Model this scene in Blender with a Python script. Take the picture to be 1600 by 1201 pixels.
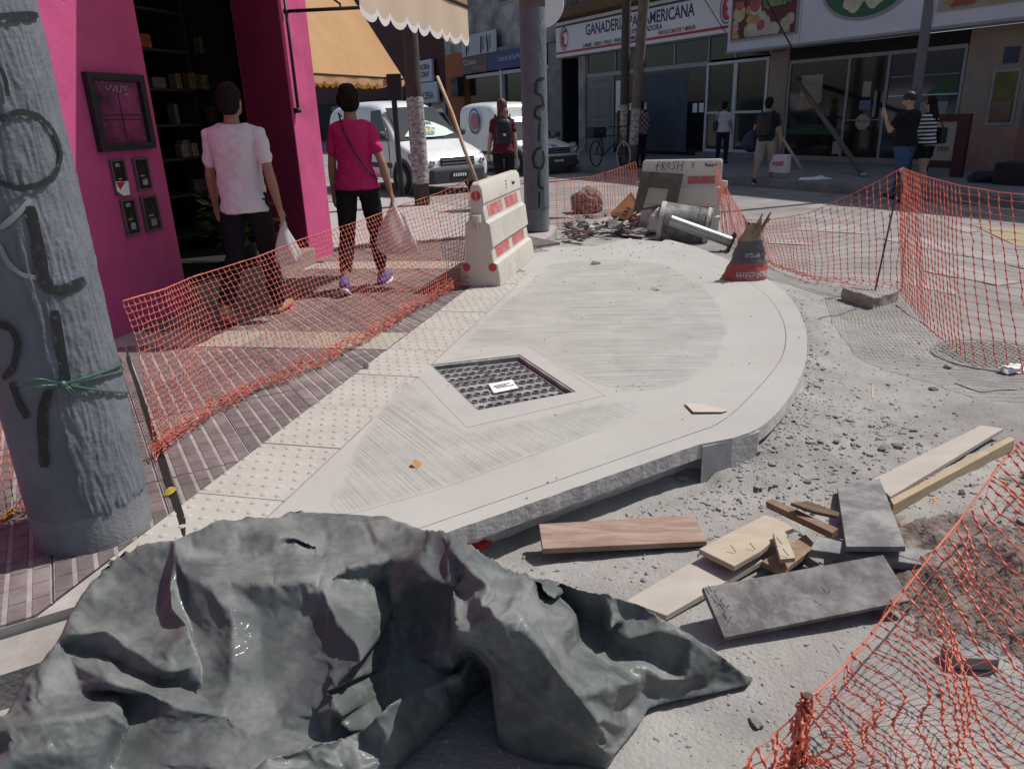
import bpy, bmesh, math, random
import numpy as np
from mathutils import Vector, Matrix, noise
from mathutils.geometry import delaunay_2d_cdt
random.seed(7); RNG = np.random.default_rng(7)
S = bpy.context.scene
for o in list(bpy.data.objects): bpy.data.objects.remove(o)
COL = S.collection
rad = math.radians
# ------------------------------------------------------------------ camera
F = 1170.0; TH = rad(19.8); RO = rad(2.1); CH = 1.42
R0 = Vector((1,0,0)); U0 = Vector((0,math.sin(TH),math.cos(TH))); FW = Vector((0,math.cos(TH),-math.sin(TH)))
CR = R0*math.cos(RO)-U0*math.sin(RO); CU = U0*math.cos(RO)+R0*math.sin(RO)
CAM = Vector((0,0,CH))
cd = bpy.data.cameras.new('camera'); cam = bpy.data.objects.new('camera', cd); COL.objects.link(cam)
cam.matrix_world = Matrix(((CR.x,CU.x,-FW.x,0),(CR.y,CU.y,-FW.y,0),(CR.z,CU.z,-FW.z,CH),(0,0,0,1)))
cd.sensor_width = 36; cd.lens = 36*F/1600; cd.clip_start = .05; cd.clip_end = 500
S.camera = cam
# ------------------------------------------------------------------ light
SUN_EL = 56; SUN_AZ = 22           # azimuth measured from +x towards +y
w = bpy.data.worlds.new('World'); S.world = w; w.use_nodes = True
nt = w.node_tree; bg = nt.nodes['Background']; sky = nt.nodes.new('ShaderNodeTexSky')
sky.sky_type = 'NISHITA'; sky.sun_disc = False; sky.sun_elevation = rad(SUN_EL); sky.sun_rotation = rad(90-SUN_AZ)
sky.dust_density = 2.0; sky.air_density = 1.0
nt.links.new(sky.outputs[0], bg.inputs[0]); bg.inputs[1].default_value = 0.088
sl = bpy.data.lights.new('sun','SUN'); sl.energy = 4.5; sl.angle = rad(.55); sl.color = (1,.96,.91)
so = bpy.data.objects.new('sun', sl); COL.objects.link(so)
sd = Vector((math.cos(rad(SUN_EL))*math.cos(rad(SUN_AZ)), math.cos(rad(SUN_EL))*math.sin(rad(SUN_AZ)), math.sin(rad(SUN_EL))))
so.rotation_euler = sd.to_track_quat('Z','Y').to_euler(); so.location = sd*40
S.view_settings.view_transform = 'Standard'; S.view_settings.look = 'None'; S.view_settings.exposure = 0.0; S.view_settings.gamma = 1
S.view_settings.use_curve_mapping = False
# ------------------------------------------------------------------ layout helpers (surveyed from one station point)
def ray(x,y): return FW + CR*((x-800)/F) - CU*((y-600.5)/F)
def G(x,y,z=0.0):
    d = ray(x,y); t = (z-CH)/d.z; return CAM + d*t
def up(g,py):                       # height above plan point g seen at image row py
    k = -(py-600.5)/F; q = Vector((g[0],g[1],0))-CAM
    # (q.U + z Uz) = k (q.F + z Fz)
    return (k*q.dot(FW)-q.dot(CU))/(CU.z-k*FW.z)
FD = Vector((0.477,-0.879,0)).normalized(); FN = Vector((FD.y,-FD.x,0)); F0 = Vector((6.2,24.2,0)); FROT = math.atan2(FD.y,FD.x)
def fac(u,n=0,z=0): return F0 + FD*u + FN*n + Vector((0,0,z))   # n metres out from the far facade
WD = Vector((.25,.968,0)).normalized(); WN = Vector((WD.y,-WD.x,0))  # pink wall direction / outward
ZR = -0.16
# ------------------------------------------------------------------ materials
_mc = {}
def mat(name, col, rough=.75, var=.25, vscale=6, col2=None, bump=0., bscale=60, spec=.4, metal=0, stretch=(1,1,1), coat=0, trans=0, dust=None, dscale=2.5, damt=.5, obj_rand=0, bdist=.01, detail=8, sub=0):
    if name in _mc: return _mc[name]
    m = bpy.data.materials.new(name); m.use_nodes = True; n = m.node_tree.nodes; l = m.node_tree.links
    b = n['Principled BSDF']; b.inputs['Roughness'].default_value = rough; b.inputs['Metallic'].default_value = metal
    b.inputs['Specular IOR Level'].default_value = spec
    if coat: b.inputs['Coat Weight'].default_value = coat; b.inputs['Coat Roughness'].default_value = .08
    if trans: b.inputs['Transmission Weight'].default_value = trans
    tc = n.new('ShaderNodeTexCoord'); mp = n.new('ShaderNodeMapping'); mp.inputs['Scale'].default_value = stretch
    l.new(tc.outputs['Object'], mp.inputs[0])
    vec = mp.outputs[0]
    if obj_rand:
        oi = n.new('ShaderNodeObjectInfo'); va = n.new('ShaderNodeVectorMath'); va.operation='MULTIPLY_ADD'
        cx = n.new('ShaderNodeCombineXYZ'); 
        for k in range(3): l.new(oi.outputs['Random'], cx.inputs[k])
        l.new(cx.outputs[0], va.inputs[0]); va.inputs[1].default_value=(37,53,71); l.new(vec, va.inputs[2]); vec = va.outputs[0]
    c2 = col2 if col2 else tuple(c*(1-var) for c in col)
    nz = n.new('ShaderNodeTexNoise'); nz.inputs['Scale'].default_value = vscale; nz.inputs['Detail'].default_value = detail; nz.inputs['Roughness'].default_value=.62
    l.new(vec, nz.inputs['Vector'])
    rp = n.new('ShaderNodeValToRGB'); rp.color_ramp.elements[0].position=.34; rp.color_ramp.elements[1].position=.66
    rp.color_ramp.elements[0].color=(*c2,1); rp.color_ramp.elements[1].color=(*col,1); l.new(nz.outputs[0], rp.inputs[0])
    out = rp.outputs[0]
    if dust:
        n2 = n.new('ShaderNodeTexNoise'); n2.inputs['Scale'].default_value=dscale; n2.inputs['Detail'].default_value=10; n2.inputs['Roughness'].default_value=.7; l.new(vec,n2.inputs['Vector'])
        r2 = n.new('ShaderNodeValToRGB'); r2.color_ramp.elements[0].position=.62-damt*.35; r2.color_ramp.elements[1].position=.75-damt*.15
        l.new(n2.outputs[0], r2.inputs[0]); mx = n.new('ShaderNodeMix'); mx.data_type='RGBA'; mx.inputs[7].default_value=(*dust,1)
        l.new(r2.outputs[0], mx.inputs[0]); l.new(out, mx.inputs[6]); out = mx.outputs[2]
    if obj_rand:
        hs = n.new('ShaderNodeHueSaturation'); mr = n.new('ShaderNodeMapRange'); mr.inputs[3].default_value=1-obj_rand; mr.inputs[4].default_value=1+obj_rand
        l.new(oi.outputs['Random'], mr.inputs[0]); l.new(mr.outputs[0], hs.inputs['Value']); l.new(out, hs.inputs['Color']); out = hs.outputs[0]
    l.new(out, b.inputs['Base Color'])
    if bump:
        n3 = n.new('ShaderNodeTexNoise'); n3.inputs['Scale'].default_value=bscale; n3.inputs['Detail'].default_value=6; l.new(vec,n3.inputs['Vector'])
        bp = n.new('ShaderNodeBump'); bp.inputs['Strength'].default_value=bump; bp.inputs['Distance'].default_value=bdist; l.new(n3.outputs[0], bp.inputs['Height']); l.new(bp.outputs[0], b.inputs['Normal'])
    if sub:
        tr = n.new('ShaderNodeBsdfTranslucent'); ad = n.new('ShaderNodeMixShader'); ad.inputs[0].default_value = sub
        l.new(out, tr.inputs[0]); l.new(b.outputs[0], ad.inputs[1]); l.new(tr.outputs[0], ad.inputs[2]); l.new(ad.outputs[0], n['Material Output'].inputs[0])
    _mc[name] = m; return m
def glass(name, tint=(.02,.025,.03), rough=.06, spec=.6):
    return mat(name, tint, rough=rough, var=.4, vscale=1.5, spec=spec)
# ------------------------------------------------------------------ mesh builder
class MB:
    def __init__(s): s.v=[]; s.f=[]; s.m=[]; s.cur=0
    def add(s, vs, fs, mi=None):
        b=len(s.v); s.v += [tuple(v) for v in vs]; s.f += [tuple(i+b for i in f) for f in fs]; s.m += [s.cur if mi is None else mi]*len(fs)
    def box(s, a, b, M=None, mi=None):
        x0,y0,z0=a; x1,y1,z1=b
        vs=[(x0,y0,z0),(x1,y0,z0),(x1,y1,z0),(x0,y1,z0),(x0,y0,z1),(x1,y0,z1),(x1,y1,z1),(x0,y1,z1)]
        if M: vs=[M@Vector(v) for v in vs]
        s.add(vs,[(0,3,2,1),(4,5,6,7),(0,1,5,4),(1,2,6,5),(2,3,7,6),(3,0,4,7)],mi); return s
    def prism(s, poly, z0, z1, mi=None):            # poly of (x,y) or with per-vertex z via callable
        n=len(poly); vs=[(p[0],p[1],z0) for p in poly]+[(p[0],p[1],z1) for p in poly]
        s.add(vs,[tuple(range(n-1,-1,-1)),tuple(range(n,2*n))]+[(i,(i+1)%n,n+(i+1)%n,n+i) for i in range(n)],mi); return s
    def slab3(s, pts, th, mi=None):                 # top outline 3D points, extruded along -normal
        n=len(pts); P=[Vector(p) for p in pts]; nn=Vector((0,0,0))
        for i in range(n): nn += (P[i]-P[0]).cross(P[(i+1)%n]-P[0])
        nn.normalize()
        if nn.z<0: P.reverse(); nn=-nn
        vs=[p-nn*th for p in P]+P
        s.add(vs,[tuple(range(n-1,-1,-1)),tuple(range(n,2*n))]+[(i,(i+1)%n,n+(i+1)%n,n+i) for i in range(n)],mi); return s
    def tube(s, pts, r, n=8, mi=None, cap=True, ell=None, upv=None):
        P=[Vector(p) for p in pts]; k=len(P); rr=r if isinstance(r,(list,tuple)) else [r]*k
        vs=[]; ref=Vector(upv) if upv else None
        for i in range(k):
            t=(P[min(i+1,k-1)]-P[max(i-1,0)]).normalized()
            if ref is None: ref=Vector((0,0,1)) if abs(t.z)<.9 else Vector((1,0,0))
            a=ref-t*ref.dot(t)
            if a.length<1e-4: a=t.orthogonal()
            a.normalize(); b=t.cross(a); 
            if not upv: ref=a
            ri=rr[i]; rx,ry = ri if isinstance(ri,(list,tuple)) else (ri,ri)
            for j in range(n):
                q=2*math.pi*j/n; vs.append(P[i]+a*(rx*math.cos(q))+b*(ry*math.sin(q)))
        fs=[(i*n+j,i*n+(j+1)%n,(i+1)*n+(j+1)%n,(i+1)*n+j) for i in range(k-1) for j in range(n)]
        if cap: fs += [tuple(range(n-1,-1,-1)),tuple((k-1)*n+j for j in range(n))]
        s.add(vs,fs,mi); return s
    def lathe(s, prof, c=(0,0,0), n=24, mi=None, cap=True, M=None):
        vs=[]
        for r,z in prof:
            for j in range(n):
                q=2*math.pi*j/n; v=Vector((r*math.cos(q),r*math.sin(q),z)); v = (M@v) if M else v+Vector(c); vs.append(v)
        k=len(prof); fs=[(i*n+j,i*n+(j+1)%n,(i+1)*n+(j+1)%n,(i+1)*n+j) for i in range(k-1) for j in range(n)]
        if cap: fs += [tuple(range(n-1,-1,-1)),tuple((k-1)*n+j for j in range(n))]
        s.add(vs,fs,mi); return s
    def ball(s, c, r, n=12, m=8, mi=None, M=None):
        rx,ry,rz = r if isinstance(r,(list,tuple)) else (r,r,r); c=Vector(c); vs=[]
        for i in range(1,m):
            t=math.pi*i/m
            for j in range(n):
                q=2*math.pi*j/n; d=Vector((rx*math.sin(t)*math.cos(q),ry*math.sin(t)*math.sin(q),rz*math.cos(t))); vs.append(c+(M@d if M else d))
        d=Vector((0,0,rz)); d=M@d if M else d
        vs += [c+d,c-d]; T=(m-1)*n
        fs=[(i*n+j,(i+1)*n+j,(i+1)*n+(j+1)%n,i*n+(j+1)%n) for i in range(m-2) for j in range(n)]
        fs += [(T,j,(j+1)%n) for j in range(n)]+[(T+1,(m-2)*n+(j+1)%n,(m-2)*n+j) for j in range(n)]
        s.add(vs,fs,mi); return s
    def mesh(s, name, mats, smooth=False):
        me=bpy.data.meshes.new(name); me.from_pydata(s.v,[],s.f)
        for m in (mats if isinstance(mats,(list,tuple)) else [mats]): me.materials.append(m)
        me.polygons.foreach_set('material_index', s.m)
        if smooth: me.polygons.foreach_set('use_smooth',[True]*len(s.f))
        me.update(); return me
    def build(s, name, mats, parent=None, smooth=False, M=None, angle=None):
        o=bpy.data.objects.new(name, s.mesh(name,mats,smooth)); COL.objects.link(o)
        if parent is not None: o.parent=parent
        if M is not None: o.matrix_local=M
        if angle: o.data.set_sharp_from_angle(angle=rad(angle))
        return o
def tag(o, label=None, cat=None, group=None, kind=None):
    if label: o['label']=label
    if cat: o['category']=cat
    if group: o['group']=group
    if kind: o['kind']=kind
    return o
def thing(name, label, cat, loc=(0,0,0), rotz=0, group=None):
    o=bpy.data.objects.new(name,None); COL.objects.link(o); o.location=loc; o.rotation_euler=(0,0,rotz); o.empty_display_size=.1
    return tag(o,label,cat,group)
def copy_tree(o, parent=None):
    c=o.copy(); COL.objects.link(c)
    if parent is not None: c.parent=parent
    for ch in list(o.children): copy_tree(ch,c)
    return c
def bevel(o, w, seg=2):
    bm=bmesh.new(); bm.from_mesh(o.data)
    bmesh.ops.bevel(bm, geom=[e for e in bm.edges if len(e.link_faces)==2 and e.calc_face_angle(0)>.5], offset=w, segments=seg, profile=.6, affect='EDGES', clamp_overlap=True)
    bm.to_mesh(o.data); bm.free(); return o
def text(s, size, name, m, parent, M, extrude=.002, bold=0, sx=1.0, align='CENTER', shear=0):
    cu=bpy.data.curves.new(name,'FONT'); cu.body=s; cu.size=size; cu.extrude=extrude; cu.offset=bold; cu.align_x=align; cu.align_y='CENTER'; cu.shear=shear; cu.resolution_u=3
    t=bpy.data.objects.new(name,cu); COL.objects.link(t)
    me=bpy.data.meshes.new_from_object(t.evaluated_get(bpy.context.evaluated_depsgraph_get())); bpy.data.objects.remove(t); bpy.data.curves.remove(cu)
    me.transform(Matrix.Diagonal((sx,1,1,1))); me.materials.clear(); me.materials.append(m)
    o=bpy.data.objects.new(name,me); COL.objects.link(o)
    if parent is not None: o.parent=parent
    o.matrix_local=M; return o
def frame(loc, xd, zd):                              # local x = xd, local z = zd (normal)
    x=Vector(xd).normalized(); z=Vector(zd).normalized(); y=z.cross(x); x=y.cross(z)
    return Matrix(((x.x,y.x,z.x,loc[0]),(x.y,y.y,z.y,loc[1]),(x.z,y.z,z.z,loc[2]),(0,0,0,1)))
def fbm(x,y,z=0,o=4): return noise.fractal(Vector((x,y,z)),.9,2.0,o)
# ================================================================== MATERIALS
DUSTC=(.46,.43,.405)
m_road = mat('dusty_road',(.345,.333,.312),rough=.95,vscale=3.2,col2=(.265,.255,.238),bump=.8,bscale=70,dust=(.20,.19,.18),dscale=1.3,damt=.45,spec=.15,bdist=.008)
m_rubble = mat('rubble',(.42,.40,.375),rough=.95,vscale=14,col2=(.33,.315,.295),bump=.6,bscale=70,obj_rand=.3,spec=.15)
m_smooth = mat('smooth_concrete',(.435,.428,.398),rough=.9,vscale=2.6,col2=(.36,.352,.328),bump=.2,bscale=160,dust=(.33,.315,.295),dscale=1.3,damt=.5,spec=.2,bdist=.004)
m_edge = mat('raw_slab_edge',(.50,.485,.465),rough=.95,vscale=9,col2=(.38,.37,.355),bump=.4,bscale=38,spec=.15,bdist=.012)
def broom(name, ang):
    m = mat(name,(.40,.393,.365),rough=.9,vscale=4,col2=(.33,.324,.30),spec=.2,dust=(.42,.413,.385),dscale=1.5,damt=.4)
    n=m.node_tree.nodes; l=m.node_tree.links; b=n['Principled BSDF']
    tc=n.new('ShaderNodeTexCoord'); mp=n.new('ShaderNodeMapping'); mp.inputs['Rotation'].default_value=(0,0,-ang); mp.vector_type='POINT'
    m2=n.new('ShaderNodeMapping'); m2.inputs['Scale'].default_value=(1.1,190,1)
    l.new(tc.outputs['Object'],mp.inputs[0]); l.new(mp.outputs[0],m2.inputs[0])
    nz=n.new('ShaderNodeTexNoise'); nz.inputs['Scale'].default_value=1; nz.inputs['Detail'].default_value=3; l.new(m2.outputs[0],nz.inputs['Vector'])
    bp=n.new('ShaderNodeBump'); bp.inputs['Strength'].default_value=.75; bp.inputs['Distance'].default_value=.006; l.new(nz.outputs[0],bp.inputs['Height']); l.new(bp.outputs[0],b.inputs['Normal'])
    rp=n.new('ShaderNodeValToRGB'); rp.color_ramp.elements[0].position=.30; rp.color_ramp.elements[1].position=.50
    rp.color_ramp.elements[0].color=(.52,.51,.50,1); rp.color_ramp.elements[1].color=(1,1,1,1); l.new(nz.outputs[0],rp.inputs[0])
    mx=n.new('ShaderNodeMix'); mx.data_type='RGBA'; mx.blend_type='MULTIPLY'; mx.inputs[0].default_value=1
    at=n.new('ShaderNodeAttribute'); at.attribute_name='finish'; l.new(at.outputs['Fac'],mx.inputs[0]); mb_=n.new('ShaderNodeMath'); mb_.operation='MULTIPLY'; mb_.inputs[1].default_value=.75; l.new(at.outputs['Fac'],mb_.inputs[0]); l.new(mb_.outputs[0],bp.inputs['Strength'])
    src=b.inputs['Base Color'].links[0].from_socket; l.new(src,mx.inputs[6]); l.new(rp.outputs[0],mx.inputs[7]); l.new(mx.outputs[2],b.inputs['Base Color'])
    return m
m_tact = mat('tactile_tile',(.40,.385,.34),rough=.9,vscale=5,col2=(.335,.32,.285),bump=.15,bscale=120,dust=(.41,.395,.36),dscale=4,damt=.5,obj_rand=.04)
m_tact_old = mat('worn_tactile_tile',(.36,.335,.275),rough=.9,vscale=5,col2=(.28,.26,.215),bump=.15,bscale=120,obj_rand=.06)
m_tile = mat('pavement_tile',(.165,.135,.130),rough=.9,vscale=9,col2=(.115,.092,.090),bump=.25,bscale=110,dust=(.225,.195,.188),dscale=3,damt=.45,obj_rand=.12,spec=.25)
m_groove = mat('dusty_tile_groove',(.33,.305,.295),rough=.95,vscale=9,col2=(.22,.20,.195),obj_rand=.1)
m_grout = mat('grout',(.40,.37,.35),rough=.95,vscale=8,var=.3)
m_dark = mat('dark_soil',(.09,.08,.07),rough=1,vscale=12,var=.5,bump=.5)
# ================================================================== GROUND
def inpoly(p,poly):
    c=False; n=len(poly); x,y=p[0],p[1]
    for i in range(n):
        a=poly[i]; b=poly[i-1]
        if (a[1]>y)!=(b[1]>y) and x < (b[0]-a[0])*(y-a[1])/(b[1]-a[1])+a[0]: c = not c
    return c
def plate(mb, outer, holes, z1, th, mi=None, side=None):
    pts=[Vector((p[0],p[1])) for p in outer]; edges=[(i,(i+1)%len(outer)) for i in range(len(outer))]
    for h in holes:
        b=len(pts); pts += [Vector((p[0],p[1])) for p in h]; edges += [(b+i,b+(i+1)%len(h)) for i in range(len(h))]
    vs,es,fs,_,_,_ = delaunay_2d_cdt(pts,edges,[],1,1e-5)
    keep=[]
    for f in fs:
        c=sum((vs[i] for i in f),Vector((0,0)))/len(f)
        if inpoly(c,outer) and not any(inpoly(c,h) for h in holes): keep.append(f)
    zt = z1 if callable(z1) else (lambda x,y: z1)
    mb.add([(v.x,v.y,zt(v.x,v.y)) for v in vs],keep,mi)
    for k,loop in enumerate([outer]+holes):
        n=len(loop); ar=sum(loop[i][0]*loop[(i+1)%n][1]-loop[(i+1)%n][0]*loop[i][1] for i in range(n))
        lp=list(loop) if (ar>0)==(k==0) else list(reversed(loop))
        mb.add([(p[0],p[1],zt(p[0],p[1])-th) for p in lp]+[(p[0],p[1],zt(p[0],p[1])) for p in lp],[(i,(i+1)%n,n+(i+1)%n,n+i) for i in range(n)],side if side is not None else mi)
def g2(*px,z=0): return [tuple(G(x,y,z))[:2] for x,y in px]
SA=Vector((-.98,1.93)); SB=Vector(g2((1100,691))[0])         # front edge of the ramp slab
sdir=(SB-SA).normalized(); snor=Vector((sdir.y,-sdir.x))
def jit(a,b,n,amp,seed):
    r=random.Random(seed); a=Vector(a);b=Vector(b);d=(b-a).normalized();nn=Vector((d.y,-d.x)); out=[]
    for i in range(n): t=i/n; out.append(tuple(a.lerp(b,t)+nn*(amp*r.uniform(-1,1) if i else 0)))
    return out
curve_px=[(1145,684),(1185,671),(1215,645),(1240,612),(1256,578),(1262,545),(1260,515),(1250,488),(1236,465),(1218,448),(1190,430),(1150,411),(1105,392),(1075,382),(1040,373)]
inner_px=[(1112,667),(1141,651),(1180,612),(1214,574),(1228,545),(1229,515),(1219,488),(1203,466),(1184,449),(1150,430),(1110,413),(1068,398),(1020,388)]
def smooth(poly,n=2):
    for _ in range(n):
        o=[poly[0]]
        for i in range(len(poly)-1):
            a=Vector(poly[i]);b=Vector(poly[i+1]); o += [tuple(a.lerp(b,.25)),tuple(a.lerp(b,.75))]
        o.append(poly[-1]); poly=o
    return poly
curve=smooth(g2(*curve_px)); inner=smooth(g2(*inner_px)); back=g2((985,372),(930,384),(880,386),(842,388),(812,400))
# tactile strip frame
TA=Vector((-1.33,2.70)); tw=.40; tl=.503
wd=Vector((WD.x,WD.y)); wn=Vector((WN.x,WN.y))
def tacP(t,s): v=TA+wd*t+wn*s; return (v.x,v.y)
EDGE=[p for p in curve[::3]]
def FILL(y): return .035+.07*max(0,min(1,(y-3.15)/.9))
def hroad(x,y):
    z=ZR+.012*fbm(x*1.3,y*1.3)+.006*fbm(x*6,y*6,3)+.004*fbm(x*17,y*17,5)
    d=(Vector((x,y))-SA).dot(snor)
    if -.5<d<.35 and y<3.2: z -= .035*math.exp(-((d-.02)/.10)**2)
    # loose dirt heaped at the right edge of the trench
    q=((x-2.35)/.55)**2+((y-2.45)/.42)**2
    if q<4: z += .20*math.exp(-q*1.3)*(1+.5*fbm(x*5,y*5,9))
    q=((x-1.55)/.9)**2+((y-3.3)/.35)**2
    if q<4: z += .018*math.exp(-q)*(1+fbm(x*9,y*9,2))
    e=min((x-cx_)**2+(y-cy_)**2 for cx_,cy_ in EDGE)**.5 if (.9<x<3.2 and 2.9<y<9) else 9
    if e<.7: z += FILL(y)*math.exp(-(e/.26)**2)
    if y>8: z = z*(max(0,1-(y-8)/3))+ (ZR+.004*fbm(x,y))*min(1,(y-8)/3)
    return z
def axis(a,b,step,lo,hi):
    v=list(np.arange(a,b,step)); s=step
    x=b
    while x<hi: v.append(x); s*=1.25; x+=s
    x=a; s=step
    while x>lo: s*=1.25; x-=s; v.insert(0,x)
    return v
xs=axis(-2.2,4.6,.035,-260,260); ys=axis(.9,7.6,.035,-120,420)
gv=[(x,y,hroad(x,y) if (-3<x<6 and 0<y<11) else ZR) for y in ys for x in xs]; nx=len(xs)
gf=[(j*nx+i,j*nx+i+1,(j+1)*nx+i+1,(j+1)*nx+i) for j in range(len(ys)-1) for i in range(nx-1)]
mb=MB(); mb.add(gv,gf); road=tag(mb.build('road',m_road,smooth=True),kind='structure')
# asphalt begins beyond the work site: real boundary between loose concrete dust and the old carriageway
AL=[Vector(g2(p,z=ZR)[0]) for p in ((700,345),(860,352),(1120,385),(1300,452),(1410,468),(1470,520),(1600,590),(2000,760))]
at_=road.data.attributes.new('asphalt','FLOAT','POINT'); av=np.zeros(len(gv))
for k,(x,y,z) in enumerate(gv):
    if x<-3 or x>6 or y<3 or y>14: av[k]=1.0 if (y>9 or x>6) else 0.0; continue
    b=9
    for a_,b_ in zip(AL,AL[1:]):
        d_=b_-a_; t_=max(0,min(1,(Vector((x,y))-a_).dot(d_)/d_.dot(d_))); q_=Vector((x,y))-a_-d_*t_; s_=1 if (d_.x*q_.y-d_.y*q_.x)>0 else -1; b=min(b,q_.length*s_,key=abs)
    av[k]=max(0,min(1,.5+b*2.2+.7*fbm(x*2,y*2,4)))
at_.data.foreach_set('value',av)
_n=m_road.node_tree.nodes;_l=m_road.node_tree.links;_b=_n['Principled BSDF']; _a=_n.new('ShaderNodeAttribute'); _a.attribute_name='asphalt'; _x=_n.new('ShaderNodeMix'); _x.data_type='RGBA'; _s=_b.inputs['Base Color'].links[0].from_socket
_t=_n.new('ShaderNodeTexCoord'); _z=_n.new('ShaderNodeTexNoise'); _z.inputs['Scale'].default_value=1.1; _z.inputs['Detail'].default_value=12; _z.inputs['Roughness'].default_value=.7; _r=_n.new('ShaderNodeValToRGB'); _r.color_ramp.elements[0].position=.35; _r.color_ramp.elements[1].position=.68; _r.color_ramp.elements[0].color=(.20,.187,.18,1); _r.color_ramp.elements[1].color=(.33,.31,.298,1)
_l.new(_t.outputs['Object'],_z.inputs['Vector']); _l.new(_z.outputs[0],_r.inputs[0]); _l.new(_a.outputs['Fac'],_x.inputs[0]); _l.new(_s,_x.inputs[6]); _l.new(_r.outputs[0],_x.inputs[7]); _l.new(_x.outputs[2],_b.inputs['Base Color'])
# ---------------- kerb ledge + sidewalk
e1=Vector((math.cos(rad(120)),math.sin(rad(120)))); e2=Vector((math.cos(rad(30)),math.sin(rad(30))))
fr0=Vector(g2((83,951))[0])                                   # tile edge passes here along e2
strip_l=[tacP(t,0) for t in (-.62,4.3)]
side_poly=[tuple(fr0-e2*6), tuple(fr0+e2*.46), tacP(-.28,-.005), tacP(4.3,-.005), *g2((800,400),(862,366),(870,352),(800,338)), (-1.9,14.9),(-14,13.2),(-14,-1)]
mb=MB(); plate(mb,side_poly,[],-.014,.30)
sidewalk=tag(mb.build('sidewalk',m_grout),kind='structure')
def tile_mesh(clips=None, mat_=m_tile, pads=(6,4), L=.4, W=.4):
    mb=MB(); g=.0035
    mb.box((g,g,-.03),(L-g,W-g,-.003),mi=1)
    a,b=pads
    for i in range(a):
        for j in range(b):
            x0=L*i/a+.0070; x1=L*(i+1)/a-.0070; y0=W*j/b+.0016; y1=W*(j+1)/b-.0016; h=.002
            mb.add([(x0,y0,-.004),(x1,y0,-.004),(x1,y1,-.004),(x0,y1,-.004),(x0+h,y0+h*.7,0),(x1-h,y0+h*.7,0),(x1-h,y1-h*.7,0),(x0+h,y1-h*.7,0)],[(4,5,6,7),(0,1,5,4),(1,2,6,5),(2,3,7,6),(3,0,4,7)])
    return mb.mesh('tile',[mat_,m_groove])
TM=tile_mesh()
RT=Matrix(((e2.x,e1.x,0,0),(e2.y,e1.y,0,0),(0,0,1,0),(0,0,0,1)))   # local x = e2, local y = e1
def clip_mesh(me, M, planes):
    bm=bmesh.new(); bm.from_mesh(me); iM=M.inverted()
    for co,no in planes:
        bmesh.ops.bisect_plane(bm, geom=bm.verts[:]+bm.edges[:]+bm.faces[:], plane_co=iM@Vector(co), plane_no=(iM.to_3x3()@Vector(no)), clear_outer=True)
    out=bpy.data.meshes.new('tile'); bm.to_mesh(out); bm.free(); [out.materials.append(q_) for q_ in me.materials]; return out
POLE_C=Vector((-1.60,2.51,0))
old_bands=[]   # worn tactile bands crossing the pavement: (centre line point, direction, half width)
bd=Vector((math.cos(rad(-10)),math.sin(rad(-10)))); bnr=Vector((-bd.y,bd.x))
for px in ((440,530),(640,414)): old_bands.append((Vector(g2(px)[0]),))
cnt=0
for i in range(-16,14):
    for j in range(0,28):
        c0=fr0+e2*(.4*i)+e1*(.4*j); cc=c0+e2*.2+e1*.2
        if not(-3.6<cc.x<1.0 and 1.3<cc.y<9.2): continue
        s=(cc-TA).dot(wn); t=(cc-TA).dot(wd)
        if t>4.35: lim=(cc-Vector(g2((862,366))[0])).dot(Vector((1,0)))
        if s>.30 and t<4.35: continue
        if t>=4.35 and (cc.x>.45 or s>1.0): continue
        wallside=(cc-Vector((-2.84,5.41))).dot(wn)
        if wallside<-.3 and cc.y>4.9: continue
        # visible only (cheap frustum test)
        v=Vector((cc.x,cc.y,0))-CAM; d=v.dot(FW); X=800+F*v.dot(CR)/d; Y=600-F*v.dot(CU)/d
        if X<-120 or Y<330 or Y>1150: continue
        inband=any(abs((cc-b[0]).dot(bnr))<.0 for b in old_bands)
        M=Matrix.Translation((c0.x,c0.y,0))@RT
        planes=[]
        if s>-.32 and t<4.35: planes.append(((TA-wn*.004).to_3d(),WN))
        for b in old_bands:
            q=(cc-b[0]).dot(bnr)
            if abs(q)<.5: planes.append(((b[0]+bnr*(.203 if q>0 else -.203)).to_3d(), Vector((-bnr.x,-bnr.y,0)) if q>0 else Vector((bnr.x,bnr.y,0))))
        me=clip_mesh(TM,M,planes) if planes else TM
        if planes and len(me.polygons)<4: continue
        o=bpy.data.objects.new('tile',me); COL.objects.link(o); o.parent=sidewalk; r=random.Random(i*99+j)
        o.matrix_local=Matrix.Translation((0,0,r.uniform(-.003,.001)))@M; cnt+=1
# flat strip, slot shade painted in, between tiles and tactile strip
mb=MB(); a=Vector(g2((196,548))[0]); b=Vector(g2((297,852))[0]); d_=(b-a).normalized(); n_=Vector((d_.y,-d_.x))
m_gapshade=mat('gap_shade_paint',(.012,.011,.010),rough=1)  # near black stands for shade in the slot and the grate holes
plate(mb,jit(a-n_*.012,b-n_*.016,14,.003,1)+jit(b+n_*.016,a+n_*.010,14,.003,2),[],.0015,.001); mb.build('painted_slot',m_gapshade,sidewalk)
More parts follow.
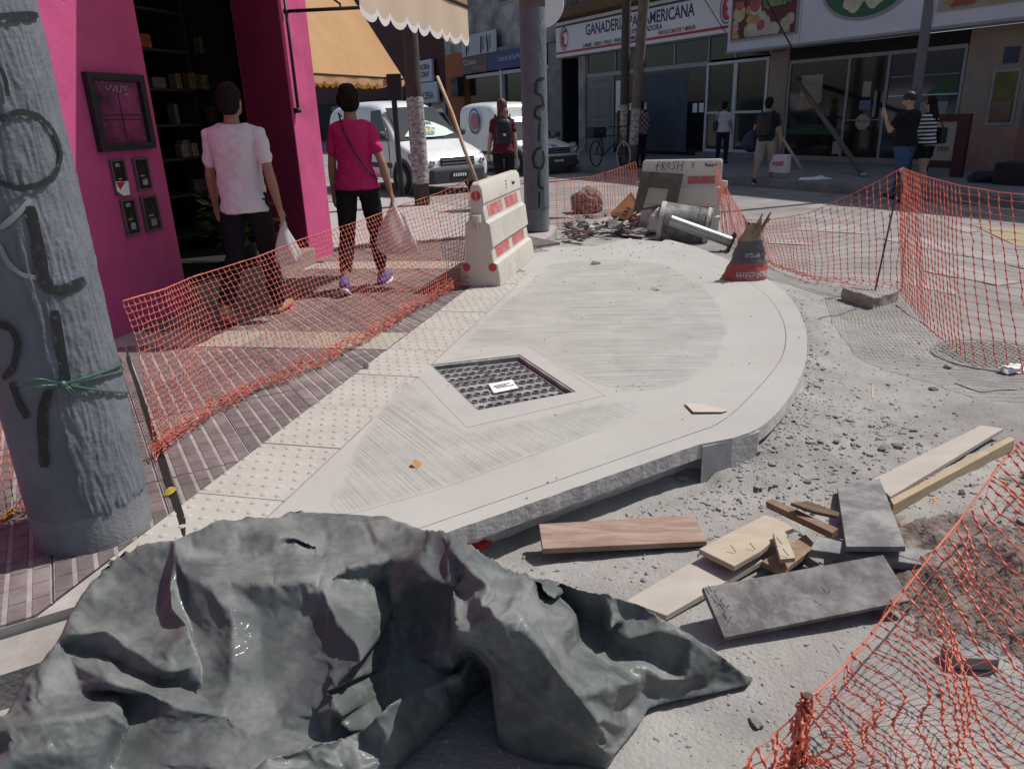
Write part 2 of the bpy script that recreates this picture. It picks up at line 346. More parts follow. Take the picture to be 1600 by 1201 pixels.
# tactile tiles
def bump_tile(L,W,n,m):
    mb=MB(); g=.003; mb.box((g,g,-.03),(W-g,L-g,0))
    for i in range(n):
        for j in range(m):
            x=W*(i+.5)/n+(W/n*.22 if j%2 else -W/n*.22); y=L*(j+.5)/m; r=.0155; k=10
            vs=[(x+r*math.cos(6.283*q/k),y+r*math.sin(6.283*q/k),0) for q in range(k)]+[(x+r*.8*math.cos(6.283*q/k),y+r*.8*math.sin(6.283*q/k),.003) for q in range(k)]+[(x+r*.42*math.cos(6.283*q/k),y+r*.42*math.sin(6.283*q/k),.0048) for q in range(k)]
            mb.add(vs,[(q,(q+1)%k,k+(q+1)%k,k+q) for q in range(k)]+[(k+q,k+(q+1)%k,2*k+(q+1)%k,2*k+q) for q in range(k)]+[tuple(range(2*k,3*k))])
    return mb
BT=bump_tile(tl,tw,6,7).mesh('tactile_tile',m_tact); 
MT=Matrix(((wn.x,wd.x,0,0),(wn.y,wd.y,0,0),(0,0,1,0),(0,0,0,1)))
for k in range(-1,9):
    t0=.07+tl*(k-.0); p=tacP(t0,0)
    o=bpy.data.objects.new('tactile_tile',BT); COL.objects.link(o); o.parent=sidewalk; o.matrix_local=Matrix.Translation((p[0],p[1],.003*random.random()))@MT
OB=bump_tile(.4,.4,7,7).mesh('tactile_tile',m_tact_old); MO=Matrix(((bd.x,bnr.x,0,0),(bd.y,bnr.y,0,0),(0,0,1,0),(0,0,0,1)))
for b in old_bands:
    for k in range(-3,5):
        p=b[0]+bd*(.4*k-.2)-bnr*.2; cc=b[0]+bd*(.4*k)
        s=(cc-TA).dot(wn)
        if s>.2 or (cc-Vector((-2.84,5.41))).dot(wn)<.1: continue
        M=Matrix.Translation((p.x,p.y,0))@MO
        me=clip_mesh(OB,M,[((TA-wn*.004).to_3d(),WN)]) if s>-.35 else OB
        o=bpy.data.objects.new('tactile_tile',me); COL.objects.link(o); o.parent=sidewalk; o.matrix_local=Matrix.Translation((0,0,.001))@M
# beige kerb below the tile edge, bottom left
k0=fr0-e1*.02
mb=MB()
kp=[tuple(fr0-e2*3-e1*.012),tuple(fr0+e2*.34-e1*.012),tuple(fr0+e2*.2-e1*.20),tuple(fr0-e2*3-e1*.20)]
plate(mb,kp,[],-.045,.2)
tag(mb.build('kerb',mat('dusty_kerb',(.33,.31,.285),rough=.95,vscale=6,col2=(.24,.225,.205),bump=.3)),kind='structure')
# ---------------- ramp slab
mh_out=g2((641,576),(822,540),(945,618),(729,668)); mh_in=g2((672,570),(812,554),(900,612),(745,641))
shr=lambda poly,d:[tuple(Vector(p)+ (Vector(p)-sum((Vector(q) for q in poly),Vector((0,0)))/len(poly)).normalized()*d) for p in poly]
front=jit(SA,SB,60,.0022,3)
ramp_under=[]
mb=MB(); base_out=[tuple(Vector(p)-snor*.09) for p in (SA,SB)]+[tuple(Vector(p)*.97+Vector((0.0,.12))) for p in curve]+back+[tacP(4.1,tw+.003),tacP(-.6,tw+.003)]
plate(mb,base_out,[shr(mh_in,.0)],-.010,.4,0,1)
ramp=tag(mb.build('pavement_ramp',[m_smooth,m_edge]),kind='structure')
fin=Vector(g2((690,820))[0]); off=(fin-SA).dot(snor)
inA=SA-snor*.075; inB=Vector(inner[0])
inner_gap=[tuple(Vector(p)+ (Vector((.6,4.6))-Vector(p)).normalized()*.005) for p in [tuple(inA)]+inner]
mb=MB(); plate(mb,front+curve+list(reversed(inner))+[tuple(inA)],[],0.0,.072,0,1)
mb.build('border_strip',[m_smooth,m_edge],ramp)
mb=MB(); plate(mb,inner_gap+back+[tacP(4.1,tw+.003),tacP(-.6,tw+.003)],[shr(mh_out,.0035)],.0005,.05,0,1)
mb.build('ramp_panel',[m_smooth,m_edge],ramp)
mb=MB(); plate(mb,mh_out,[mh_in],.0008,.055,0,1); mb.build('manhole_collar',[m_smooth,m_edge],ramp)
# lower broken lip of the front edge
mb=MB(); lo=jit(SA-snor*.03,SB-snor*.05,50,.012,5); 
plate(mb,lo+[tuple(SB-snor*.16),tuple(SA-snor*.16)],[],-.0735,.035,0,0); mb.build('broken_lip',m_edge,ramp)
mb=MB(); mb.prism(g2((1098,694),(1145,684),(1186,671),(1190,655),(1120,664)),-.26,-.012); mb.build('corner_block',m_edge,ramp)
# broom finished panels
def sheet(poly,holes,z,name,m):
    c=sum((Vector(p) for p in poly),Vector((0,0)))/len(poly); inn=[]
    for k,p in enumerate(poly):
        a=Vector(poly[k-1]); b=Vector(poly[(k+1)%len(poly)]); t=(b-a).normalized(); nn=Vector((-t.y,t.x)); p=Vector(p)
        q=p+nn*(.10+.08*noise.noise(Vector((k*.31,z*900,0)))); q=q if inpoly(q,poly) else p-nn*(.04)
        inn.append(tuple(q) if inpoly(q,poly) else tuple(p.lerp(c,.05)))
    mb=MB(); plate(mb,poly,[],z,.002); o=mb.build(name,m,ramp); bm=bmesh.new(); 
    pts=[Vector(p) for p in poly]+[Vector(p) for p in inn]; n_=len(poly); ed=[(i,(i+1)%n_) for i in range(n_)]
    vs,es,fs,ov,_,_=delaunay_2d_cdt(pts,ed,[],1,1e-5); ly=bm.verts.layers.float.new('finish'); bv=[]
    for k,v in enumerate(vs):
        w=bm.verts.new((v.x,v.y,z)); w[ly]=0.0 if (ov[k] and ov[k][0]<n_) else 1.0; bv.append(w)
    for f in fs: bm.faces.new([bv[i] for i in f])
    bm.to_mesh(o.data); bm.free(); return o
def grow(px): return smooth(g2(*px)+g2(px[0]),2)[:-1]
sheet(grow([(716,545),(742,512),(790,470),(842,428),(862,408),(1000,404),(1060,420),(1105,450),(1132,485),(1139,520),(1128,555),(1085,592),(1010,612),(945,604),(905,585),(850,556),(826,538),(770,541)]),[],.0014,'broom_panel',broom('broom_upper',rad(-3)))
sheet(grow([(632,590),(728,676),(760,670),(940,628),(1000,622),(1010,640),(950,668),(830,712),(690,764),(560,800),(530,805),(512,780),(545,720),(590,640)]),[],.0014,'broom_panel',broom('broom_lower',rad(-58)))
# ---------------- manhole
m_black = mat('black_plastic',(.10,.108,.115),rough=.6,vscale=8,var=.4,dust=(.33,.32,.305),dscale=9,damt=.95)
m_white = mat('white_paint',(.78,.78,.76),rough=.6,var=.08)
m_ink = mat('black_ink',(.02,.02,.022),rough=.6,var=.1)
mh=thing('manhole','square manhole with recessed dark plastic grate of round holes set in the new ramp','manhole',tuple(G(785,598,0)))
Q=[Vector(p).to_3d() for p in mh_in]; c=Vector(mh.location)
def q(u,v,z): a=Q[0].lerp(Q[1],u); b=Q[3].lerp(Q[2],u); p=a.lerp(b,v)-c; return Vector((p.x,p.y,z))
mb=MB()
for k in range(4):
    a=Q[k]-c; b=Q[(k+1)%4]-c; ai=a*.955; bi=b*.955
    mb.add([(a.x,a.y,-.09),(b.x,b.y,-.09),(b.x,b.y,-.004),(a.x,a.y,-.004),(ai.x,ai.y,-.09),(bi.x,bi.y,-.09),(bi.x,bi.y,-.006),(ai.x,ai.y,-.006)],[(0,1,2,3),(5,4,7,6),(3,2,6,7)])
mb.build('frame',m_black,mh)
n_=4
for pi,(u0,u1,v0,v1) in enumerate(((.05,.5,.05,.36),(.5,.95,.05,.36),(.05,.5,.36,.95),(.5,.95,.36,.95))):
    mb=MB(); zt=-.032+.004*random.Random(pi).uniform(-1,1)
    mb.add([q(u0+.012,v0+.012,zt-.004),q(u1-.012,v0+.012,zt-.004),q(u1-.012,v1-.012,zt-.004),q(u0+.012,v1-.012,zt-.004)],[(0,3,2,1)])
    nu=5; nv=3 if pi<2 else 5
    for i in range(nu):
        for j in range(nv):
            cc=q(u0+(u1-u0)*(i+.5)/nu,v0+(v1-v0)*(j+.5)/nv,0); r=.024
            k=9; vs=[]
            for rr,z in ((r,zt-.006),(r,zt+.006),(r*.80,zt+.006),(r*.80,zt-.0032)):
                for s_ in range(k): vs.append((cc.x+rr*math.cos(6.283*s_/k),cc.y+rr*math.sin(6.283*s_/k)*.9,z))
            mb.add(vs,[(t*k+s_,t*k+(s_+1)%k,(t+1)*k+(s_+1)%k,(t+1)*k+s_) for t in range(3) for s_ in range(k)],0); mb.add(vs[3*k:],[tuple(range(k))],1)  # closing disc near black: shade of the hole painted in
    for a,b in (((u0,v0),(u1,v0)),((u0,v1),(u1,v1)),((u0,v0),(u0,v1)),((u1,v0),(u1,v1))):
        mb.tube([q(a[0],a[1],zt),q(b[0],b[1],zt)],.006,4)
    mb.build('grate',[m_black,m_gapshade],mh)
lb=MB(); lq=[G(763,600,-.02)-c,G(800,593,-.02)-c,G(810,606,-.02)-c,G(772,614,-.02)-c]
lb.slab3([(v.x,v.y,-.019) for v in lq],.003); lo_=lb.build('paper_label',m_white,mh)
lm=frame(((lq[0]+lq[2])/2).to_2d().to_3d()+Vector((0,0,-.0185)),(lq[1]-lq[0]),(0,0,1))
mb=MB()
for r_,(a_,b_) in enumerate(((-.045,.05),(-.06,.02),(-.05,.06))):
    mb.box((a_,.018-.02*r_,0),(b_,.028-.02*r_,.0006),M=lm)
tag(mb.build('print_lines',m_ink,lo_),kind='stuff')
# ================================================================== POLES
m_polepaint = mat('grey_blue_pole_paint',(.148,.16,.182),rough=.72,vscale=5,col2=(.108,.118,.138),bump=.35,bscale=60,spec=.35,dust=(.16,.173,.205),dscale=6,damt=.2)
m_polebase = mat('pole_base_concrete',(.19,.20,.22),rough=.85,vscale=7,col2=(.135,.145,.16),bump=.3,bscale=90)
m_spray = mat('black_spray_paint',(.018,.018,.022),rough=.55,var=.2,dust=(.10,.11,.135),dscale=45,damt=.2)
m_spray2 = mat('grey_spray_paint',(.30,.31,.33),rough=.7,var=.3)
def on_cyl(px,py,c,r):
    d=ray(px,py); a=d.x*d.x+d.y*d.y; ox=CAM.x-c[0]; oy=CAM.y-c[1]; b=ox*d.x+oy*d.y; k=ox*ox+oy*oy-r*r; disc=b*b-a*k
    t=(-b-math.sqrt(max(disc,0)))/a; p=CAM+d*t; return math.atan2(p.y-c[1],p.x-c[0]), p.z
def pole_strokes(strokes,c,r,parent,m,name='spray_stroke'):
    for pts,wpx in strokes:
        az=[on_cyl(x,y,c,r) for x,y in pts]; P=[]
        for i in range(len(az)-1):
            for k in range(5): t=k/5; P.append((az[i][0]*(1-t)+az[i+1][0]*t,az[i][1]*(1-t)+az[i+1][1]*t))
        P.append(az[-1])
        for _ in range(2): P=[P[0]]+[tuple((P[i-1][k]+2*P[i][k]+P[i+1][k])/4 for k in (0,1)) for i in range(1,len(P)-1)]+[P[-1]]
        dist=(Vector((c[0],c[1],P[0][1]))-CAM).length; w=wpx/F*dist*.5
        vs=[]
        for i,(a,z) in enumerate(P):
            i0=max(i-1,0); i1=min(i+1,len(P)-1); da=(P[i1][0]-P[i0][0])*r; dz=P[i1][1]-P[i0][1]; L=math.hypot(da,dz) or 1; ua,uz=-dz/L,da/L
            ww=w*(.85+.3*noise.noise(Vector((a*9,z*9,1))))*(0.7 if i in(0,len(P)-1) else 1)
            for s_ in (-1,-.33,.33,1):
                aa=a+ua*ww*s_/r; vs.append((c[0]+(r)*math.cos(aa),c[1]+(r)*math.sin(aa),z+uz*ww*s_))
        mb=MB(); mb.add(vs,[(i*4+j,i*4+j+1,i*4+j+5,i*4+j+4) for i in range(len(P)-1) for j in range(3)])
        o=mb.build(name,m,None); o.parent=parent; o.matrix_local=Matrix.Translation(-Vector(parent.location))
def stucco_pole(c,r0,r1,h,zs,arange,amp,parent,ntheta,dz,seed,ztop):
    mb=MB(); nz=int(ztop/dz); vs=[]; mi=[]
    for j in range(nz+1):
        z=j*dz
        for i in range(ntheta):
            a=2*math.pi*i/ntheta-math.pi; r=r0+(r1-r0)*z/h; d=.0012*fbm(a*8,z*6,seed)
            edge=.04*fbm(z*3,seed*2.0)+.06*fbm(z*14,seed+5.0)
            za=zs[0]+.03*fbm(a*6,seed+3.)
            if arange[0]+edge<a<arange[1] and za<z<zs[1]+.05*fbm(a*5,1.7):
                n1=noise.noise(Vector((a*r*46,z*7,seed))); n2=noise.noise(Vector((a*r*110,z*26,seed+4))); n3=noise.noise(Vector((a*r*30,z*4.5,seed+9)))
                rid=1-abs(n1)*2.2; st=max(0,rid)**1.5
                d += amp*(.45+.9*st*.6+.5*n2*max(0,n3+.45)+.35*n3)
            vs.append(((r+d)*math.cos(a),(r+d)*math.sin(a),z))
    mb.add(vs,[(j*ntheta+i,j*ntheta+(i+1)%ntheta,(j+1)*ntheta+(i+1)%ntheta,(j+1)*ntheta+i) for j in range(nz) for i in range(ntheta)])
    zb=zs[0]
    mb.m=[1 if (k//ntheta)*dz<zb-.01 else 0 for k in range(nz*ntheta)]
    o=mb.build('shaft',[m_polepaint,m_polebase],parent,smooth=True)
    mb=MB(); mb.lathe([(r0+(r1-r0)*ztop/h,ztop-.01),(r1,h)],n=40); mb.build('upper_shaft',m_polepaint,parent,smooth=True)
    return o
PR=.197
pole=thing('concrete_pole','thick grey blue pole with peeling coat and big black spray letters beside the tarpaulin','pole',POLE_C)
stucco_pole(POLE_C,PR,.165,7,(.145,1.82),(rad(-63),rad(75)),.0085,pole,300,.0075,3.0,2.3)
S1=[([(-12,27),(20,25),(60,24)],9),([(0,187),(30,174),(60,180),(85,205),(97,240),(88,270),(65,288),(30,296),(-5,283)],8),([(0,105),(9,125),(12,150)],6),
    ([(47,322),(58,370),(66,430),(75,450),(95,455),(133,438)],15),([(85,485),(95,545),(104,600)],14),([(-5,505),(20,515),(28,540),(20,575),(5,592)],9),
    ([(17,598),(28,630),(42,654)],10),([(77,609),(66,640),(66,690),(69,730)],13)]
pole_strokes(S1,POLE_C,PR+.0075,pole,m_spray)
pole_strokes([([(0,357),(25,337),(48,312)],7),([(-3,380),(12,412),(35,430),(60,434)],7)],POLE_C,PR+.006,pole,m_spray2)
# green plastic twine
m_twine=mat('green_twine',(.05,.11,.085),rough=.35,vscale=30,var=.4,spec=.6)
tw_=thing('plastic_twine','dark green plastic twine knotted round the thick pole beside the tarpaulin','twine',POLE_C)
mb=MB()
def cylp(a,z,r=PR+.012): return Vector((r*math.cos(a),r*math.sin(a),z))
kx=on_cyl(98,600,POLE_C,PR+.014)
for (ex,ey),dz in (((213,562),.01),((214,612),-.01),((210,575),.004)):
    ea=on_cyl(ex,ey,POLE_C,PR+.012)
    pts=[cylp(kx[0]*(1-t)+ea[0]*t, kx[1]*(1-t)+ea[1]*t+.008*math.sin(3.1*t)*(1 if dz>0 else -1)) for t in np.linspace(0,1,14)]
    pts += [cylp(ea[0]+.25*k,ea[1]+dz*k*.5) for k in range(1,9)]
    mb.tube(pts,.0045,6)
mb.build('loop',m_twine,tw_)
mb=MB(); kp_=cylp(kx[0],kx[1],PR+.02)
mb.ball(kp_,.014,8,6)
for dx,dz in ((-.13,.035),(-.12,.012),(-.09,.006),(.02,-.05),(.035,-.045),(-.10,.05)):
    t_=Vector((math.sin(-kx[0]),math.cos(kx[0]),0)); t_=Vector((-math.sin(kx[0]),math.cos(kx[0]),0))
    e=kp_+t_*dx+Vector((0,0,dz))+cylp(kx[0],0,.02); mb.tube([kp_,kp_.lerp(e,.5)+Vector((0,0,.008)),e],[.004,.003,.0015],5)
mb.build('knot',m_twine,tw_,smooth=True)
# blue plate at the top
m_blue=mat('blue_enamel',(.03,.075,.20),rough=.4,var=.2)
mb=MB(); a_,z_=on_cyl(84,2,POLE_C,PR+.05)
pc=G(96,-2,0); d_=ray(98,2); t_=2.78; pp=CAM+d_*t_
tg=thing('hanging_sign','small dark blue rounded sign high on the thick pole at the top','sign',pp)
mb=MB(); Mx=frame((0,0,.05),WD,(1,-.9,0)); mb.lathe([(.0,0),(.05,0),(.055,.006),(.05,.012),(0,.012)],n=20,M=Mx,cap=False); mb.build('plate',m_blue,tg)
mb=MB(); mb.tube([(0,0,.05),(-.12,-.02,.05)],.006,6); mb.build('bracket',m_ink,tg)
# centre pole
CPC=Vector((.40,9.83,0)); cp=thing('concrete_pole','grey painted concrete pole with vertical black spray letters between the two plastic barriers','pole',CPC)
stucco_pole(CPC,.158,.150,7,(.28,2.42),(rad(-100),rad(80)),.006,cp,140,.016,8.0,2.6)
for ch in cp.children:
    if ch.name.startswith('upper'):
        ch.data.materials.clear(); ch.data.materials.append(mat('bare_pole_concrete',(.16,.145,.13),rough=.9,vscale=8,var=.3,bump=.3))
S2=[([(851,122),(838,126),(836,146),(847,150),(850,168)],5),([(848,164),(836,170),(835,182),(846,188)],5),([(843,190),(842,222)],4),([(846,230),(837,234),(832,248),(836,262),(846,264),(851,250),(848,235)],5),([(842,267),(841,292),(850,295)],5),([(843,300),(842,325)],4),([(806,120),(812,128),(810,140)],4),([(819,150),(811,172)],3)]
pole_strokes(S2,CPC,.164,cp,m_spray)
# ================================================================== PINK CORNER SHOP
m_pink=mat('pink_wall_paint',(.52,.085,.225),rough=.85,vscale=3,col2=(.45,.068,.19),bump=.25,bscale=30,spec=.3,dust=(.33,.055,.135),dscale=1.4,damt=.28)
m_pinkshade=mat('shaded_pink_reveal',(.20,.012,.06),rough=.8,vscale=3,var=.2,bump=.2)  # darker pink for the door-side pillar face, its shade painted in
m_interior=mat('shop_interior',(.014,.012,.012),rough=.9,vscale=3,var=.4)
m_blackmetal=mat('black_metal',(.02,.02,.022),rough=.5,var=.3,vscale=20)
P0=Vector((-2.84,5.41,0)); PM=Matrix(((WN.x,WD.x,0,P0.x),(WN.y,WD.y,0,P0.y),(0,0,1,0),(0,0,0,1)))   # local x = outward n, y = along s
def onwall(px,py,n=0.0):
    d=ray(px,py); t=((P0+WN*n-CAM).dot(WN))/d.dot(WN); p=CAM+d*t-P0; return p.dot(WD),p.z
def atS(px,py,s):
    d=ray(px,py); t=((P0+WD*s-CAM).dot(WD))/d.dot(WD); p=CAM+d*t-P0; return Vector((p.dot(WN),s,p.z))
shop=tag(bpy.data.objects.new('corner_shop',None),'bright pink painted corner shop with dark open doorway','shop'); COL.objects.link(shop); shop.matrix_world=PM
def wallbox(name,n0,n1,s0,s1,z0,z1,m,parent=shop,bv=0):
    mb=MB(); mb.box((n0,s0,z0),(n1,s1,z1)); o=mb.build(name,m,parent)
    if bv: bevel(o,bv)
    return o
wallbox('wall',-.30,0,-5,.735,-.1,5.2,m_pink,bv=.012)
mbp=MB(); mbp.box((-.50,2.77,-.1),(.03,3.32,5.2)); pil=mbp.build('pillar',[m_pink,m_pinkshade],shop)
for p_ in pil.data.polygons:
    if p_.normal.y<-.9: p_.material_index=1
bevel(pil,.012)
wallbox('lintel',-.28,-.02,.738,2.767,3.0,5.2,m_pink)
wallbox('side_wall',-4.6,-.503,3.02,3.22,-.1,5.2,m_pink); wallbox('interior_shade_sheet',-3.4,-.505,2.99,3.015,.16,4,m_interior)  # near-black sheet over the pink side wall, indoor shade painted in
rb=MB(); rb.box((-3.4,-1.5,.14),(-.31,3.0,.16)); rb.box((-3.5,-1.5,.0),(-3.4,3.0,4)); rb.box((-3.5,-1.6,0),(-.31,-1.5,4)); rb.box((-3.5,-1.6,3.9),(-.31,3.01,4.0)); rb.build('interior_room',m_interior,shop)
wallbox('door_step',-.32,.10,.75,2.76,-.05,.155,mat('stone_step',(.27,.25,.225),rough=.85,vscale=6,var=.3,bump=.3),bv=.01)
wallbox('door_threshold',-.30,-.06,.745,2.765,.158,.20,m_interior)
# ragged plaster crumbs along the pillar foot
# shelf unit inside the door with goods
shelf=thing('shop_shelf','dark shelf unit inside the pink shop doorway','shelf',P0); shelf.matrix_world=PM
for zz in (.35,.75,1.10,1.42,1.75,2.10,2.45):
    mb=MB(); mb.box((-1.35,.95,zz),(-1.0,2.7,zz+.025)); mb.build('shelf_board',m_blackmetal,shelf)
for ss in (.95,2.68):
    mb=MB(); mb.box((-1.35,ss,.16),(-1.0,ss+.02,2.7)); mb.build('side_panel',m_blackmetal,shelf)
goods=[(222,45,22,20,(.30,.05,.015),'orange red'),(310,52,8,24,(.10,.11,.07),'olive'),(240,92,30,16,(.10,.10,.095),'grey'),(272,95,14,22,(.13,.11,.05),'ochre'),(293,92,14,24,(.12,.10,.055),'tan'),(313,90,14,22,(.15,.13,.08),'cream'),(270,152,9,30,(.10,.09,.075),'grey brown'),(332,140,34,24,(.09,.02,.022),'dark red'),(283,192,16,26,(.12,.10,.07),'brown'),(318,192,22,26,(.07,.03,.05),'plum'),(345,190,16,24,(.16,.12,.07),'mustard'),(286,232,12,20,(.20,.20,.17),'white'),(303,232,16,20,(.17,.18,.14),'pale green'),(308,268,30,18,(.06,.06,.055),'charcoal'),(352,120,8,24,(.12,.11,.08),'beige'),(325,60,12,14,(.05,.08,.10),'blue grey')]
for gx,gy,gw,gh,gc,cn in goods:
    d=ray(gx,gy); t=((P0-WN*1.02-CAM).dot(WN))/d.dot(WN); p=CAM+d*t; dist=(p-CAM).dot(FW); ww=gw/F*dist; hh=gh/F*dist
    loc=p-P0; s_=loc.dot(WD); zz=max([z for z in (.375,.775,1.125,1.445,1.775,2.125,2.475) if z<loc.z-.02] or [.375])
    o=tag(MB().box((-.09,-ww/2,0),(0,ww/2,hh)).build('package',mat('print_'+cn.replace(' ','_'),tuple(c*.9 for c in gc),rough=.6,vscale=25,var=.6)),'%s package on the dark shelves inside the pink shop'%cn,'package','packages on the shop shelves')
    o.matrix_world=PM@Matrix.Translation((-1.0,s_,zz))@Matrix.Rotation(random.uniform(-.15,.15),4,'Z'); bevel(o,.006,1)
# notice case
def wallquad(px,n):
    return [Vector((n,)+onwall(x,y,n)) for x,y in px]
nc=tag(bpy.data.objects.new('notice_case',None),'black framed glass notice case on the shaded pink wall with pink paint smears','notice case'); COL.objects.link(nc); nc.matrix_world=PM
nq=wallquad([(121,107),(217,114),(241,236),(150,243)],.0)
s0=min(v.y for v in nq); s1=max(v.y for v in nq); z0=min(v.z for v in nq)+.02; z1=max(v.z for v in nq)-.02
nq=[Vector((0,s0+.02,z1)),Vector((0,s1-.02,z1)),Vector((0,s1-.02,z0)),Vector((0,s0+.02,z0))]
fr=MB(); t=.05
sA,sB=s0+.02,s1-.02
for a,b in (((.0,sA,z0),(.05,sA+t,z1)),((.0,sB-t,z0),(.05,sB,z1)),((.0,sA+t+.001,z0),(.05,sB-t-.001,z0+t)),((.0,sA+t+.001,z1-t),(.05,sB-t-.001,z1))): fr.box(a,b)
bevel(fr.build('frame',m_blackmetal,nc),.006)
MB().box((.008,sA+t+.002,z0+t+.002),(.014,sB-t-.002,z1-t-.002)).build('pane',mat('smeared_case_glass',(.30,.06,.16),rough=.25,vscale=3.2,col2=(.045,.02,.035),detail=3),nc)
mb=MB()
for z_ in (z0+(z1-z0)*.46,z0+(z1-z0)*.40): mb.box((.015,sA+.08,z_),(.018,sB-.07,z_+.006))
mb.box((.015,(sA+sB)/2+.01,z0+.06),(.018,(sA+sB)/2+.016,z1-.12)); mb.build('backing_joint',m_blackmetal,nc)
mb=MB()
def wpt(x,y,n): 
    s_,z_=onwall(x,y,n); return Vector((n,s_,z_))
for st in ([(165,135),(169,142),(173,132),(177,144),(180,134)],[(182,134),(183,144),(188,145),(190,133)],[(198,135),(192,137),(193,141),(198,140)],[(194,149),(200,147)],[(157,118),(160,130)],[(157,118),(195,117)]): mb.tube([wpt(x,y,.02) for x,y in st],.004,4)
mb.build('scribble',mat('pale_scratch',(.45,.38,.40),rough=.7),nc)
# meters
mt=tag(bpy.data.objects.new('meter_cabinet',None),'four dark glazed utility meter windows set in the pink wall below the notice case','meter cabinet'); COL.objects.link(mt); mt.matrix_world=PM
m_meter=mat('meter_glass',(.03,.03,.027),rough=.2,vscale=10,var=.5); m_mframe=mat('meter_frame',(.13,.09,.10),rough=.7,var=.3); m_stick=mat('sticker_paper',(.42,.42,.41),rough=.7,vscale=60,col2=(.10,.10,.10)); m_red=mat('red_paint',(.50,.03,.03),rough=.5,vscale=10,var=.25)
for k,(qx,hasr) in enumerate(((( (170,247),(193,248),(203,305),(178,307)),1),(((203,245),(229,245),(236,298),(213,300)),0),(((186,310),(209,308),(221,367),(195,370)),0),(((216,305),(240,303),(254,360),(226,365)),0))):
    v=wallquad(qx,.0); a=min(p.y for p in v)+.012; b=max(p.y for p in v)-.012; c=min(p.z for p in v)+.01; d=max(p.z for p in v)-.01
    mb=MB(); f=.016
    for p1,p2 in (((0,a,c),(.02,a+f,d)),((0,b-f,c),(.02,b,d)),((0,a+f+.001,c),(.02,b-f-.001,c+f)),((0,a+f+.001,d-f),(.02,b-f-.001,d))): mb.box(p1,p2)
    wf=mb.build('window',m_mframe,mt)
    MB().box((.004,a+f+.001,c+f+.001),(.008,b-f-.001,d-f-.001)).build('pane',m_meter,wf)
    mm=MB(); h=d-c; w_=b-a; mm.box((.0085,a+w_*.42,c+h*.16),(.0105,a+w_*.75,c+h*.34)); mm.box((.0085,a+w_*.35,c+h*.42),(.0105,a+w_*.62,c+h*.47))
    if k in(0,2): mm.box((.0085,a+w_*.35,c+h*.78),(.0105,a+w_*.65,c+h*.88))
    mm.build('dial',m_stick,wf)
st=MB(); sv=wallquad(((180,284),(200,283),(203,304),(193,306),(183,299)),.022); st.slab3(sv,.003); so_=tag(st.build('sticker',m_white),'red and white torn sticker on the upper left meter window','sticker'); so_.matrix_world=PM
st=MB(); st.slab3(wallquad(((181,285),(196,284),(188,297)),.0245),.002); st.build('red_half',m_red,so_)
# awnings
def awning(name,label,A,B,rise,back,nsc,valh,m_top,m_val,m_trim,trim=.03,end=True,vback=.0):
    root=thing(name,label,'awning',A)
    A=Vector(A); L=Vector(B)-A; Ln=L.length; u=L.normalized(); ba=Vector(back)
    mb=MB(); n=14; mq=6; vs=[]
    for i in range(n+1):
        for j in range(mq+1):
            t=j/mq; sag=-.05*math.sin(math.pi*t)*(.6+.4*math.sin(i*2.1)); vs.append(u*(Ln*i/n)+ba*t+Vector((0,0,valh+rise*t+sag)))
    mb.add(vs,[(i*(mq+1)+j,(i+1)*(mq+1)+j,(i+1)*(mq+1)+j+1,i*(mq+1)+j+1) for i in range(n) for j in range(mq)]); mb.build('canopy',m_top,root,smooth=True)
    def val(org,dirv,length,nn,mm,name):
        a=MB(); c=MB(); K=8
        for s_ in range(nn):
            top=[];bot=[];bt=[]
            for k in range(K+1):
                x=(s_+k/K)*length/nn; zz=-.055*math.sin(math.pi*k/K)**.7+.055
                off=Vector((0,0,0))+dirv.cross(Vector((0,0,1)))*(.012*math.sin(x*9))
                top.append(org+dirv*x+Vector((0,0,valh))); bot.append(org+dirv*x+off+Vector((0,0,zz))); bt.append(org+dirv*x+off+Vector((0,0,zz-trim)))
            a.add(top+bot,[(k,k+1,K+2+k,K+1+k) for k in range(K)]); c.add(bot+bt,[(k,k+1,K+2+k,K+1+k) for k in range(K)])
        vo=a.build(name,mm,root,smooth=True); c.build('trim',m_trim,vo,smooth=True); return vo
    val(Vector((0,0,0)),u,Ln,nsc,m_val,'valance')
    if end:
        bl=ba.length; mb=MB(); e=u*Ln
        mb.add([e+Vector((0,0,valh)),e+ba+Vector((0,0,valh)),e+ba+Vector((0,0,valh+rise))],[(0,1,2)]); mb.build('end_panel',m_top,root)
        val(e,ba.normalized(),bl,max(2,int(bl/ .28)),m_val,'end_valance')
    mb=MB(); mb.tube([u*.0+Vector((0,0,valh)),u*Ln+Vector((0,0,valh))],.016,8); mb.build('front_bar',m_blackmetal,root)
    return root
m_cream=mat('cream_canvas',(.66,.54,.41),rough=.9,vscale=3,var=.08,sub=.35); m_creamtrim=mat('white_canvas_trim',(.75,.75,.74),rough=.9,var=.05,sub=.3)
m_orange=mat('orange_canvas',(.70,.43,.22),rough=.9,vscale=2,var=.14,sub=.45); m_yel=mat('yellow_canvas',(.75,.42,.03),rough=.9,var=.1,sub=.6); m_otrim=mat('pale_pink_canvas_trim',(.62,.36,.30),rough=.9,var=.1,sub=.4)
cA=G(563,20,2.08); cB=G(733,66,2.08); cu_=(cB-cA).normalized()
aw1=awning('cream_awning','cream awning with white scalloped valance hung over the pavement',cA,cB,.80,(-1.55*WN.x,-1.55*WN.y,0),9,.30,m_cream,m_cream,m_creamtrim,trim=.045,end=False)
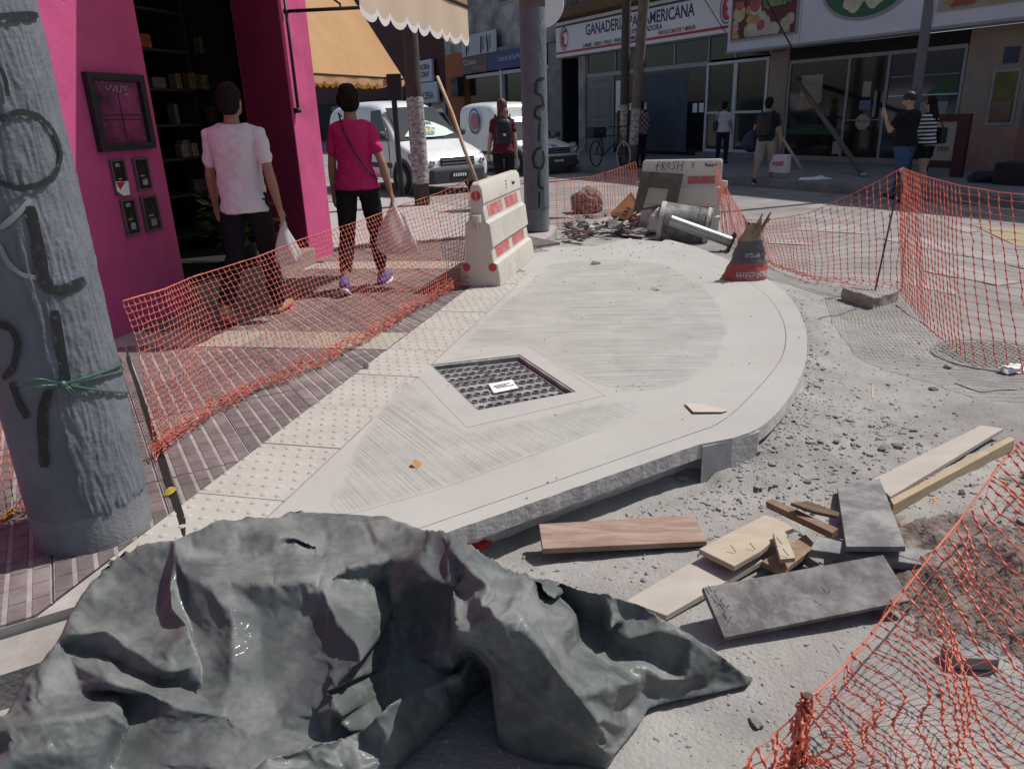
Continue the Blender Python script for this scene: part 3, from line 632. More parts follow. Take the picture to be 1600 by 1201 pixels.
mb=MB(); _u=(cB-cA); _w=Vector((-WN.x,-WN.y,0))*.26; mb.add([_u+Vector((0,0,.62)),_u+Vector((0,0,.30)),_u+Vector((0,0,.03)),_u*.985+_w*.5+Vector((0,0,-.02)),_u*.985+_w+Vector((0,0,.05)),_u+_w*.9+Vector((0,0,.40))],[(0,1,2,3,4,5)]); mb.build('end_flap',m_orange,aw1)
arm=thing('awning_arm','black tubular awning arm clamped to the sunlit pink pillar','awning arm',P0); arm.matrix_world=PM
a1=wpt(447,18,.07); a2=wpt(466,172,.07)
mb=MB(); mb.tube([a1+Vector((0,0,.25)),a2],.016,8); mb.build('upright',m_blackmetal,arm,smooth=True)
mb=MB(); mb.ball(a1,.032,8,6); mb.tube([a2+Vector((-.07,0,-.01)),a2+Vector((.03,0,-.01))],.014,8); mb.box(tuple(a2+Vector((-.05,-.02,-.03))),tuple(a2+Vector((.02,.02,.02)))); mb.build('bracket',m_blackmetal,arm,smooth=True)
e1_=atS(566,12,a1.y); mb=MB(); mb.tube([a1,a1.lerp(e1_,.5),e1_],.017,8); mb.build('arm',m_blackmetal,arm,smooth=True)
j_=a1.lerp(e1_,.72); k_=atS(512,-8,a1.y); mb=MB(); mb.tube([j_+Vector((0,0,-.01)),j_+Vector((0,0,.04)),k_],.012,8); mb.build('strut',m_blackmetal,arm,smooth=True)
oA=G(488,128,2.02); oB=G(632,134,2.02)
aw2=awning('orange_awning','orange awning with pale scalloped edge and yellow lining behind the sunlit pink pillar',oA,oB,2.1,(-1.25,.12,0),9,.12,m_orange,m_orange,m_otrim,end=True)
mb=MB(); K=48
for s_ in range(16):
    L=(oB-oA); a=L*(s_/16)+Vector((-.5,.1,-.02)); b=L*((s_+1)/16)+Vector((-.5,.1,-.02)); m_=(a+b)/2
    mb.add([a+Vector((0,0,.30)),b+Vector((0,0,.30)),b+Vector((0,0,.03)),(b+m_)/2+Vector((0,0,-.015)),m_+Vector((0,0,-.03)),(a+m_)/2+Vector((0,0,-.015)),a+Vector((0,0,.03))],[(0,1,2,3,4,5,6)])
mb.build('lining',m_yel,aw2)
# potted plants at the doorway
m_leaf=mat('glossy_leaf',(.075,.16,.03),rough=.45,vscale=8,col2=(.03,.075,.018),spec=.5,sub=.25)
def bush(name,label,loc,r,h,n,leaf,seed,potr=.14):
    rr=random.Random(seed); root=thing(name,label,'plant',loc)
    mb=MB(); mb.lathe([(potr*.7,0),(potr,.2),(potr*1.05,.2),(potr*1.05,.23),(potr*.9,.23),(potr*.9,.19)],n=16); mb.build('pot',mat('dark_pot',(.05,.035,.03),rough=.8),root,smooth=True)
    st=MB(); lf=MB()
    for i in range(n):
        a=rr.uniform(0,6.28); q=rr.random()**.5*r; zz=.25+rr.random()*h; c=Vector((q*math.cos(a),q*math.sin(a),zz)); 
        if i%9==0: st.tube([(0,0,.2),c*.5+Vector((0,0,.12)),c],[.006,.005,.003],5)
        d=Vector((math.cos(a)+rr.uniform(-.6,.6),math.sin(a)+rr.uniform(-.6,.6),rr.uniform(-.5,.7))).normalized(); up_=Vector((rr.uniform(-.4,.4),rr.uniform(-.4,.4),1)); sd_=d.cross(up_).normalized(); l=leaf*rr.uniform(.7,1.2); nn=sd_.cross(d)
        lf.add([c,c+d*l*.45+sd_*l*.28-nn*.01,c+d*l,c+d*l*.45-sd_*l*.28-nn*.01,c+d*l*.5+nn*l*.07],[(0,1,4),(1,2,4),(2,3,4),(3,0,4)])
    st.build('stem',mat('plant_stem',(.05,.06,.02)),root); tag(lf.build('foliage',m_leaf,root),kind='stuff'); return root
bush('potted_plant','bright green leafy potted plant beside the shaded pink door jamb',tuple(G(441,404,.0)),.15,.30,120,.10,5)
bush('potted_plant','shadowed leafy potted plant on the shop step behind the person in white',tuple(PM@Vector((-.08,1.72,.155))),.28,.42,170,.13,8)
# ================================================================== BARRIERS
m_barrier=mat('cream_plastic',(.72,.69,.62),rough=.55,vscale=2.5,col2=(.63,.60,.535),bump=.08,bscale=30,dust=(.50,.475,.43),dscale=4,damt=.24,spec=.4,sub=.28)
m_reflect=mat('red_reflective_sheet',(.55,.06,.06),rough=.45,vscale=40,var=.2); m_pinkref=mat('faded_red_sheet',(.52,.14,.14),rough=.5,vscale=30,var=.25,dust=(.55,.35,.32),dscale=9,damt=.4)
PROF=[(.187,0),(.186,.09),(.168,.195),(.133,.213),(.116,.335),(.135,.345),(.112,.548),(.078,.568),(.056,.70),(.068,.714),(.052,.855),(.03,.885)]
def barrier(label,loc,xdir,L,hs=1.0):
    root=thing('plastic_barrier',label,'barrier',loc,math.atan2(xdir[1],xdir[0]))
    prof=[(y,z*hs) for y,z in PROF]; loop=[(-y,z) for y,z in prof]+[(y,z) for y,z in reversed(prof)]; n=len(loop)
    xs_=[0,.012,.03,L*.25,L*.5,L*.75,L-.03,L-.012,L]; sh=[.965,.99,1,1,1,1,1,.99,.965]; vs=[]
    for x,s_ in zip(xs_,sh):
        for y,z in loop: vs.append((x,y*s_,z*(1 if s_==1 else (.992 if s_>.97 else .975))+(0 if z>0 else 0)))
    k=len(xs_); mb=MB(); mb.add(vs,[(i*n+j,(i+1)*n+j,(i+1)*n+(j+1)%n,i*n+(j+1)%n) for i in range(k-1) for j in range(n)]+[tuple(range(n)),tuple((k-1)*n+j for j in range(n-1,-1,-1))])
    b=mb.build('body',m_barrier,root,smooth=True,angle=32)
    bm=bmesh.new(); bm.from_mesh(b.data); bmesh.ops.recalc_face_normals(bm,faces=bm.faces); bm.to_mesh(b.data); bm.free()
    for s_ in (-1,1):
        for (ya,za,yb,zb) in ((.130,.232*hs,.119,.318*hs),(.075,.59*hs,.0595,.685*hs)):
            for (a,c) in ((.08,.42),(.52,.86)):
                mb=MB(); e=.003*s_
                P=[(L*a,s_*ya+e,za),(L*c,s_*ya+e,za),(L*c,s_*yb+e,zb),(L*a,s_*yb+e,zb)]
                mb.slab3(P,.002) if False else mb.add(P+[(x,y-e*.9,z) for x,y,z in P],[(0,1,2,3),(0,4,5,1),(1,5,6,2),(2,6,7,3),(3,7,4,0)])
                mb.build('reflector',m_pinkref,root)
    for x0,sg in ((0,-1),(L,1)):
        for y,z in ((-.118,.165*hs),(.118,.165*hs),(0,.775*hs)):
            r=.036 if z<.5 else .042; mb=MB(); M=frame((x0+sg*.001,y,z),(0,1,0),(sg,0,0)); mb.lathe([(r,0),(r,.004)],n=20,M=M); mb.build('round_reflector',m_reflect,root)
        mb=MB(); mb.box((x0+sg*.0055-.0008,-.004,.735*hs),(x0+sg*.0055+.0008,.004,.815*hs)); mb.build('rib',m_barrier,root)
        mb=MB(); mb.lathe([(.0,.56*hs),(.045,.56*hs),(.045,.62*hs),(.0,.62*hs)],c=(x0+sg*.035,0,0),n=16,cap=False); mb.lathe([(.014,.49*hs),(.018,.56*hs)],c=(x0+sg*.02,0,0),n=10); mb.build('hinge_lug',m_barrier,root,smooth=True,angle=40)
    return root
bN=(Vector(g2((720,446))[0])+Vector(g2((782,448))[0]))/2; bF=Vector(g2((834,402))[0]); bd1=Vector((.27,1.15)).normalized()
L1=(bF-Vector(g2((782,448))[0])).length
b1d=(bF-Vector(g2((782,448))[0])).normalized()
bar1=barrier('cream plastic road barrier with a wooden stick stuck in its top, beside the new ramp',(bN.x,bN.y,0.003),b1d,L1)
b2R=G(1123,357,-.10); b2d=Vector((-1.0,.30)).normalized()
bar2=barrier('cream plastic road barrier sprayed with a black scribble, behind the fallen bin',(b2R.x,b2R.y,-.13),b2d,1.02,1.04)
def side_text(root,side,x,z,y,s,size,name,m,sl,flip):   # text on the top band of a barrier side
    M=frame((x,side*y,z),(flip,0,0),(0,side*1,.11)); return text(s,size,name,m,root,M,extrude=.001,bold=.001)
M1=-1
side_text(bar1,-1,L1*.78,.79,.063,'Basani',.045,'lettering',m_ink,0,1)
side_text(bar1,-1,L1*.58,.80,.063,'3 S c',.04,'lettering',m_ink,0,1).rotation_euler.rotate_axis('Z',rad(-90))
side_text(bar2,1,1.02*.14,.85,.063,'Basani',.06,'lettering',m_ink,0,-1)
side_text(bar2,1,1.02*.36,.85,.063,'3 S c',.04,'lettering',m_ink,0,-1).rotation_euler.rotate_axis('Z',rad(-90))
gmb=MB()
for st in ([(0,0),(.02,.10),(.05,.11)],[(-.02,.055),(.06,.06)],[(.07,.0),(.08,.10),(.11,.09),(.085,.05),(.12,0)],[(.16,.10),(.13,.06),(.15,.02),(.18,.06),(.16,.10)],[(.25,.10),(.21,.09),(.24,.05),(.22,.01),(.19,.02)],[(.28,.11),(.27,0)],[(.275,.05),(.33,.06)],[(.345,.11),(.325,-.01)]):
    gmb.tube([(1.02*.82-x*1.0,.066-.05*(z-.03)*0,.79+z*1.05) for x,z in st],.0045,4)
gmb.build('graffiti',m_spray,bar2)
# wooden stick stuck in barrier 1
m_wood=mat('raw_wood',(.50,.40,.28),rough=.85,vscale=3,col2=(.36,.27,.18),stretch=(1,1,8),bump=.2)
stq=Vector((bN.x,bN.y,.87))+Vector((b1d.x,b1d.y,0))*.10
stk=thing('wooden_stick','pale bare wooden stick standing in the top of the left plastic barrier','stick',stq)
d=ray(683,120); t=((stq+Vector((0,.05,0))-CAM).dot(FW))/d.dot(FW); tp=CAM+d*t-stq
mb=MB(); mb.tube([(0,0,-.03),tp*.33+Vector((-.008,0,0)),tp*.66+Vector((.006,0,0)),tp],[.017,.016,.016,.015],8); mb.build('shaft',m_wood,stk,smooth=True)
# ================================================================== CEMENT BAG, BLOCK, BIN
m_bagred=mat('red_paper_bag',(.40,.085,.08),rough=.75,vscale=6,var=.25,bump=.35,bscale=18,bdist=.02,dust=(.40,.25,.23),dscale=5,damt=.3); m_baggrey=mat('grey_paper_bag',(.12,.118,.115),rough=.75,vscale=6,var=.3,bump=.35,bscale=18,bdist=.02,dust=(.20,.19,.18),dscale=5,damt=.35); m_kraft=mat('kraft_paper',(.40,.29,.18),rough=.85,vscale=9,col2=(.16,.11,.07),bump=.5,bscale=22,bdist=.02)
bgL=G(1130,441,-.02); bgR=G(1200,447,-.02); bc=(bgL+bgR)/2+Vector((.02,.14,0)); bw=(bgR-bgL).length/2
bz=up((bc.x,bc.y),352)
bag=thing('cement_bag','part used paper cement bag standing on the ramp, red below, dark grey above, torn top','bag',(bc.x,bc.y,-.03)); bH=bz+.03
RN=[(0,.80,.80),(.02,.97,.97),(.10,1.02,1.0),(.22,.95,.92),(.34,.82,.80),(.36,.81,.79),(.46,.74,.66),(.60,.66,.52),(.72,.57,.42),(.74,.56,.41),(.84,.46,.30),(.90,.42,.24),(.97,.40,.22),(1.0,.42,.22)]
lean=lambda z: (.42*z*bw+.04*math.sin(z*6)*bw)
def bagP(z,a,off=0):
    for i in range(len(RN)-1):
        if RN[i][0]<=z<=RN[i+1][0]+1e-6:
            f=(z-RN[i][0])/max(1e-6,RN[i+1][0]-RN[i][0]); rx=RN[i][1]*(1-f)+RN[i+1][1]*f; ry=RN[i][2]*(1-f)+RN[i+1][2]*f; break
    w=1+.11*fbm(math.cos(a)*1.8,math.sin(a)*1.8+z*3,3)+.07*z*math.sin(5*a+z*9)-.05*max(0,math.sin(z*26+math.cos(a)*3))
    ca,sa=math.cos(a),math.sin(a); sq=lambda v: math.copysign(abs(v)**.8,v)
    return Vector((lean(z)+bw*rx*w*sq(ca)+off*ca, bw*.62*ry*w*sq(sa)+off*sa, bH*z+ (.05*bH*math.sin(3*a+1) if z>.95 else 0)))
mb=MB(); zz=[0,.01,.02,.05,.1,.15,.2,.26,.3,.34,.36,.4,.45,.5,.55,.6,.66,.72,.74,.79,.84,.88,.92,.97,1.0]; n=40
vs=[bagP(z,2*math.pi*j/n) for z in zz for j in range(n)]
mb.add(vs,[(i*n+j,i*n+(j+1)%n,(i+1)*n+(j+1)%n,(i+1)*n+j) for i in range(len(zz)-1) for j in range(n)]+[tuple(range(n-1,-1,-1))])
mb.m=[0 if zz[k//n]<.355 else (1 if zz[k//n]<.73 else 2) for k in range((len(zz)-1)*n)]+[0]
mb.build('sack',[m_bagred,m_baggrey,m_kraft],bag,smooth=True)
mb=MB()
for k,(a,l) in enumerate(((.2,.11),(1.2,.07),(2.6,.10),(3.6,.06),(5.0,.12),(5.7,.08))):
    b0=bagP(.98,a-.35); b1=bagP(.98,a+.35); tp=(b0+b1)/2+Vector((math.cos(a)*.05,math.sin(a)*.03,l)); mb.add([b0,b1,tp,tp+Vector((.012,.008,-.02))],[(0,1,2),(0,2,3)])
mb.build('torn_flap',m_kraft,bag)
def bag_text(s,size,z0,a0,m):
    o=text(s,size,'lettering',m,bag,Matrix.Identity(4),extrude=0.0,bold=.002)
    for v in o.data.vertices:
        x,y=-v.co.x,-v.co.y                       # the sack stands on its head
        p=bagP(min(.99,max(.01,z0+y/bH)),a0+x/(bw*.72),.006); v.co=p+Vector((0,0,v.co.z*0))
    return o
m_pale=mat('pale_print',(.50,.42,.40),rough=.7,var=.2,vscale=20)
bag_text('Holcim',.075,.17,-1.35,m_pale); bag_text('Fuerte',.07,.49,-1.25,mat('grey_print',(.30,.30,.31),rough=.7,var=.2))
# concrete block with rod
m_block=mat('broken_concrete',(.34,.315,.285),rough=.95,vscale=9,col2=(.24,.22,.20),bump=.8,bscale=40,bdist=.015)
def rough_block(name,top,th,m,parent=None,amp=.012,seed=1,cuts=4):
    mb=MB(); mb.slab3(top,th); o=mb.build(name,m,parent); bm=bmesh.new(); bm.from_mesh(o.data); bmesh.ops.bevel(bm,geom=bm.edges[:],offset=.006,segments=1,affect='EDGES'); bmesh.ops.subdivide_edges(bm,edges=[e for e in bm.edges if e.calc_length()>.02],cuts=cuts,use_grid_fill=True); bmesh.ops.triangulate(bm,faces=[f for f in bm.faces if len(f.verts)>4])
    for v in bm.verts:
        q=v.co*14+Vector((seed,0,0)); v.co += Vector((noise.noise(q),noise.noise(q+Vector((7,0,0))),noise.noise(q+Vector((0,9,0)))))*amp
    bm.to_mesh(o.data); bm.free(); return o
zt=-.065
blk=thing('concrete_block','broken concrete block lying on the road as the foot of a thin net rod','block',G(1362,470,ZR)); o_=Vector(blk.location)
rough_block('lump',[G(1316,450,zt)-o_,G(1366,465,zt)-o_,G(1406,454,zt)-o_,G(1352,443,zt)-o_],.105,m_block,blk,.014)
rod_b=G(1367,454,zt); m_rust=mat('rusty_rod',(.10,.06,.045),rough=.9,vscale=40,var=.5)
rb_=Vector((rod_b.x,rod_b.y)); rod_t=None
d=ray(1408,268); t=((rod_b+Vector((0,.12,0))-CAM).dot(FW))/d.dot(FW); rod_t=CAM+d*t
mb=MB(); mb.tube([rod_b-o_-Vector((0,0,.03)),rod_t-o_],.008,6); mb.build('rod',m_rust,blk)
wl=thing('wood_lath','short pale lath holding the net at the top of the rod','lath',rod_t); mb=MB(); Mx=Matrix.Rotation(rad(-24),4,'Y'); mb.box((-.012,-.012,-.19),(.014,.006,.02),M=Mx); bevel(mb.build('lath_strip',m_wood,wl),.003)
# bin
m_bin=mat('dented_bin_metal',(.13,.135,.13),rough=.6,vscale=7,col2=(.07,.072,.07),dust=(.33,.32,.30),dscale=6,damt=.5,bump=.3,bscale=14); m_galv=mat('galvanised_steel',(.36,.38,.38),rough=.45,vscale=9,var=.25,metal=.6,dust=(.30,.29,.28),dscale=7,damt=.4); m_brim=mat('pale_metal_rim',(.50,.47,.42),rough=.55,var=.25)
r_=.255
ba=G(1036,380,ZR)+Vector((0,.22,r_-.02)); bb=G(1096,388,ZR)+Vector((.02,.25,r_-.02))
ax=(bb-ba).normalized(); ax=Vector((.90,-.26,-.13)).normalized(); Lb=.62
binc=ba
bn=thing('litter_bin','dented round metal litter bin lying on its side with its mount pipe','litter bin',binc)
Mb=frame((0,0,0),(0,.1,1),ax)
mb=MB(); prof=[(r_*.96,0.02),(r_,0.0),(r_,.02),(r_*.985,.03),(r_*.985,Lb-.05),(r_,Lb-.04),(r_,Lb),(r_*.93,Lb+.005),(0.001,Lb+.01)]; 
mb.lathe(prof,n=32,M=Mb,cap=False); mb.lathe([(r_*.955,.02),(r_*.955,Lb-.06),(.001,Lb-.05)],n=32,M=Mb,cap=False)
dr=mb.build('drum',m_bin,bn,smooth=True,angle=40)
for v in dr.data.vertices: v.co += Vector(noise.noise_vector(v.co*5))*.012
for z0_,z1_ in ((-.01,.045),(Lb-.06,Lb-.015)):
    mb=MB(); mb.lathe([(r_*1.005,z0_),(r_*1.03,z0_),(r_*1.03,z1_),(r_*1.005,z1_)],n=32,M=Mb,cap=False); mb.build('rim',m_brim,bn,smooth=True,angle=40)
mb=MB(); K=7
vs=[]
for i in range(K+1):
    for z in (.06,.24):
        a=rad(150)+rad(70)*i/K; vs.append(Mb@Vector((r_*1.012*math.cos(a),r_*1.012*math.sin(a),z+.02*math.sin(i*2.3))))
mb.add(vs,[(2*i,2*i+1,2*i+3,2*i+2) for i in range(K)]); mb.build('red_label',m_red,bn,smooth=True)
pA=G(1047,346,0); pB=G(1141,393,ZR)
pipe=thing('mounting_pipe','grey steel pipe with square bolt flange lying in front of the fallen bin','pipe',(pB.x,pB.y,ZR))
PB=Vector((0,0,.11)); d=ray(1047,344); t=((pB+Vector((-.95,.06,.2))-CAM).dot(FW))/d.dot(FW); PA=CAM+d*t-Vector(pipe.location)
mb=MB(); pr=.062; dv=(PB-PA).normalized(); mb.tube([PA,PB],pr,18); mb.build('tube',m_galv,pipe,smooth=True,angle=40)
Mf=frame(PB,dv.cross(Vector((0,0,1))),dv); mb=MB(); mb.box((-.11,-.11,0),(.11,.11,.014),M=Mf); bevel(mb.build('flange',m_blackmetal,pipe),.004)
for sx in (-1,1):
    for sy in (-1,1):
        mb=MB(); mb.lathe([(.012,0),(.012,.02)],n=8,M=Mf@Matrix.Translation((sx*.08,sy*.08,.0))); mb.build('bolt',m_galv,pipe)
# ------------------------------------------------ debris heap between the pole and the barrier
m_ply=mat('grey_weathered_board',(.25,.225,.20),rough=.9,vscale=5,col2=(.17,.15,.135),stretch=(1,6,1),bump=.2,dust=(.36,.34,.31),dscale=5,damt=.5,obj_rand=.15)
m_brownboard=mat('brown_hardboard',(.105,.082,.068),rough=.85,vscale=4,var=.2,dust=(.16,.135,.12),dscale=5,damt=.3)
def board(name,label,cat,px,zs,th,m,group=None,bev=.0015,seed=0):
    pts=[G(x,y,z) for (x,y),z in zip(px,zs if isinstance(zs,(list,tuple)) else [zs]*len(px))]
    c=sum(pts,Vector((0,0,0)))/len(pts); mb=MB(); mb.slab3([p-c for p in pts],th); o=mb.build(name,m); o.location=c
    return tag(bevel(o,bev,1),label,cat,group)
fb=thing('frame_board','brown hardboard panel with a square hole leaning against the scribbled barrier','board',(b2R.x,b2R.y,-.06),math.atan2(b2d.y,b2d.x))
mb=MB()
def lp(px): # leaning plane in front of barrier 2
    n_=Vector((-b2d.y,b2d.x,0)); n_=n_ if n_.y<0 else -n_
    q0=b2R+n_*.50; q0.z=ZR; nn=(n_*.88+Vector((0,0,.42))).normalized(); d=ray(*px); t=(q0-CAM).dot(nn)/d.dot(nn); p=CAM+d*t; return fb.matrix_basis.inverted()@p
fb.matrix_basis=Matrix.Translation(fb.location)@Matrix.Rotation(math.atan2(b2d.y,b2d.x),4,'Z')
O=[lp(p) for p in ((1003,268),(1068,272),(1058,318),(989,331))]; I=[lp(p) for p in ((1014,292),(1045,295),(1039,318),(1004,326))]
for a in range(4):
    b_=(a+1)%4; mb.slab3([O[a],O[b_],I[b_],I[a]],.012)
mb.build('panel',m_brownboard,fb)
so=thing('warning_sign','orange diamond warning sign lying in the debris beside the hardboard panel','sign',G(985,330,ZR))
m_osign=mat('orange_sign_sheet',(.60,.22,.03),rough=.5,vscale=4,var=.15,dust=(.50,.35,.22),dscale=6,damt=.4)
sp=[(953,334),(986,300),(1000,322),(978,345)]; zz_=[-.02,.30,.20,-.02]
pts=[G(x,y,z)-Vector(so.location) for (x,y),z in zip(sp,zz_)]; 
mb=MB(); mb.slab3(pts,.006); mb.build('panel',m_osign,so)
c_=(pts[0]+pts[2])/2; nn=(pts[1]-pts[0]).cross(pts[2]-pts[0]).normalized(); nn=nn if nn.y<0 else -nn
mb=MB(); mb2=Matrix.Identity(4)
for k in range(3):
    Mx=frame(c_+nn*.004+(pts[1]-pts[0])*(.10-.13*k)+(pts[3]-pts[0])*(.1+.05*k),pts[3]-pts[0],nn); mb.box((-.09,-.012,0),(.09-.03*k,.012,.002),M=Mx)
mb.build('lettering',m_ink,so)
deb=[([(900,335),(940,352),(925,357),(897,340)],-.06,'thin pale plank at the left of the debris heap'),([(940,337),(975,350),(968,355),(935,342)],-.03,'narrow grey plank across the debris heap below the orange sign'),([(968,348),(1000,345),(1004,352),(975,358)],-.07,'grey board scrap at the right of the debris heap'),([(916,345),(952,338),(957,343),(921,351)],-.02,'dusty board scrap on top of the debris heap'),([(955,352),(985,362),(972,366),(947,356)],-.10,'dark scrap board at the front of the debris heap'),([(885,362),(918,366),(917,371),(886,369)],-.05,'short brown stick of wood in front of the debris heap'),([(905,359),(912,358),(912,362),(905,363)],.0,'small wood chip lying on the short brown stick')]
for px,z,lb in deb: board('scrap_board',lb,'board',px,[z,z+.02,z-.02,z-.03],.018,m_ply,'scrap boards in the debris heap')
board('checked_sheet','pale checked paper sheet lying at the foot of the debris heap','paper',[(970,359),(1004,357),(1006,371),(972,367)],-.12,.006,mat('checked_print',(.50,.46,.43),rough=.8,vscale=40,col2=(.34,.28,.27)))
mb=MB(); tA=G(962,337,-.05);tB=G(1003,345,-.05); mb.tube([Vector((0,0,.0)),(tB-tA)*.5+Vector((0,0,.02)),tB-tA],.075,14); o=mb.build('plastic_duct',mat('dark_duct',(.05,.05,.052),rough=.5,var=.4,dust=(.2,.19,.18),dscale=6),smooth=True); o.location=tA; tag(o,'dark plastic duct stub lying between the orange sign and the bin','duct')
def crumple(name,label,cat,c,r,m,seed,sub=3,amp=.35,parent=None):
    bm=bmesh.new(); bmesh.ops.create_icosphere(bm,subdivisions=sub,radius=1)
    for v in bm.verts:
        p=v.co.copy(); k=1+amp*noise.noise(p*1.7+Vector((seed,0,0)))+amp*.6*noise.noise(p*4.3+Vector((0,seed,0)))+amp*.3*noise.noise(p*9+Vector((seed,seed,0))); v.co=Vector((p.x*r[0],p.y*r[1],max(p.z,-.55)*r[2]))*k
    me=bpy.data.meshes.new(name); bm.to_mesh(me); bm.free(); me.materials.append(m); o=bpy.data.objects.new(name,me); COL.objects.link(o); o.location=c
    if parent: o.parent=parent
    return tag(o,label,cat) if label else o
p=G(917,333,ZR); crumple('rubble_sack','bulging dirty striped sack of rubble under the net left of the orange sign','sack',(p.x,p.y+.1,.0),(.27,.22,.24),mat('dirty_striped_sack',(.22,.18,.165),rough=.85,vscale=9,col2=(.10,.07,.065),dust=(.34,.29,.26),dscale=8,damt=.4,bump=.4,bscale=16),3.1,sub=4,amp=.28)
p=G(1013,362,ZR); crumple('crumpled_plastic','crumpled red and clear plastic spilling from the fallen bin','plastic bag',(p.x,p.y+.02,-.05),(.20,.15,.13),mat('red_plastic_scrap',(.45,.05,.05),rough=.4,vscale=7,col2=(.38,.32,.30)),5.4,amp=.6)
p=G(1018,350,ZR); crumple('crumpled_cardboard','torn brown cardboard at the mouth of the fallen bin','cardboard',(p.x-.02,p.y+.02,.0),(.13,.13,.24),mat('brown_card',(.20,.15,.11),rough=.9,var=.4,vscale=6),8.8,amp=.55)
p=G(1008,338,0); crumple('grey_helmet_lump','grey plastic scrap resting left of the bin mouth','plastic scrap',(p.x,p.y,.02),(.15,.12,.10),m_galv,2.2,amp=.2)
p=G(1034,330,0.1); crumple('white_liner','white bin liner bulging out of the fallen bin','bin liner',tuple(Vector(binc)+ax*.02),(.17,.17,.17),mat('white_liner_plastic',(.55,.52,.52),rough=.45,vscale=5,var=.25),6.1,amp=.25)

mb=MB(); rr=random.Random(21)
for i in range(150):
    x=rr.uniform(885,1015); y=345+rr.gauss(6,9); g=G(x,y,-.09+.05*rr.random()); a=rr.uniform(0,6.28); l=rr.uniform(.02,.13); w_=rr.uniform(.01,.05); M=Matrix.Translation(g)@Matrix.Rotation(a,4,'Z')@Matrix.Rotation(rr.gauss(0,.35),4,'X')@Matrix.Rotation(rr.gauss(0,.3),4,'Y'); mb.box((-l,-w_,-.006),(l,w_,.006),M=M,mi=rr.choice((0,0,0,1,2,3,4)))
tag(mb.build('debris_scraps',[m_ply,m_brownboard,mat('pale_scrap',(.42,.40,.37),rough=.9,var=.2),m_rubble,mat('pink_scrap',(.34,.17,.15),rough=.8,var=.3)]),'small splinters, tile chips and paper scraps covering the debris heap','debris',kind='stuff')
# ================================================================== NETS
def facW(px,py,n=0.0):
    d=ray(px,py); o=F0+FN*n; t=((o-CAM).dot(FN))/d.dot(FN); p=CAM+d*t; return (p-F0).dot(FD),p.z
m_net=mat('orange_net_plastic',(.84,.25,.17),rough=.5,vscale=9,var=.22,spec=.4,sub=.3)
def net_mesh(mb_v, mb_f, P, rv, rh, pad, dbl=True):
    """P[i,j,3] grid: i along the net, j down. strands as square prisms, vertical strands swell into the knots"""
    def prisms(A,B,ra,rb_,off):
        D=B-A; Ln=np.linalg.norm(D,axis=1,keepdims=True); D=D/np.maximum(Ln,1e-9)
        ref=np.tile(np.array([[.35,.9,.2]]),(len(A),1)); X=np.cross(D,ref); X/=np.maximum(np.linalg.norm(X,axis=1,keepdims=True),1e-9); Y=np.cross(D,X)
        vs=np.concatenate([A+X*ra,A+Y*ra*.6,A-X*ra,A-Y*ra*.6,B+X*rb_,B+Y*rb_*.6,B-X*rb_,B-Y*rb_*.6],1).reshape(-1,3)
        n=len(A); b=(np.arange(n)*8)[:,None]+off
        fs=np.concatenate([b+np.array(q)[None,:] for q in ((0,1,5,4),(1,2,6,5),(2,3,7,6),(3,0,4,7))])
        return vs,fs
    out=[]; off=sum(len(v) for v in mb_v)
    A=P[:,:-1].reshape(-1,3); B=P[:,1:].reshape(-1,3); M_=(A+B)/2
    segs=[(A,M_,rv*pad,rv*.8),(M_,B,rv*.8,rv*pad)]
    A=P[:-1].reshape(-1,3); B=P[1:].reshape(-1,3); M_=(A+B)/2
    segs += [(A,M_,rh*1.25,rh),(M_,B,rh,rh*1.25)]
    for a,b,ra,rb_ in segs:
        v,f=prisms(a,b,ra,rb_,off); off+=len(v); mb_v.append(v); mb_f.append(f)
def lerp_poly(pts,ts):
    P=np.array([tuple(p) for p in pts],float); d=np.r_[0,np.cumsum(np.linalg.norm(np.diff(P,axis=0),axis=1))]; d/=d[-1]
    return np.stack([np.interp(ts,d,P[:,k]) for k in range(P.shape[1])],1)
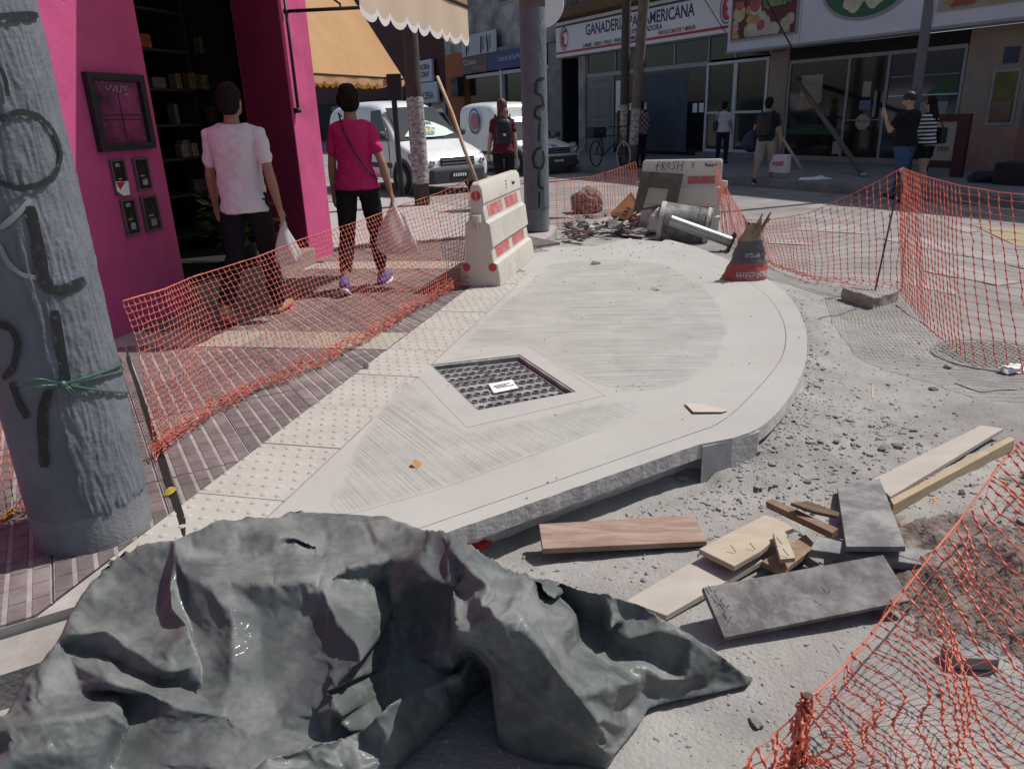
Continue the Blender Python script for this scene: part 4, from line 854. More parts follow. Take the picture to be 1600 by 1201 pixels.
def net(name,label,tops,bots,ni,nj,rv,rh,pad=2.2,bulge=.05,bdir=(0,-1,0),bunch=.0,seed=1,sagf=None,wav=.015,mat_=m_net,topbunch=0):
    ts=np.linspace(0,1,ni); T=lerp_poly(tops,ts); B=lerp_poly(bots,ts); j=np.linspace(0,1,nj)
    tt=j.copy()
    if bunch: tt=np.minimum(1,np.where(j<1-bunch, j*(1-.10)/(1-bunch), .90+(j-(1-bunch))/bunch*.10))
    P=T[:,None,:]*(1-tt)[None,:,None]+B[:,None,:]*tt[None,:,None]
    bd_=np.array(bdir,float); rr=np.random.default_rng(seed)
    P+=bd_[None,None,:]*(bulge*np.sin(np.pi*tt)[None,:,None])
    for i in range(ni):
        for k in range(nj):
            q=Vector((ts[i]*9+seed,tt[k]*2.2,seed)); a=noise.noise(q)*wav*3*(math.sin(math.pi*tt[k])+.35*tt[k]); P[i,k]+=bd_*a
            q2=Vector((ts[i]*22,tt[k]*3,seed+3.3)); P[i,k,2]+=noise.noise(q2)*wav*.5; P[i,k,0]+=noise.noise(q2+Vector((5,0,0)))*wav*.7
    P+=rr.normal(0,.0022,P.shape)
    if bunch:
        m_=j>1-bunch; amp=np.zeros(nj); amp[m_]=np.linspace(.3,1,m_.sum()); P[:,:,0]+=rr.normal(0,.02,(ni,nj))*amp; P[:,:,1]+=rr.normal(0,.022,(ni,nj))*amp; P[:,:,2]+=np.abs(rr.normal(0,.018,(ni,nj)))*amp
    v=[];f=[]; net_mesh(v,f,P,rv,rh,pad)
    V_=np.concatenate(v); F_=np.concatenate(f); me=bpy.data.meshes.new(name); me.vertices.add(len(V_)); me.vertices.foreach_set('co',V_.ravel()); me.loops.add(len(F_)*4); me.loops.foreach_set('vertex_index',F_.ravel().astype(np.int32)); me.polygons.add(len(F_)); me.polygons.foreach_set('loop_start',np.arange(0,len(F_)*4,4,dtype=np.int32)); me.polygons.foreach_set('loop_total',np.full(len(F_),4,dtype=np.int32)); me.update(calc_edges=True); me.validate(); me.materials.append(mat_)
    o=bpy.data.objects.new(name,me); COL.objects.link(o); return tag(o,label,'safety net')
def curtain(px_pairs,zb):         # list of (top px, bottom px) -> world points, bottom on the ground
    T=[];B=[]
    for (tx,ty),(bx,by) in px_pairs:
        b=G(bx,by,zb); d=ray(tx,ty); 
        t=((b-CAM).dot(FW))/d.dot(FW); p=CAM+d*t; 
        T.append(p); B.append(b)
    return T,B
# left net: thick pole -> left barrier
prs=[((192,470),(243,716)),((255,452),(300,668)),((300,433),(400,612)),((400,402),(500,572)),((470,374),(580,530)),((560,346),(640,492)),((620,323),(690,462)),((690,300),(722,447)),((730,281),(728,446))]
T,B=curtain(prs,.012)
netA=net('safety_net','orange plastic safety net strung across the pavement from the thick pole to the left barrier',T,B,96,32,.0021,.0014,2.3,.03,(.9,-.3,0),bunch=.30,seed=2,wav=.012)
def edge_strand(T,parent,r=.0026):
    mb=MB(); mb.tube([Vector(tuple(p)) for p in lerp_poly(T,np.linspace(0,1,80))],r,6); mb.build('edge_strand',m_net,parent)
edge_strand(T,netA)
# piece of net hanging left of the thick pole
T=[CAM+ray(-60,575)*2.95,CAM+ray(-10,560)*2.98,CAM+ray(60,540)*3.0]; B=[G(-60,840,.01),G(10,830,.01),G(90,770,.01)]
net('safety_net','end of orange safety net hanging behind the thick pole at the left edge',T,B,12,26,.0019,.0011,2.3,.03,(.5,-.8,0),bunch=.3,seed=5)
# net between centre pole and right barrier
T,B=curtain([((857,279),(858,356)),((890,279),(890,354)),((925,276),(925,345)),((960,265),(962,332)),((993,253),(1000,322))],-.13)
netB=net('safety_net','orange safety net hanging between the lettered centre pole and the scribbled barrier',T,B,26,26,.0026,.0016,2.2,.06,(0,-1,0),bunch=.2,seed=7)
edge_strand(T,netB)
# right: barrier -> rod -> beyond the frame
T,B=curtain([((1117,258),(1128,372)),((1140,303),(1160,392)),((1165,343),(1185,404)),((1200,344),(1215,420)),((1260,334),(1270,440)),((1320,309),(1330,448)),((1380,279),(1385,456)),((1410,262),(1409,461))],ZR+.01)
netC=net('safety_net','sagging orange safety net between the scribbled barrier and the rod in the broken block',T,B,58,24,.0021,.0012,2.4,.10,(-.3,-1,0),bunch=.3,seed=9,wav=.03)
edge_strand(T,netC)
T,B=curtain([((1410,262),(1409,462)),((1440,274),(1450,512)),((1500,290),(1510,562)),((1560,300),(1580,582)),((1640,308),(1680,600)),((1720,315),(1790,625))],ZR+.01)
netD=net('safety_net','taut orange safety net running from the rod in the broken block to the right edge',T,B,38,24,.0022,.0013,2.3,.02,(-1,-.3,0),seed=11,wav=.004)
edge_strand(T,netD)
# far net along the opposite kerb
fa=fac(facW(1494,262,1.6)[0],1.6,.05); fb_=fac(13,1.8,.05)
net('safety_net','far orange safety net along the opposite pavement below the food poster',[fa+Vector((0,0,1.15)),fac(9.6,1.7,.85),fb_+Vector((0,0,.9))],[fa,fac(9.6,1.7,.03),fb_],60,20,.005,.0035,2.0,.05,(-1,0,0),seed=13,wav=.05)
# foreground net on a stake
sk=G(1247,1190,ZR); skt=Vector((sk.x,sk.y,up(sk,1092)))
stake=thing('rusty_stake','short rusty stake wrapped in orange net at the bottom right corner','stake',(sk.x,sk.y,ZR))
mb=MB(); mb.tube([(0,0,-.06),(.004,0,skt.z-ZR+.012)],.0125,10); mb.build('bar',m_rust,stake)
Rp=[(1252,1095),(1275,1082),(1316,1044),(1356,997),(1390,952),(1421,911),(1454,868),(1500,812),(1540,757),(1570,718),(1625,668),(1720,600)]
far_=Vector((1.78,2.35,0)); 
T=[];B=[]
for k,(x,y) in enumerate(Rp):
    f=k/(len(Rp)-1); f2=min(1.25,(x-1252)/(1600-1252)); g=Vector((sk.x,sk.y,0)).lerp(far_,f2); z=None
    # top point: on the vertical plane through stake and far support
    nn=Vector((far_.y-sk.y,-(far_.x-sk.x),0)); d=ray(x,y); t=(Vector((sk.x,sk.y,0))-CAM).dot(nn)/d.dot(nn); p=CAM+d*t; T.append(p); B.append(Vector((p.x+.10*f2+.03,p.y-.86*f2**.8-.01,ZR+.015+.05*max(0,f2-.6))))
netE=net('safety_net','near orange safety net rising from the rusty stake along the right edge',T,B,52,34,.0022,.0012,2.6,.05,(.5,-.5,.4),bunch=.30,seed=17,wav=.05)
mb=MB(); mb.tube([Vector(tuple(p)) for p in lerp_poly(T,np.linspace(0,1,60))],[.0032 for i in range(60)],6); mb.build('edge_strand',m_net,netE)
T=[skt+Vector((-.0,0,-.005)),skt+Vector((-.06,-.03,-.05)),Vector((sk.x-.20,sk.y-.12,ZR+.10)),Vector((sk.x-.34,sk.y-.22,ZR+.05))]; B=[Vector((sk.x,sk.y,ZR+.02)),Vector((sk.x-.05,sk.y-.06,ZR+.01)),Vector((sk.x-.16,sk.y-.16,ZR)),Vector((sk.x-.3,sk.y-.27,ZR))]
net('safety_net','ragged end of orange net pulled to the left of the rusty stake',T,B,14,9,.0034,.0026,2.3,.03,(0,-1,0),seed=19,wav=.02)
mb=MB(); rr=random.Random(4)
for k in range(16):
    z0_=rr.uniform(.0,skt.z-ZR-.02); a=rr.uniform(0,6.28); P_=[]
    for i in range(9): aa=a+i*.75; P_.append((.0165*math.cos(aa)+rr.uniform(-.003,.003),.0165*math.sin(aa)+rr.uniform(-.003,.003),z0_+.008*i*rr.choice((-1,1))*.5))
    mb.tube(P_,[.0025+.0025*rr.random() for _ in P_],5)
mb.build('net_wrap',m_net,stake)
# heap of dark earth and rubble under the near net
m_earth=mat('dark_rubble_earth',(.20,.16,.14),rough=1,vscale=14,col2=(.11,.085,.073),bump=.8,bscale=50,bdist=.02,dust=(.26,.225,.20),dscale=9,damt=.5)
mb=MB(); n_=90; c_=G(1580,905,ZR); vs=[]
for j in range(n_+1):
    for i in range(n_+1):
        u=(i/n_-.5)*1.5; v=(j/n_-.5)*1.3; q=(u/.62)**2+(v/.52)**2; h=.20*max(0,math.exp(-q*1.7)-.10)*(1+.5*fbm(u*5,v*5,2))+.022*fbm(u*14,v*14,5)+.012*fbm(u*34,v*34,7)-.035
        vs.append((c_.x+u,c_.y+v,ZR+h))
mb.add(vs,[(j*(n_+1)+i,j*(n_+1)+i+1,(j+1)*(n_+1)+i+1,(j+1)*(n_+1)+i) for j in range(n_) for i in range(n_)]); tag(mb.build('dirt_heap',m_earth,smooth=True),kind='structure')
# ================================================================== BOARDS
m_bply=mat('reddish_plywood',(.29,.185,.135),rough=.85,vscale=2.2,col2=(.22,.14,.105),stretch=(1,7,1),bump=.12,bscale=40,dust=(.36,.29,.245),dscale=4,damt=.55)
m_light=mat('light_plywood',(.44,.37,.28),rough=.85,vscale=2,col2=(.36,.30,.225),stretch=(1.5,5,1),bump=.12,dust=(.42,.38,.335),dscale=4,damt=.4)
m_pale=mat('dusty_pale_board',(.43,.39,.34),rough=.9,vscale=3,col2=(.37,.335,.29),stretch=(1,4,1),bump=.12)
m_form=mat('grey_form_board',(.105,.095,.10),rough=.75,vscale=5,col2=(.08,.072,.075),dust=(.24,.225,.22),dscale=9,damt=.55,bump=.2,bscale=70)
m_form2=mat('grey_cement_board',(.20,.20,.20),rough=.85,vscale=6,col2=(.12,.12,.122),stretch=(1,1,1),dust=(.30,.295,.285),dscale=6,damt=.55,bump=.2,bscale=70)
m_strip=mat('brown_wood',(.33,.23,.155),rough=.85,vscale=4,col2=(.20,.13,.085),stretch=(4,4,1),bump=.25,obj_rand=.15)
board('plywood_board','reddish brown plywood board lying alone below the ramp edge','board',[(842,818),(1085,804),(1105,845),(848,857)],[-.085,-.115,-.125,-.105],.024,m_bply)
board('plywood_board','pale dusty board running from the tarpaulin under the splintered plywood','board',[(978,938),(1100,866),(1194,874),(1041,961)],[-.14,-.125,-.125,-.13],.022,m_pale)
board('plywood_board','brown plywood offcut under the small nailed piece','board',[(1190,876),(1259,834),(1276,852),(1222,893)],-.105,.022,m_strip)
bl_=board('plywood_board','light yellow plywood board with a splintered end and standing nails','board',[(1092,857),(1195,804),(1222,812),(1241,824),(1226,830),(1232,836),(1206,846),(1188,861),(1147,884)],-.075,.022,m_light)
board('form_board','large dark grey form board with four nails at its left end','board',[(1098,917),(1380,866),(1424,937),(1132,996)],[-.03,-.045,-.095,-.115],.02,m_form)
board('cement_plank','grey cement covered plank lying under the upright grey board','plank',[(1277,836),(1310,841),(1483,862),(1472,886),(1266,858)],[-.045,-.045,-.08,-.085,-.05],.035,m_form2)
board('form_board','light grey streaked board resting on the plank at the top of the pile','board',[(1308,760),(1375,747),(1415,853),(1322,853)],[-.13,-.13,-.02,-.02],.02,m_form2)
board('wood_strip','brown wooden strip leaning over the pile left of the streaked board','strip',[(1196,783),(1206,778),(1310,825),(1300,832)],[-.055,-.05,-.03,-.035],.03,m_strip)
board('wood_strip','dark splintered strip lying above the brown wooden strip','strip',[(1235,785),(1262,782),(1312,800),(1308,806),(1270,798)],[-.01,-.01,-.01,-.015,-.015],.014,mat('dark_splinter',(.17,.115,.075),rough=.9,vscale=9,var=.5,bump=.5))
board('wood_offcut','small pale offcut with one nail on the pile','offcut',[(1208,832),(1225,827),(1243,871),(1219,873)],[-.05,-.05,-.055,-.055],.018,m_light)
board('wood_plank','long dusty grey board lying at the right behind the pile','board',[(1362,749),(1532,664),(1568,669),(1391,776)],[-.135,-.105,-.105,-.125],.02,m_pale)
board('wood_beam','yellowish plywood beam on edge beside the long dusty board','beam',[(1391,778),(1552,664),(1586,684),(1397,789)] if False else [(1391,779),(1578,681),(1586,686),(1396,788)],[-.095,-.085,-.085,-.095],.06,mat('plywood_edge',(.42,.34,.23),rough=.85,vscale=3,col2=(.33,.255,.165),stretch=(2,2,9),bump=.2))
board('wood_offcut','short brown offcut right of the streaked board','offcut',[(1405,815),(1457,820),(1458,834),(1408,832)],-.12,.02,m_strip)
board('form_board','flat grey board half under the near orange net','board',[(1440,818),(1500,797),(1552,808),(1556,826),(1474,862)],[-.12,-.11,-.10,-.10,-.11],.025,m_form2)
board('concrete_slab','dusty broken slab behind the near orange net','slab',[(1472,1004),(1500,990),(1565,1008),(1562,1030),(1490,1026)],-.11,.04,m_form2)
# nails
nl=MB()
def nail(px,z,dx,dy,l=.022): p=G(px[0],px[1],z); nl.tube([p,p+Vector((dx,dy,.6)).normalized()*l],.0016,4)
for (x,y),z in (((1112,924),-.035),((1122,937),-.05),((1132,948),-.065),((1136,966),-.085),((1290,925),-.055)): nail((x,y),z,-.4,.9); nail((x+3,y+2),z,.7,.5,.014)
for (x,y),z in (((1150,862),-.07),((1180,858),-.07),((1232,868),-.05),((1222,850),-.045),((1312,1020),-.1)): nail((x,y),z,-.5,.5,.03)
tag(nl.build('loose_nails',m_rust),'bent rusty nails standing in the boards of the pile','nail',kind='stuff')
# ================================================================== STONES, RUBBLE, LITTER
def stone_mesh(seed,flat=.55):
    bm=bmesh.new(); bmesh.ops.create_icosphere(bm,subdivisions=2,radius=1)
    for v in bm.verts:
        p=v.co.copy(); k=1+.45*noise.noise(p*1.1+Vector((seed*7,0,0)))+.22*noise.noise(p*2.9+Vector((0,seed*5,0))); v.co=Vector((p.x,p.y*.75,p.z*flat))*k
    me=bpy.data.meshes.new('stone'); bm.to_mesh(me); bm.free(); return me
SM=[stone_mesh(s,.35+.35*random.random()) for s in range(6)]
m_stone=mat('dusty_stone',(.33,.315,.30),rough=.95,vscale=9,col2=(.24,.23,.22),bump=.5,bscale=50,obj_rand=.25)
for me in SM: me.materials.append(m_stone)
for k,(x,y,s,lb) in enumerate([(1459,608,.035,'round dark stone lying alone on the road between block and pile'),(1388,604,.018,'small dark stone beside a white splinter'),(1264,704,.028,'grey stone nearest to the rounded corner of the ramp'),(1281,704,.026,'second grey stone from the rounded corner of the ramp'),(1306,703,.026,'third stone in the row below the ramp corner'),(1336,704,.034,'flat broad stone in the row below the ramp corner'),(1378,708,.03,'dark stone at the left of the pair right of the ramp'),(1401,705,.038,'pale lumpy stone at the right of the pair right of the ramp'),(1410,681,.034,'flat dark stone flake near the long board'),(1427,676,.026,'small dark flake behind the flat stone flake'),(1482,574,.04,'stone chunk beside the round manhole'),(1064,742,.04,'pale chip standing in the trench below the ramp edge'),(1183,1128,.03,'grey stone near the bottom edge'),(930,413,.06,'dried dirt clump on the ramp in front of the debris'),(1305,660,.024,'thin flake of concrete on the rubble'),(1326,664,.026,'long dark flake of concrete on the rubble'),(1205,735,.026,'curved concrete flake on the rubble'),(1262,756,.026,'pale flake of concrete above the pile')]):
    g=G(x,y,0 if k==13 else ZR); g.z=(0 if k==13 else hroad(g.x,g.y)); o=bpy.data.objects.new('stone',SM[k%6]); COL.objects.link(o); o.location=g+Vector((0,0,s*.25)); s*=.8; o.scale=(s,s,s*.8); o.rotation_euler=(0,0,k*1.7); tag(o,lb,'stone','stones scattered on the road')
rr=random.Random(11); PB_=MB()
tet=[[Vector(v.co) for v in me.vertices] for me in SM[:3]]
ico=bmesh.new(); bmesh.ops.create_icosphere(ico,subdivisions=1,radius=1); ico_v=[v.co.copy() for v in ico.verts]; ico_f=[tuple(v.index for v in f.verts) for f in ico.faces]; ico.free()
pv=[];pf=[]
def pebble(x,y,z,s):
    b=len(pv); a=rr.uniform(0,6.28); ca,sa=math.cos(a),math.sin(a); fx,fy,fz=rr.uniform(.6,1.3),rr.uniform(.5,1),rr.uniform(.3,.7)
    for v in ico_v:
        k=s*rr.uniform(.7,1.25); X=v.x*fx*k; Y=v.y*fy*k; pv.append((x+X*ca-Y*sa,y+X*sa+Y*ca,z+v.z*fz*k+s*.1))
    pf.extend(tuple(i+b for i in f) for f in ico_f)
def scat(n,cx,cy,sx,sy,s0,s1,zf=None,test=None):
    k=0
    while k<n:
        x=rr.gauss(cx,sx); y=rr.gauss(cy,sy); k+=1
        if (Vector((x,y))-SA).dot(snor)<.03 and y<3.15: continue
        if inpoly((x,y),full_slab) or inpoly((x,y),side_poly): continue
        pebble(x,y,hroad(x,y),s0*(s1/s0)**(rr.random()**2.2))
full_slab=front+curve+back+[tacP(4.1,tw+.003),tacP(-.6,tw+.003)]
scat(2200,1.5,3.35,.42,.32,.002,.017); scat(2400,.7,2.75,.55,.25,.002,.015); scat(1000,2.0,3.9,.4,.6,.002,.011); scat(700,1.4,2.6,.8,.5,.002,.010); scat(900,.3,1.75,.5,.35,.002,.009)
scat(1200,2.35,2.45,.28,.28,.004,.03); scat(500,2.3,5.2,.6,1.0,.003,.014); scat(400,.7,1.3,.6,.3,.002,.008)
scat(2600,1.5,2.6,1.0,.8,.0015,.006); scat(900,1.6,1.8,.9,.4,.0015,.006)
for i in range(len(curve)-1):       # crumbs along the rounded edge
    a=Vector(curve[i]); b=Vector(curve[i+1])
    for k in range(16):
        p=a.lerp(b,rr.random()); nn=(b-a).normalized(); nn=Vector((nn.y,-nn.x)); p+=nn*abs(rr.gauss(.02,.06)); pebble(p.x,p.y,hroad(p.x,p.y),.003*5**(rr.random()**2))
for i in range(160):                # grains on the ramp
    x,y=rr.uniform(-.4,2.0),rr.uniform(2.6,8.0)
    if inpoly((x,y),full_slab): pebble(x,y,.004,rr.uniform(.002,.006)*(1 if y<6 else 1.6))
for i in range(260):
    x=rr.gauss(1.1,.55); y=rr.gauss(8.6,.5); pebble(x,y,0 if inpoly((x,y),full_slab) else hroad(x,y),.004*5**(rr.random()**2.5))
me=bpy.data.meshes.new('gravel'); me.from_pydata(pv,[],pf); me.materials.append(m_rubble); o=bpy.data.objects.new('gravel',me); COL.objects.link(o); tag(o,'loose grey gravel and concrete crumbs scattered over the dusty road','gravel',kind='stuff')
# leaves and scraps
def leafobj(px,z,s,col,label,rot,cat='leaf'):
    m=mat('dry_leaf_%d'%int(px[0]),col,rough=.7,vscale=30,var=.35); g=G(px[0],px[1],z); mb=MB(); n=6
    vs=[];
    for i in range(n+1):
        t=i/n; wv=.42*math.sin(math.pi*min(1,t*1.05))**.8; vs+=[(t-.5,wv,.12*math.sin(3*t)+.1*t),(t-.5,0,.02+.10*math.sin(3*t)),(t-.5,-wv,.16*math.sin(2.4*t))]
    mb.add([(x*s,y*s,zz*s) for x,y,zz in vs],[(i*3+j,i*3+j+1,i*3+j+4,i*3+j+3) for i in range(n) for j in range(2)]); mb.tube([(-.75*s,.1*s,.01),(-.5*s,0,.02*s)],.0015,4)
    o=mb.build('leaf',m,smooth=True); o.location=g+Vector((0,0,.004)); o.rotation_euler=(0.15,-.25,rot); return tag(o,label,cat)
leafobj((650,727),.002,.055,(.42,.22,.07),'small orange brown dry leaf lying on the ramp',1.9)
leafobj((268,770),.002,.06,(.45,.36,.06),'yellow leaf lying beside the tactile strip near the pole foot',.6)
leafobj((16,806),.002,.07,(.45,.33,.04),'yellow leaf under the net left of the thick pole',.3)
leafobj((571,574),.004,.05,(.05,.045,.04),'dark shrivelled leaf on the tactile strip',2.2)
leafobj((1025,452),.004,.10,(.50,.46,.38),'wisp of pale straw on the ramp',.2,'straw')
board('cardboard_scrap','flat torn cardboard scrap on the ramp near its broken corner','cardboard',[(1069,629),(1100,631),(1138,640),(1128,643),(1083,643)],[.012,.008,.012,.012,.014],.005,mat('pale_card',(.48,.44,.38),rough=.9,var=.12))
p=G(747,846,ZR); crumple('red_rag','crumpled red rag under the edge of the ramp beside the tarpaulin','rag',(p.x,p.y,ZR-.01),(.045,.04,.03),m_red,3.3,amp=.5)
p=G(1463,790,ZR); crumple('yellow_wrapper','crumpled yellow and red snack wrapper beside the pile','wrapper',(p.x,p.y,ZR+.01),(.035,.025,.014),mat('yellow_wrapper_print',(.62,.38,.02),rough=.4,vscale=30,col2=(.5,.06,.03)),4.1,amp=.6)
p=G(1488,795,ZR); crumple('paper_scrap','crumpled cream paper right of the snack wrapper','paper',(p.x,p.y,ZR+.01),(.03,.022,.018),m_kraft,4.9,amp=.6)
p=G(1582,582,ZR); crumple('paper_scrap','white crumpled paper at the foot of the taut net near the right edge','paper',(p.x,p.y,ZR+.02),(.07,.04,.03),m_white,6.9,amp=.5)
p=G(1268,293,ZR); crumple('plastic_bag','flattened white plastic bag lying in the far gutter','plastic bag',(p.x,p.y,ZR+.06),(.42,.2,.13),m_white,7.7,amp=.6)
mb=MB(); a=G(1363,601,ZR+.012); b=G(1363,622,ZR+.012); mb.tube([a,b],.004,6); o=mb.build('wood_splinter',m_pale); tag(o,'thin pale splinter beside the small dark stone','splinter')
# round manhole on the right
mc=G(1550,555,ZR); mh2=thing('round_manhole','round iron manhole cover on the road behind the taut net','manhole',(mc.x,mc.y,hroad(mc.x,mc.y)+.002))
m_iron=mat('dusty_iron',(.27,.255,.24),rough=.85,vscale=14,var=.35,bump=.3)
mb=MB(); mb.lathe([(.36,-.01),(.355,.004),(.335,.005),(.332,.001),(.33,.001)],n=48,cap=False); mb.build('ring',m_iron,mh2,smooth=True,angle=30)
mb=MB(); mb.lathe([(.326,-.01),(.326,.002)],n=48)
for i in range(-8,9):
    for j in range(-8,9):
        x,y=i*.038,j*.038
        if x*x+y*y<.30**2: mb.box((x-.012,y-.012,.0025),(x+.012,y+.012,.006))
mb.build('cover',m_iron,mh2)
# ================================================================== TARPAULIN
m_tarp=mat('dusty_black_sheeting',(.09,.10,.099),rough=.36,vscale=5,col2=(.062,.070,.071),bump=.12,bscale=30,bdist=.004,spec=.34,coat=.03,dust=(.21,.222,.21),dscale=3.0,damt=.52)
_n=m_tarp.node_tree.nodes; _l=m_tarp.node_tree.links; _b=_n['Principled BSDF']
_nz=_n.new('ShaderNodeTexNoise'); _nz.inputs['Scale'].default_value=4; _nz.inputs['Detail'].default_value=8; _r=_n.new('ShaderNodeMapRange'); _r.inputs[1].default_value=.35; _r.inputs[2].default_value=.62; _r.inputs[3].default_value=.40; _r.inputs[4].default_value=.78
_tc=_n.new('ShaderNodeTexCoord'); _l.new(_tc.outputs['Object'],_nz.inputs['Vector']); _l.new(_nz.outputs[0],_r.inputs[0]); _l.new(_r.outputs[0],_b.inputs['Roughness'])
TP={} ; TE=[]; TPTS=[]
def tp(x,y,z):
    k=(round(x,1),round(y,1))
    if k not in TP: TP[k]=len(TPTS); TPTS.append((x,y,z))
    return TP[k]
def line(pts,crease=True,closed=False):
    ids=[tp(*p) for p in pts]
    for a,b in zip(ids,ids[1:]): TE.append((a,b,crease))
    if closed: TE.append((ids[-1],ids[0],crease))
    return ids
outline=[(-90,1150,-.08),(10,1112,-.03),(35,1060,.02),(84,1004,.07),(105,955,.10),(140,906,.13),(196,860,.17),(245,841,.20),(271,838,.22),(292,831,.19),(332,813,.18),(395,804,.18),(434,806,.16),(444,799,.15),(490,796,.14),(570,801,.14),(615,808,.15),(647,819,.18),(671,824,.24),(690,823,.29),(710,832,.29),(752,857,.28),(780,874,.26),(815,895,.24),
 (822,895,.10),(850,901,.13),(878,908,.13),(920,923,.12),(955,927,.12),(997,941,.10),(1035,962,.07),(1081,989,.02),(1131,1026,-.06),(1159,1051,-.11),(1171,1067,-.145),(1170,1077,-.158),(1100,1094,-.155),(1040,1104,-.15),(1012,1112,-.145),(1000,1138,-.15),(966,1181,-.15),
 (947,1176,-.05),(905,1146,.01),(867,1117,.065),(832,1092,.11),(800,1062,.15),(772,1038,.175),
 (762,1046,-.06),(745,1064,-.08),(724,1086,-.10),(700,1127,-.12),(660,1167,-.13),(620,1205,-.14),(560,1270,-.15),(300,1420,-.15),(-150,1420,-.15)]
O_ids=line(outline,False,True)
line([(271,838,.22),(284,861,.255),(312,866,.26),(350,863,.262),(420,858,.275),(490,846,.30),(505,857,.29),(542,899,.275),(570,920,.265),(586,941,.255),(573,976,.225),(545,1021,.175),(552,1053,.145),(565,1121,.05)])
line([(300,852,.17),(350,852,.18),(420,848,.18),(482,838,.19)],False)
line([(330,826,.20),(395,818,.21),(440,822,.20),(486,832,.205)])
line([(452,812,.14),(500,812,.16),(560,812,.165)],False); line([(470,832,.15),(505,835,.15),(560,826,.16)],False)
line([(500,852,.235),(548,847,.235),(598,843,.235),(650,831,.25),(671,824,.24)])
line([(520,868,.20),(560,880,.17),(590,890,.12),(592,940,.09),(596,985,.03),(575,1035,-.02),(585,1085,-.06),(568,1124,-.07)],False)
line([(690,823,.29),(668,830,.30),(640,850,.305),(622,866,.28),(612,888,.20),(600,915,.13)])
line([(622,866,.28),(655,878,.31),(676,890,.31),(690,930,.285),(715,985,.25),(752,1012,.21),(772,1038,.175)])
line([(684,935,.17),(705,985,.10),(742,1020,.04),(762,1046,-.06)],False)
line([(640,910,.16),(650,950,.08),(625,1000,.03),(610,1050,-.03),(640,1072,-.05),(700,1040,-.02)],False)
line([(724,1064,-.01),(690,1070,.0),(668,1077,.01),(640,1102,.03),(615,1130,.03),(560,1141,.0),(505,1164,.03),(430,1205,.05)])
line([(724,1064,-.01),(735,1070,-.05)],False)
line([(140,1030,.155),(182,1038,.165),(252,1058,.145),(322,1087,.115),(378,1116,.085),(469,1149,.04)])
line([(104,985,.11),(140,973,.155),(190,994,.165),(222,1010,.165),(262,1002,.175),(292,1035,.14)])
line([(108,1008,.045),(150,1008,.06),(200,1024,.085),(260,1036,.095),(290,1050,.105)],False)
line([(271,840,.235),(252,905,.255),(258,950,.25),(285,1002,.19),(292,1035,.14)]) if False else line([(268,850,.24),(252,905,.245),(258,950,.225),(285,1002,.175),(292,1035,.135)],False)
line([(284,885,.218),(284,930,.197),(298,985,.145),(316,1045,.088)],False)  # valley added so its left-facing slope shades like a cast shadow
line([(352,888,.27),(352,930,.24),(350,985,.19),(345,1045,.13)],False)
line([(400,900,.235),(395,960,.18),(400,1030,.12)],False); line([(470,905,.245),(455,970,.185),(450,1050,.11)],False); line([(520,925,.25),(505,985,.19),(490,1060,.10)],False)
line([(170,900,.14),(200,905,.16),(225,915,.20)],False); line([(150,945,.12),(200,950,.17),(235,960,.215)],False)
line([(-60,1148,.03),(0,1130,.07),(80,1105,.10),(137,1083,.12),(168,1098,.125),(166,1150,.07),(162,1195,.03)])
line([(60,1085,.035),(120,1062,.05),(176,1058,.06),(186,1095,.04),(180,1150,.02)],False)
line([(250,1100,.09),(300,1150,.06),(380,1190,.03)],False); line([(0,1170,.055),(90,1155,.07),(150,1160,.06)]); line([(230,1180,.03),(330,1205,.03)],False); line([(440,1110,.05),(500,1120,.0),(540,1125,-.02)],False)
# roll
line([(815,895,.24),(845,925,.235),(871,930,.225),(889,955,.205),(903,971,.19),(899,1007,.16),(922,1023,.125),(960,1048,.09),(991,1070,.055),(970,1077,.055),(963,1110,.0),(949,1172,-.075)])
line([(826,903,.06),(848,932,.03),(882,936,.0),(905,962,.0),(912,1000,-.02),(930,1016,-.03),(965,1040,-.03),(1000,1064,-.05),(1005,1085,-.10),(975,1112,-.11),(985,1140,-.135),(960,1172,-.135)],False)
line([(700,850,.32),(735,885,.325),(757,905,.318),(790,945,.30),(822,985,.265),(860,1028,.21),(905,1082,.135),(935,1128,.06)],False)
line([(688,893,.295),(686,912,.275),(716,926,.285),(756,930,.325),(758,975,.268)]); line([(758,975,.255),(785,962,.31),(806,948,.30)]); line([(764,982,.25),(800,1005,.242),(842,1030,.195)],False)
line([(835,975,.265),(850,1000,.24),(864,1010,.225),(885,1040,.17)]); line([(830,930,.255),(858,960,.23),(868,990,.20)],False)
line([(862,1075,.135),(900,1110,.075)],False); line([(770,1015,.205),(810,1050,.165),(850,1085,.11)],False)
# right lobe
line([(850,901,.13),(905,925,.11),(950,923+6,.11)],False); line([(893,930,.02),(935,960,-.01),(945,990,-.03)],False)
line([(940,935,.10),(955,958,.085),(953,980,.075),(975,962,.06),(1000,958,.06)]); line([(958,985,.02),(985,1000,.035),(1030,985,.045),(1080,1002,.01),(1118,1035,-.06)])
line([(962,1012,-.03),(1000,1026,-.045),(1050,1052,-.09)],False); line([(985,1044,-.025),(1012,1043,-.03),(1040,1060,-.06),(1072,1062,-.075)]); line([(1010,1085,-.10),(1060,1083,-.12),(1120,1062,-.12)],False)

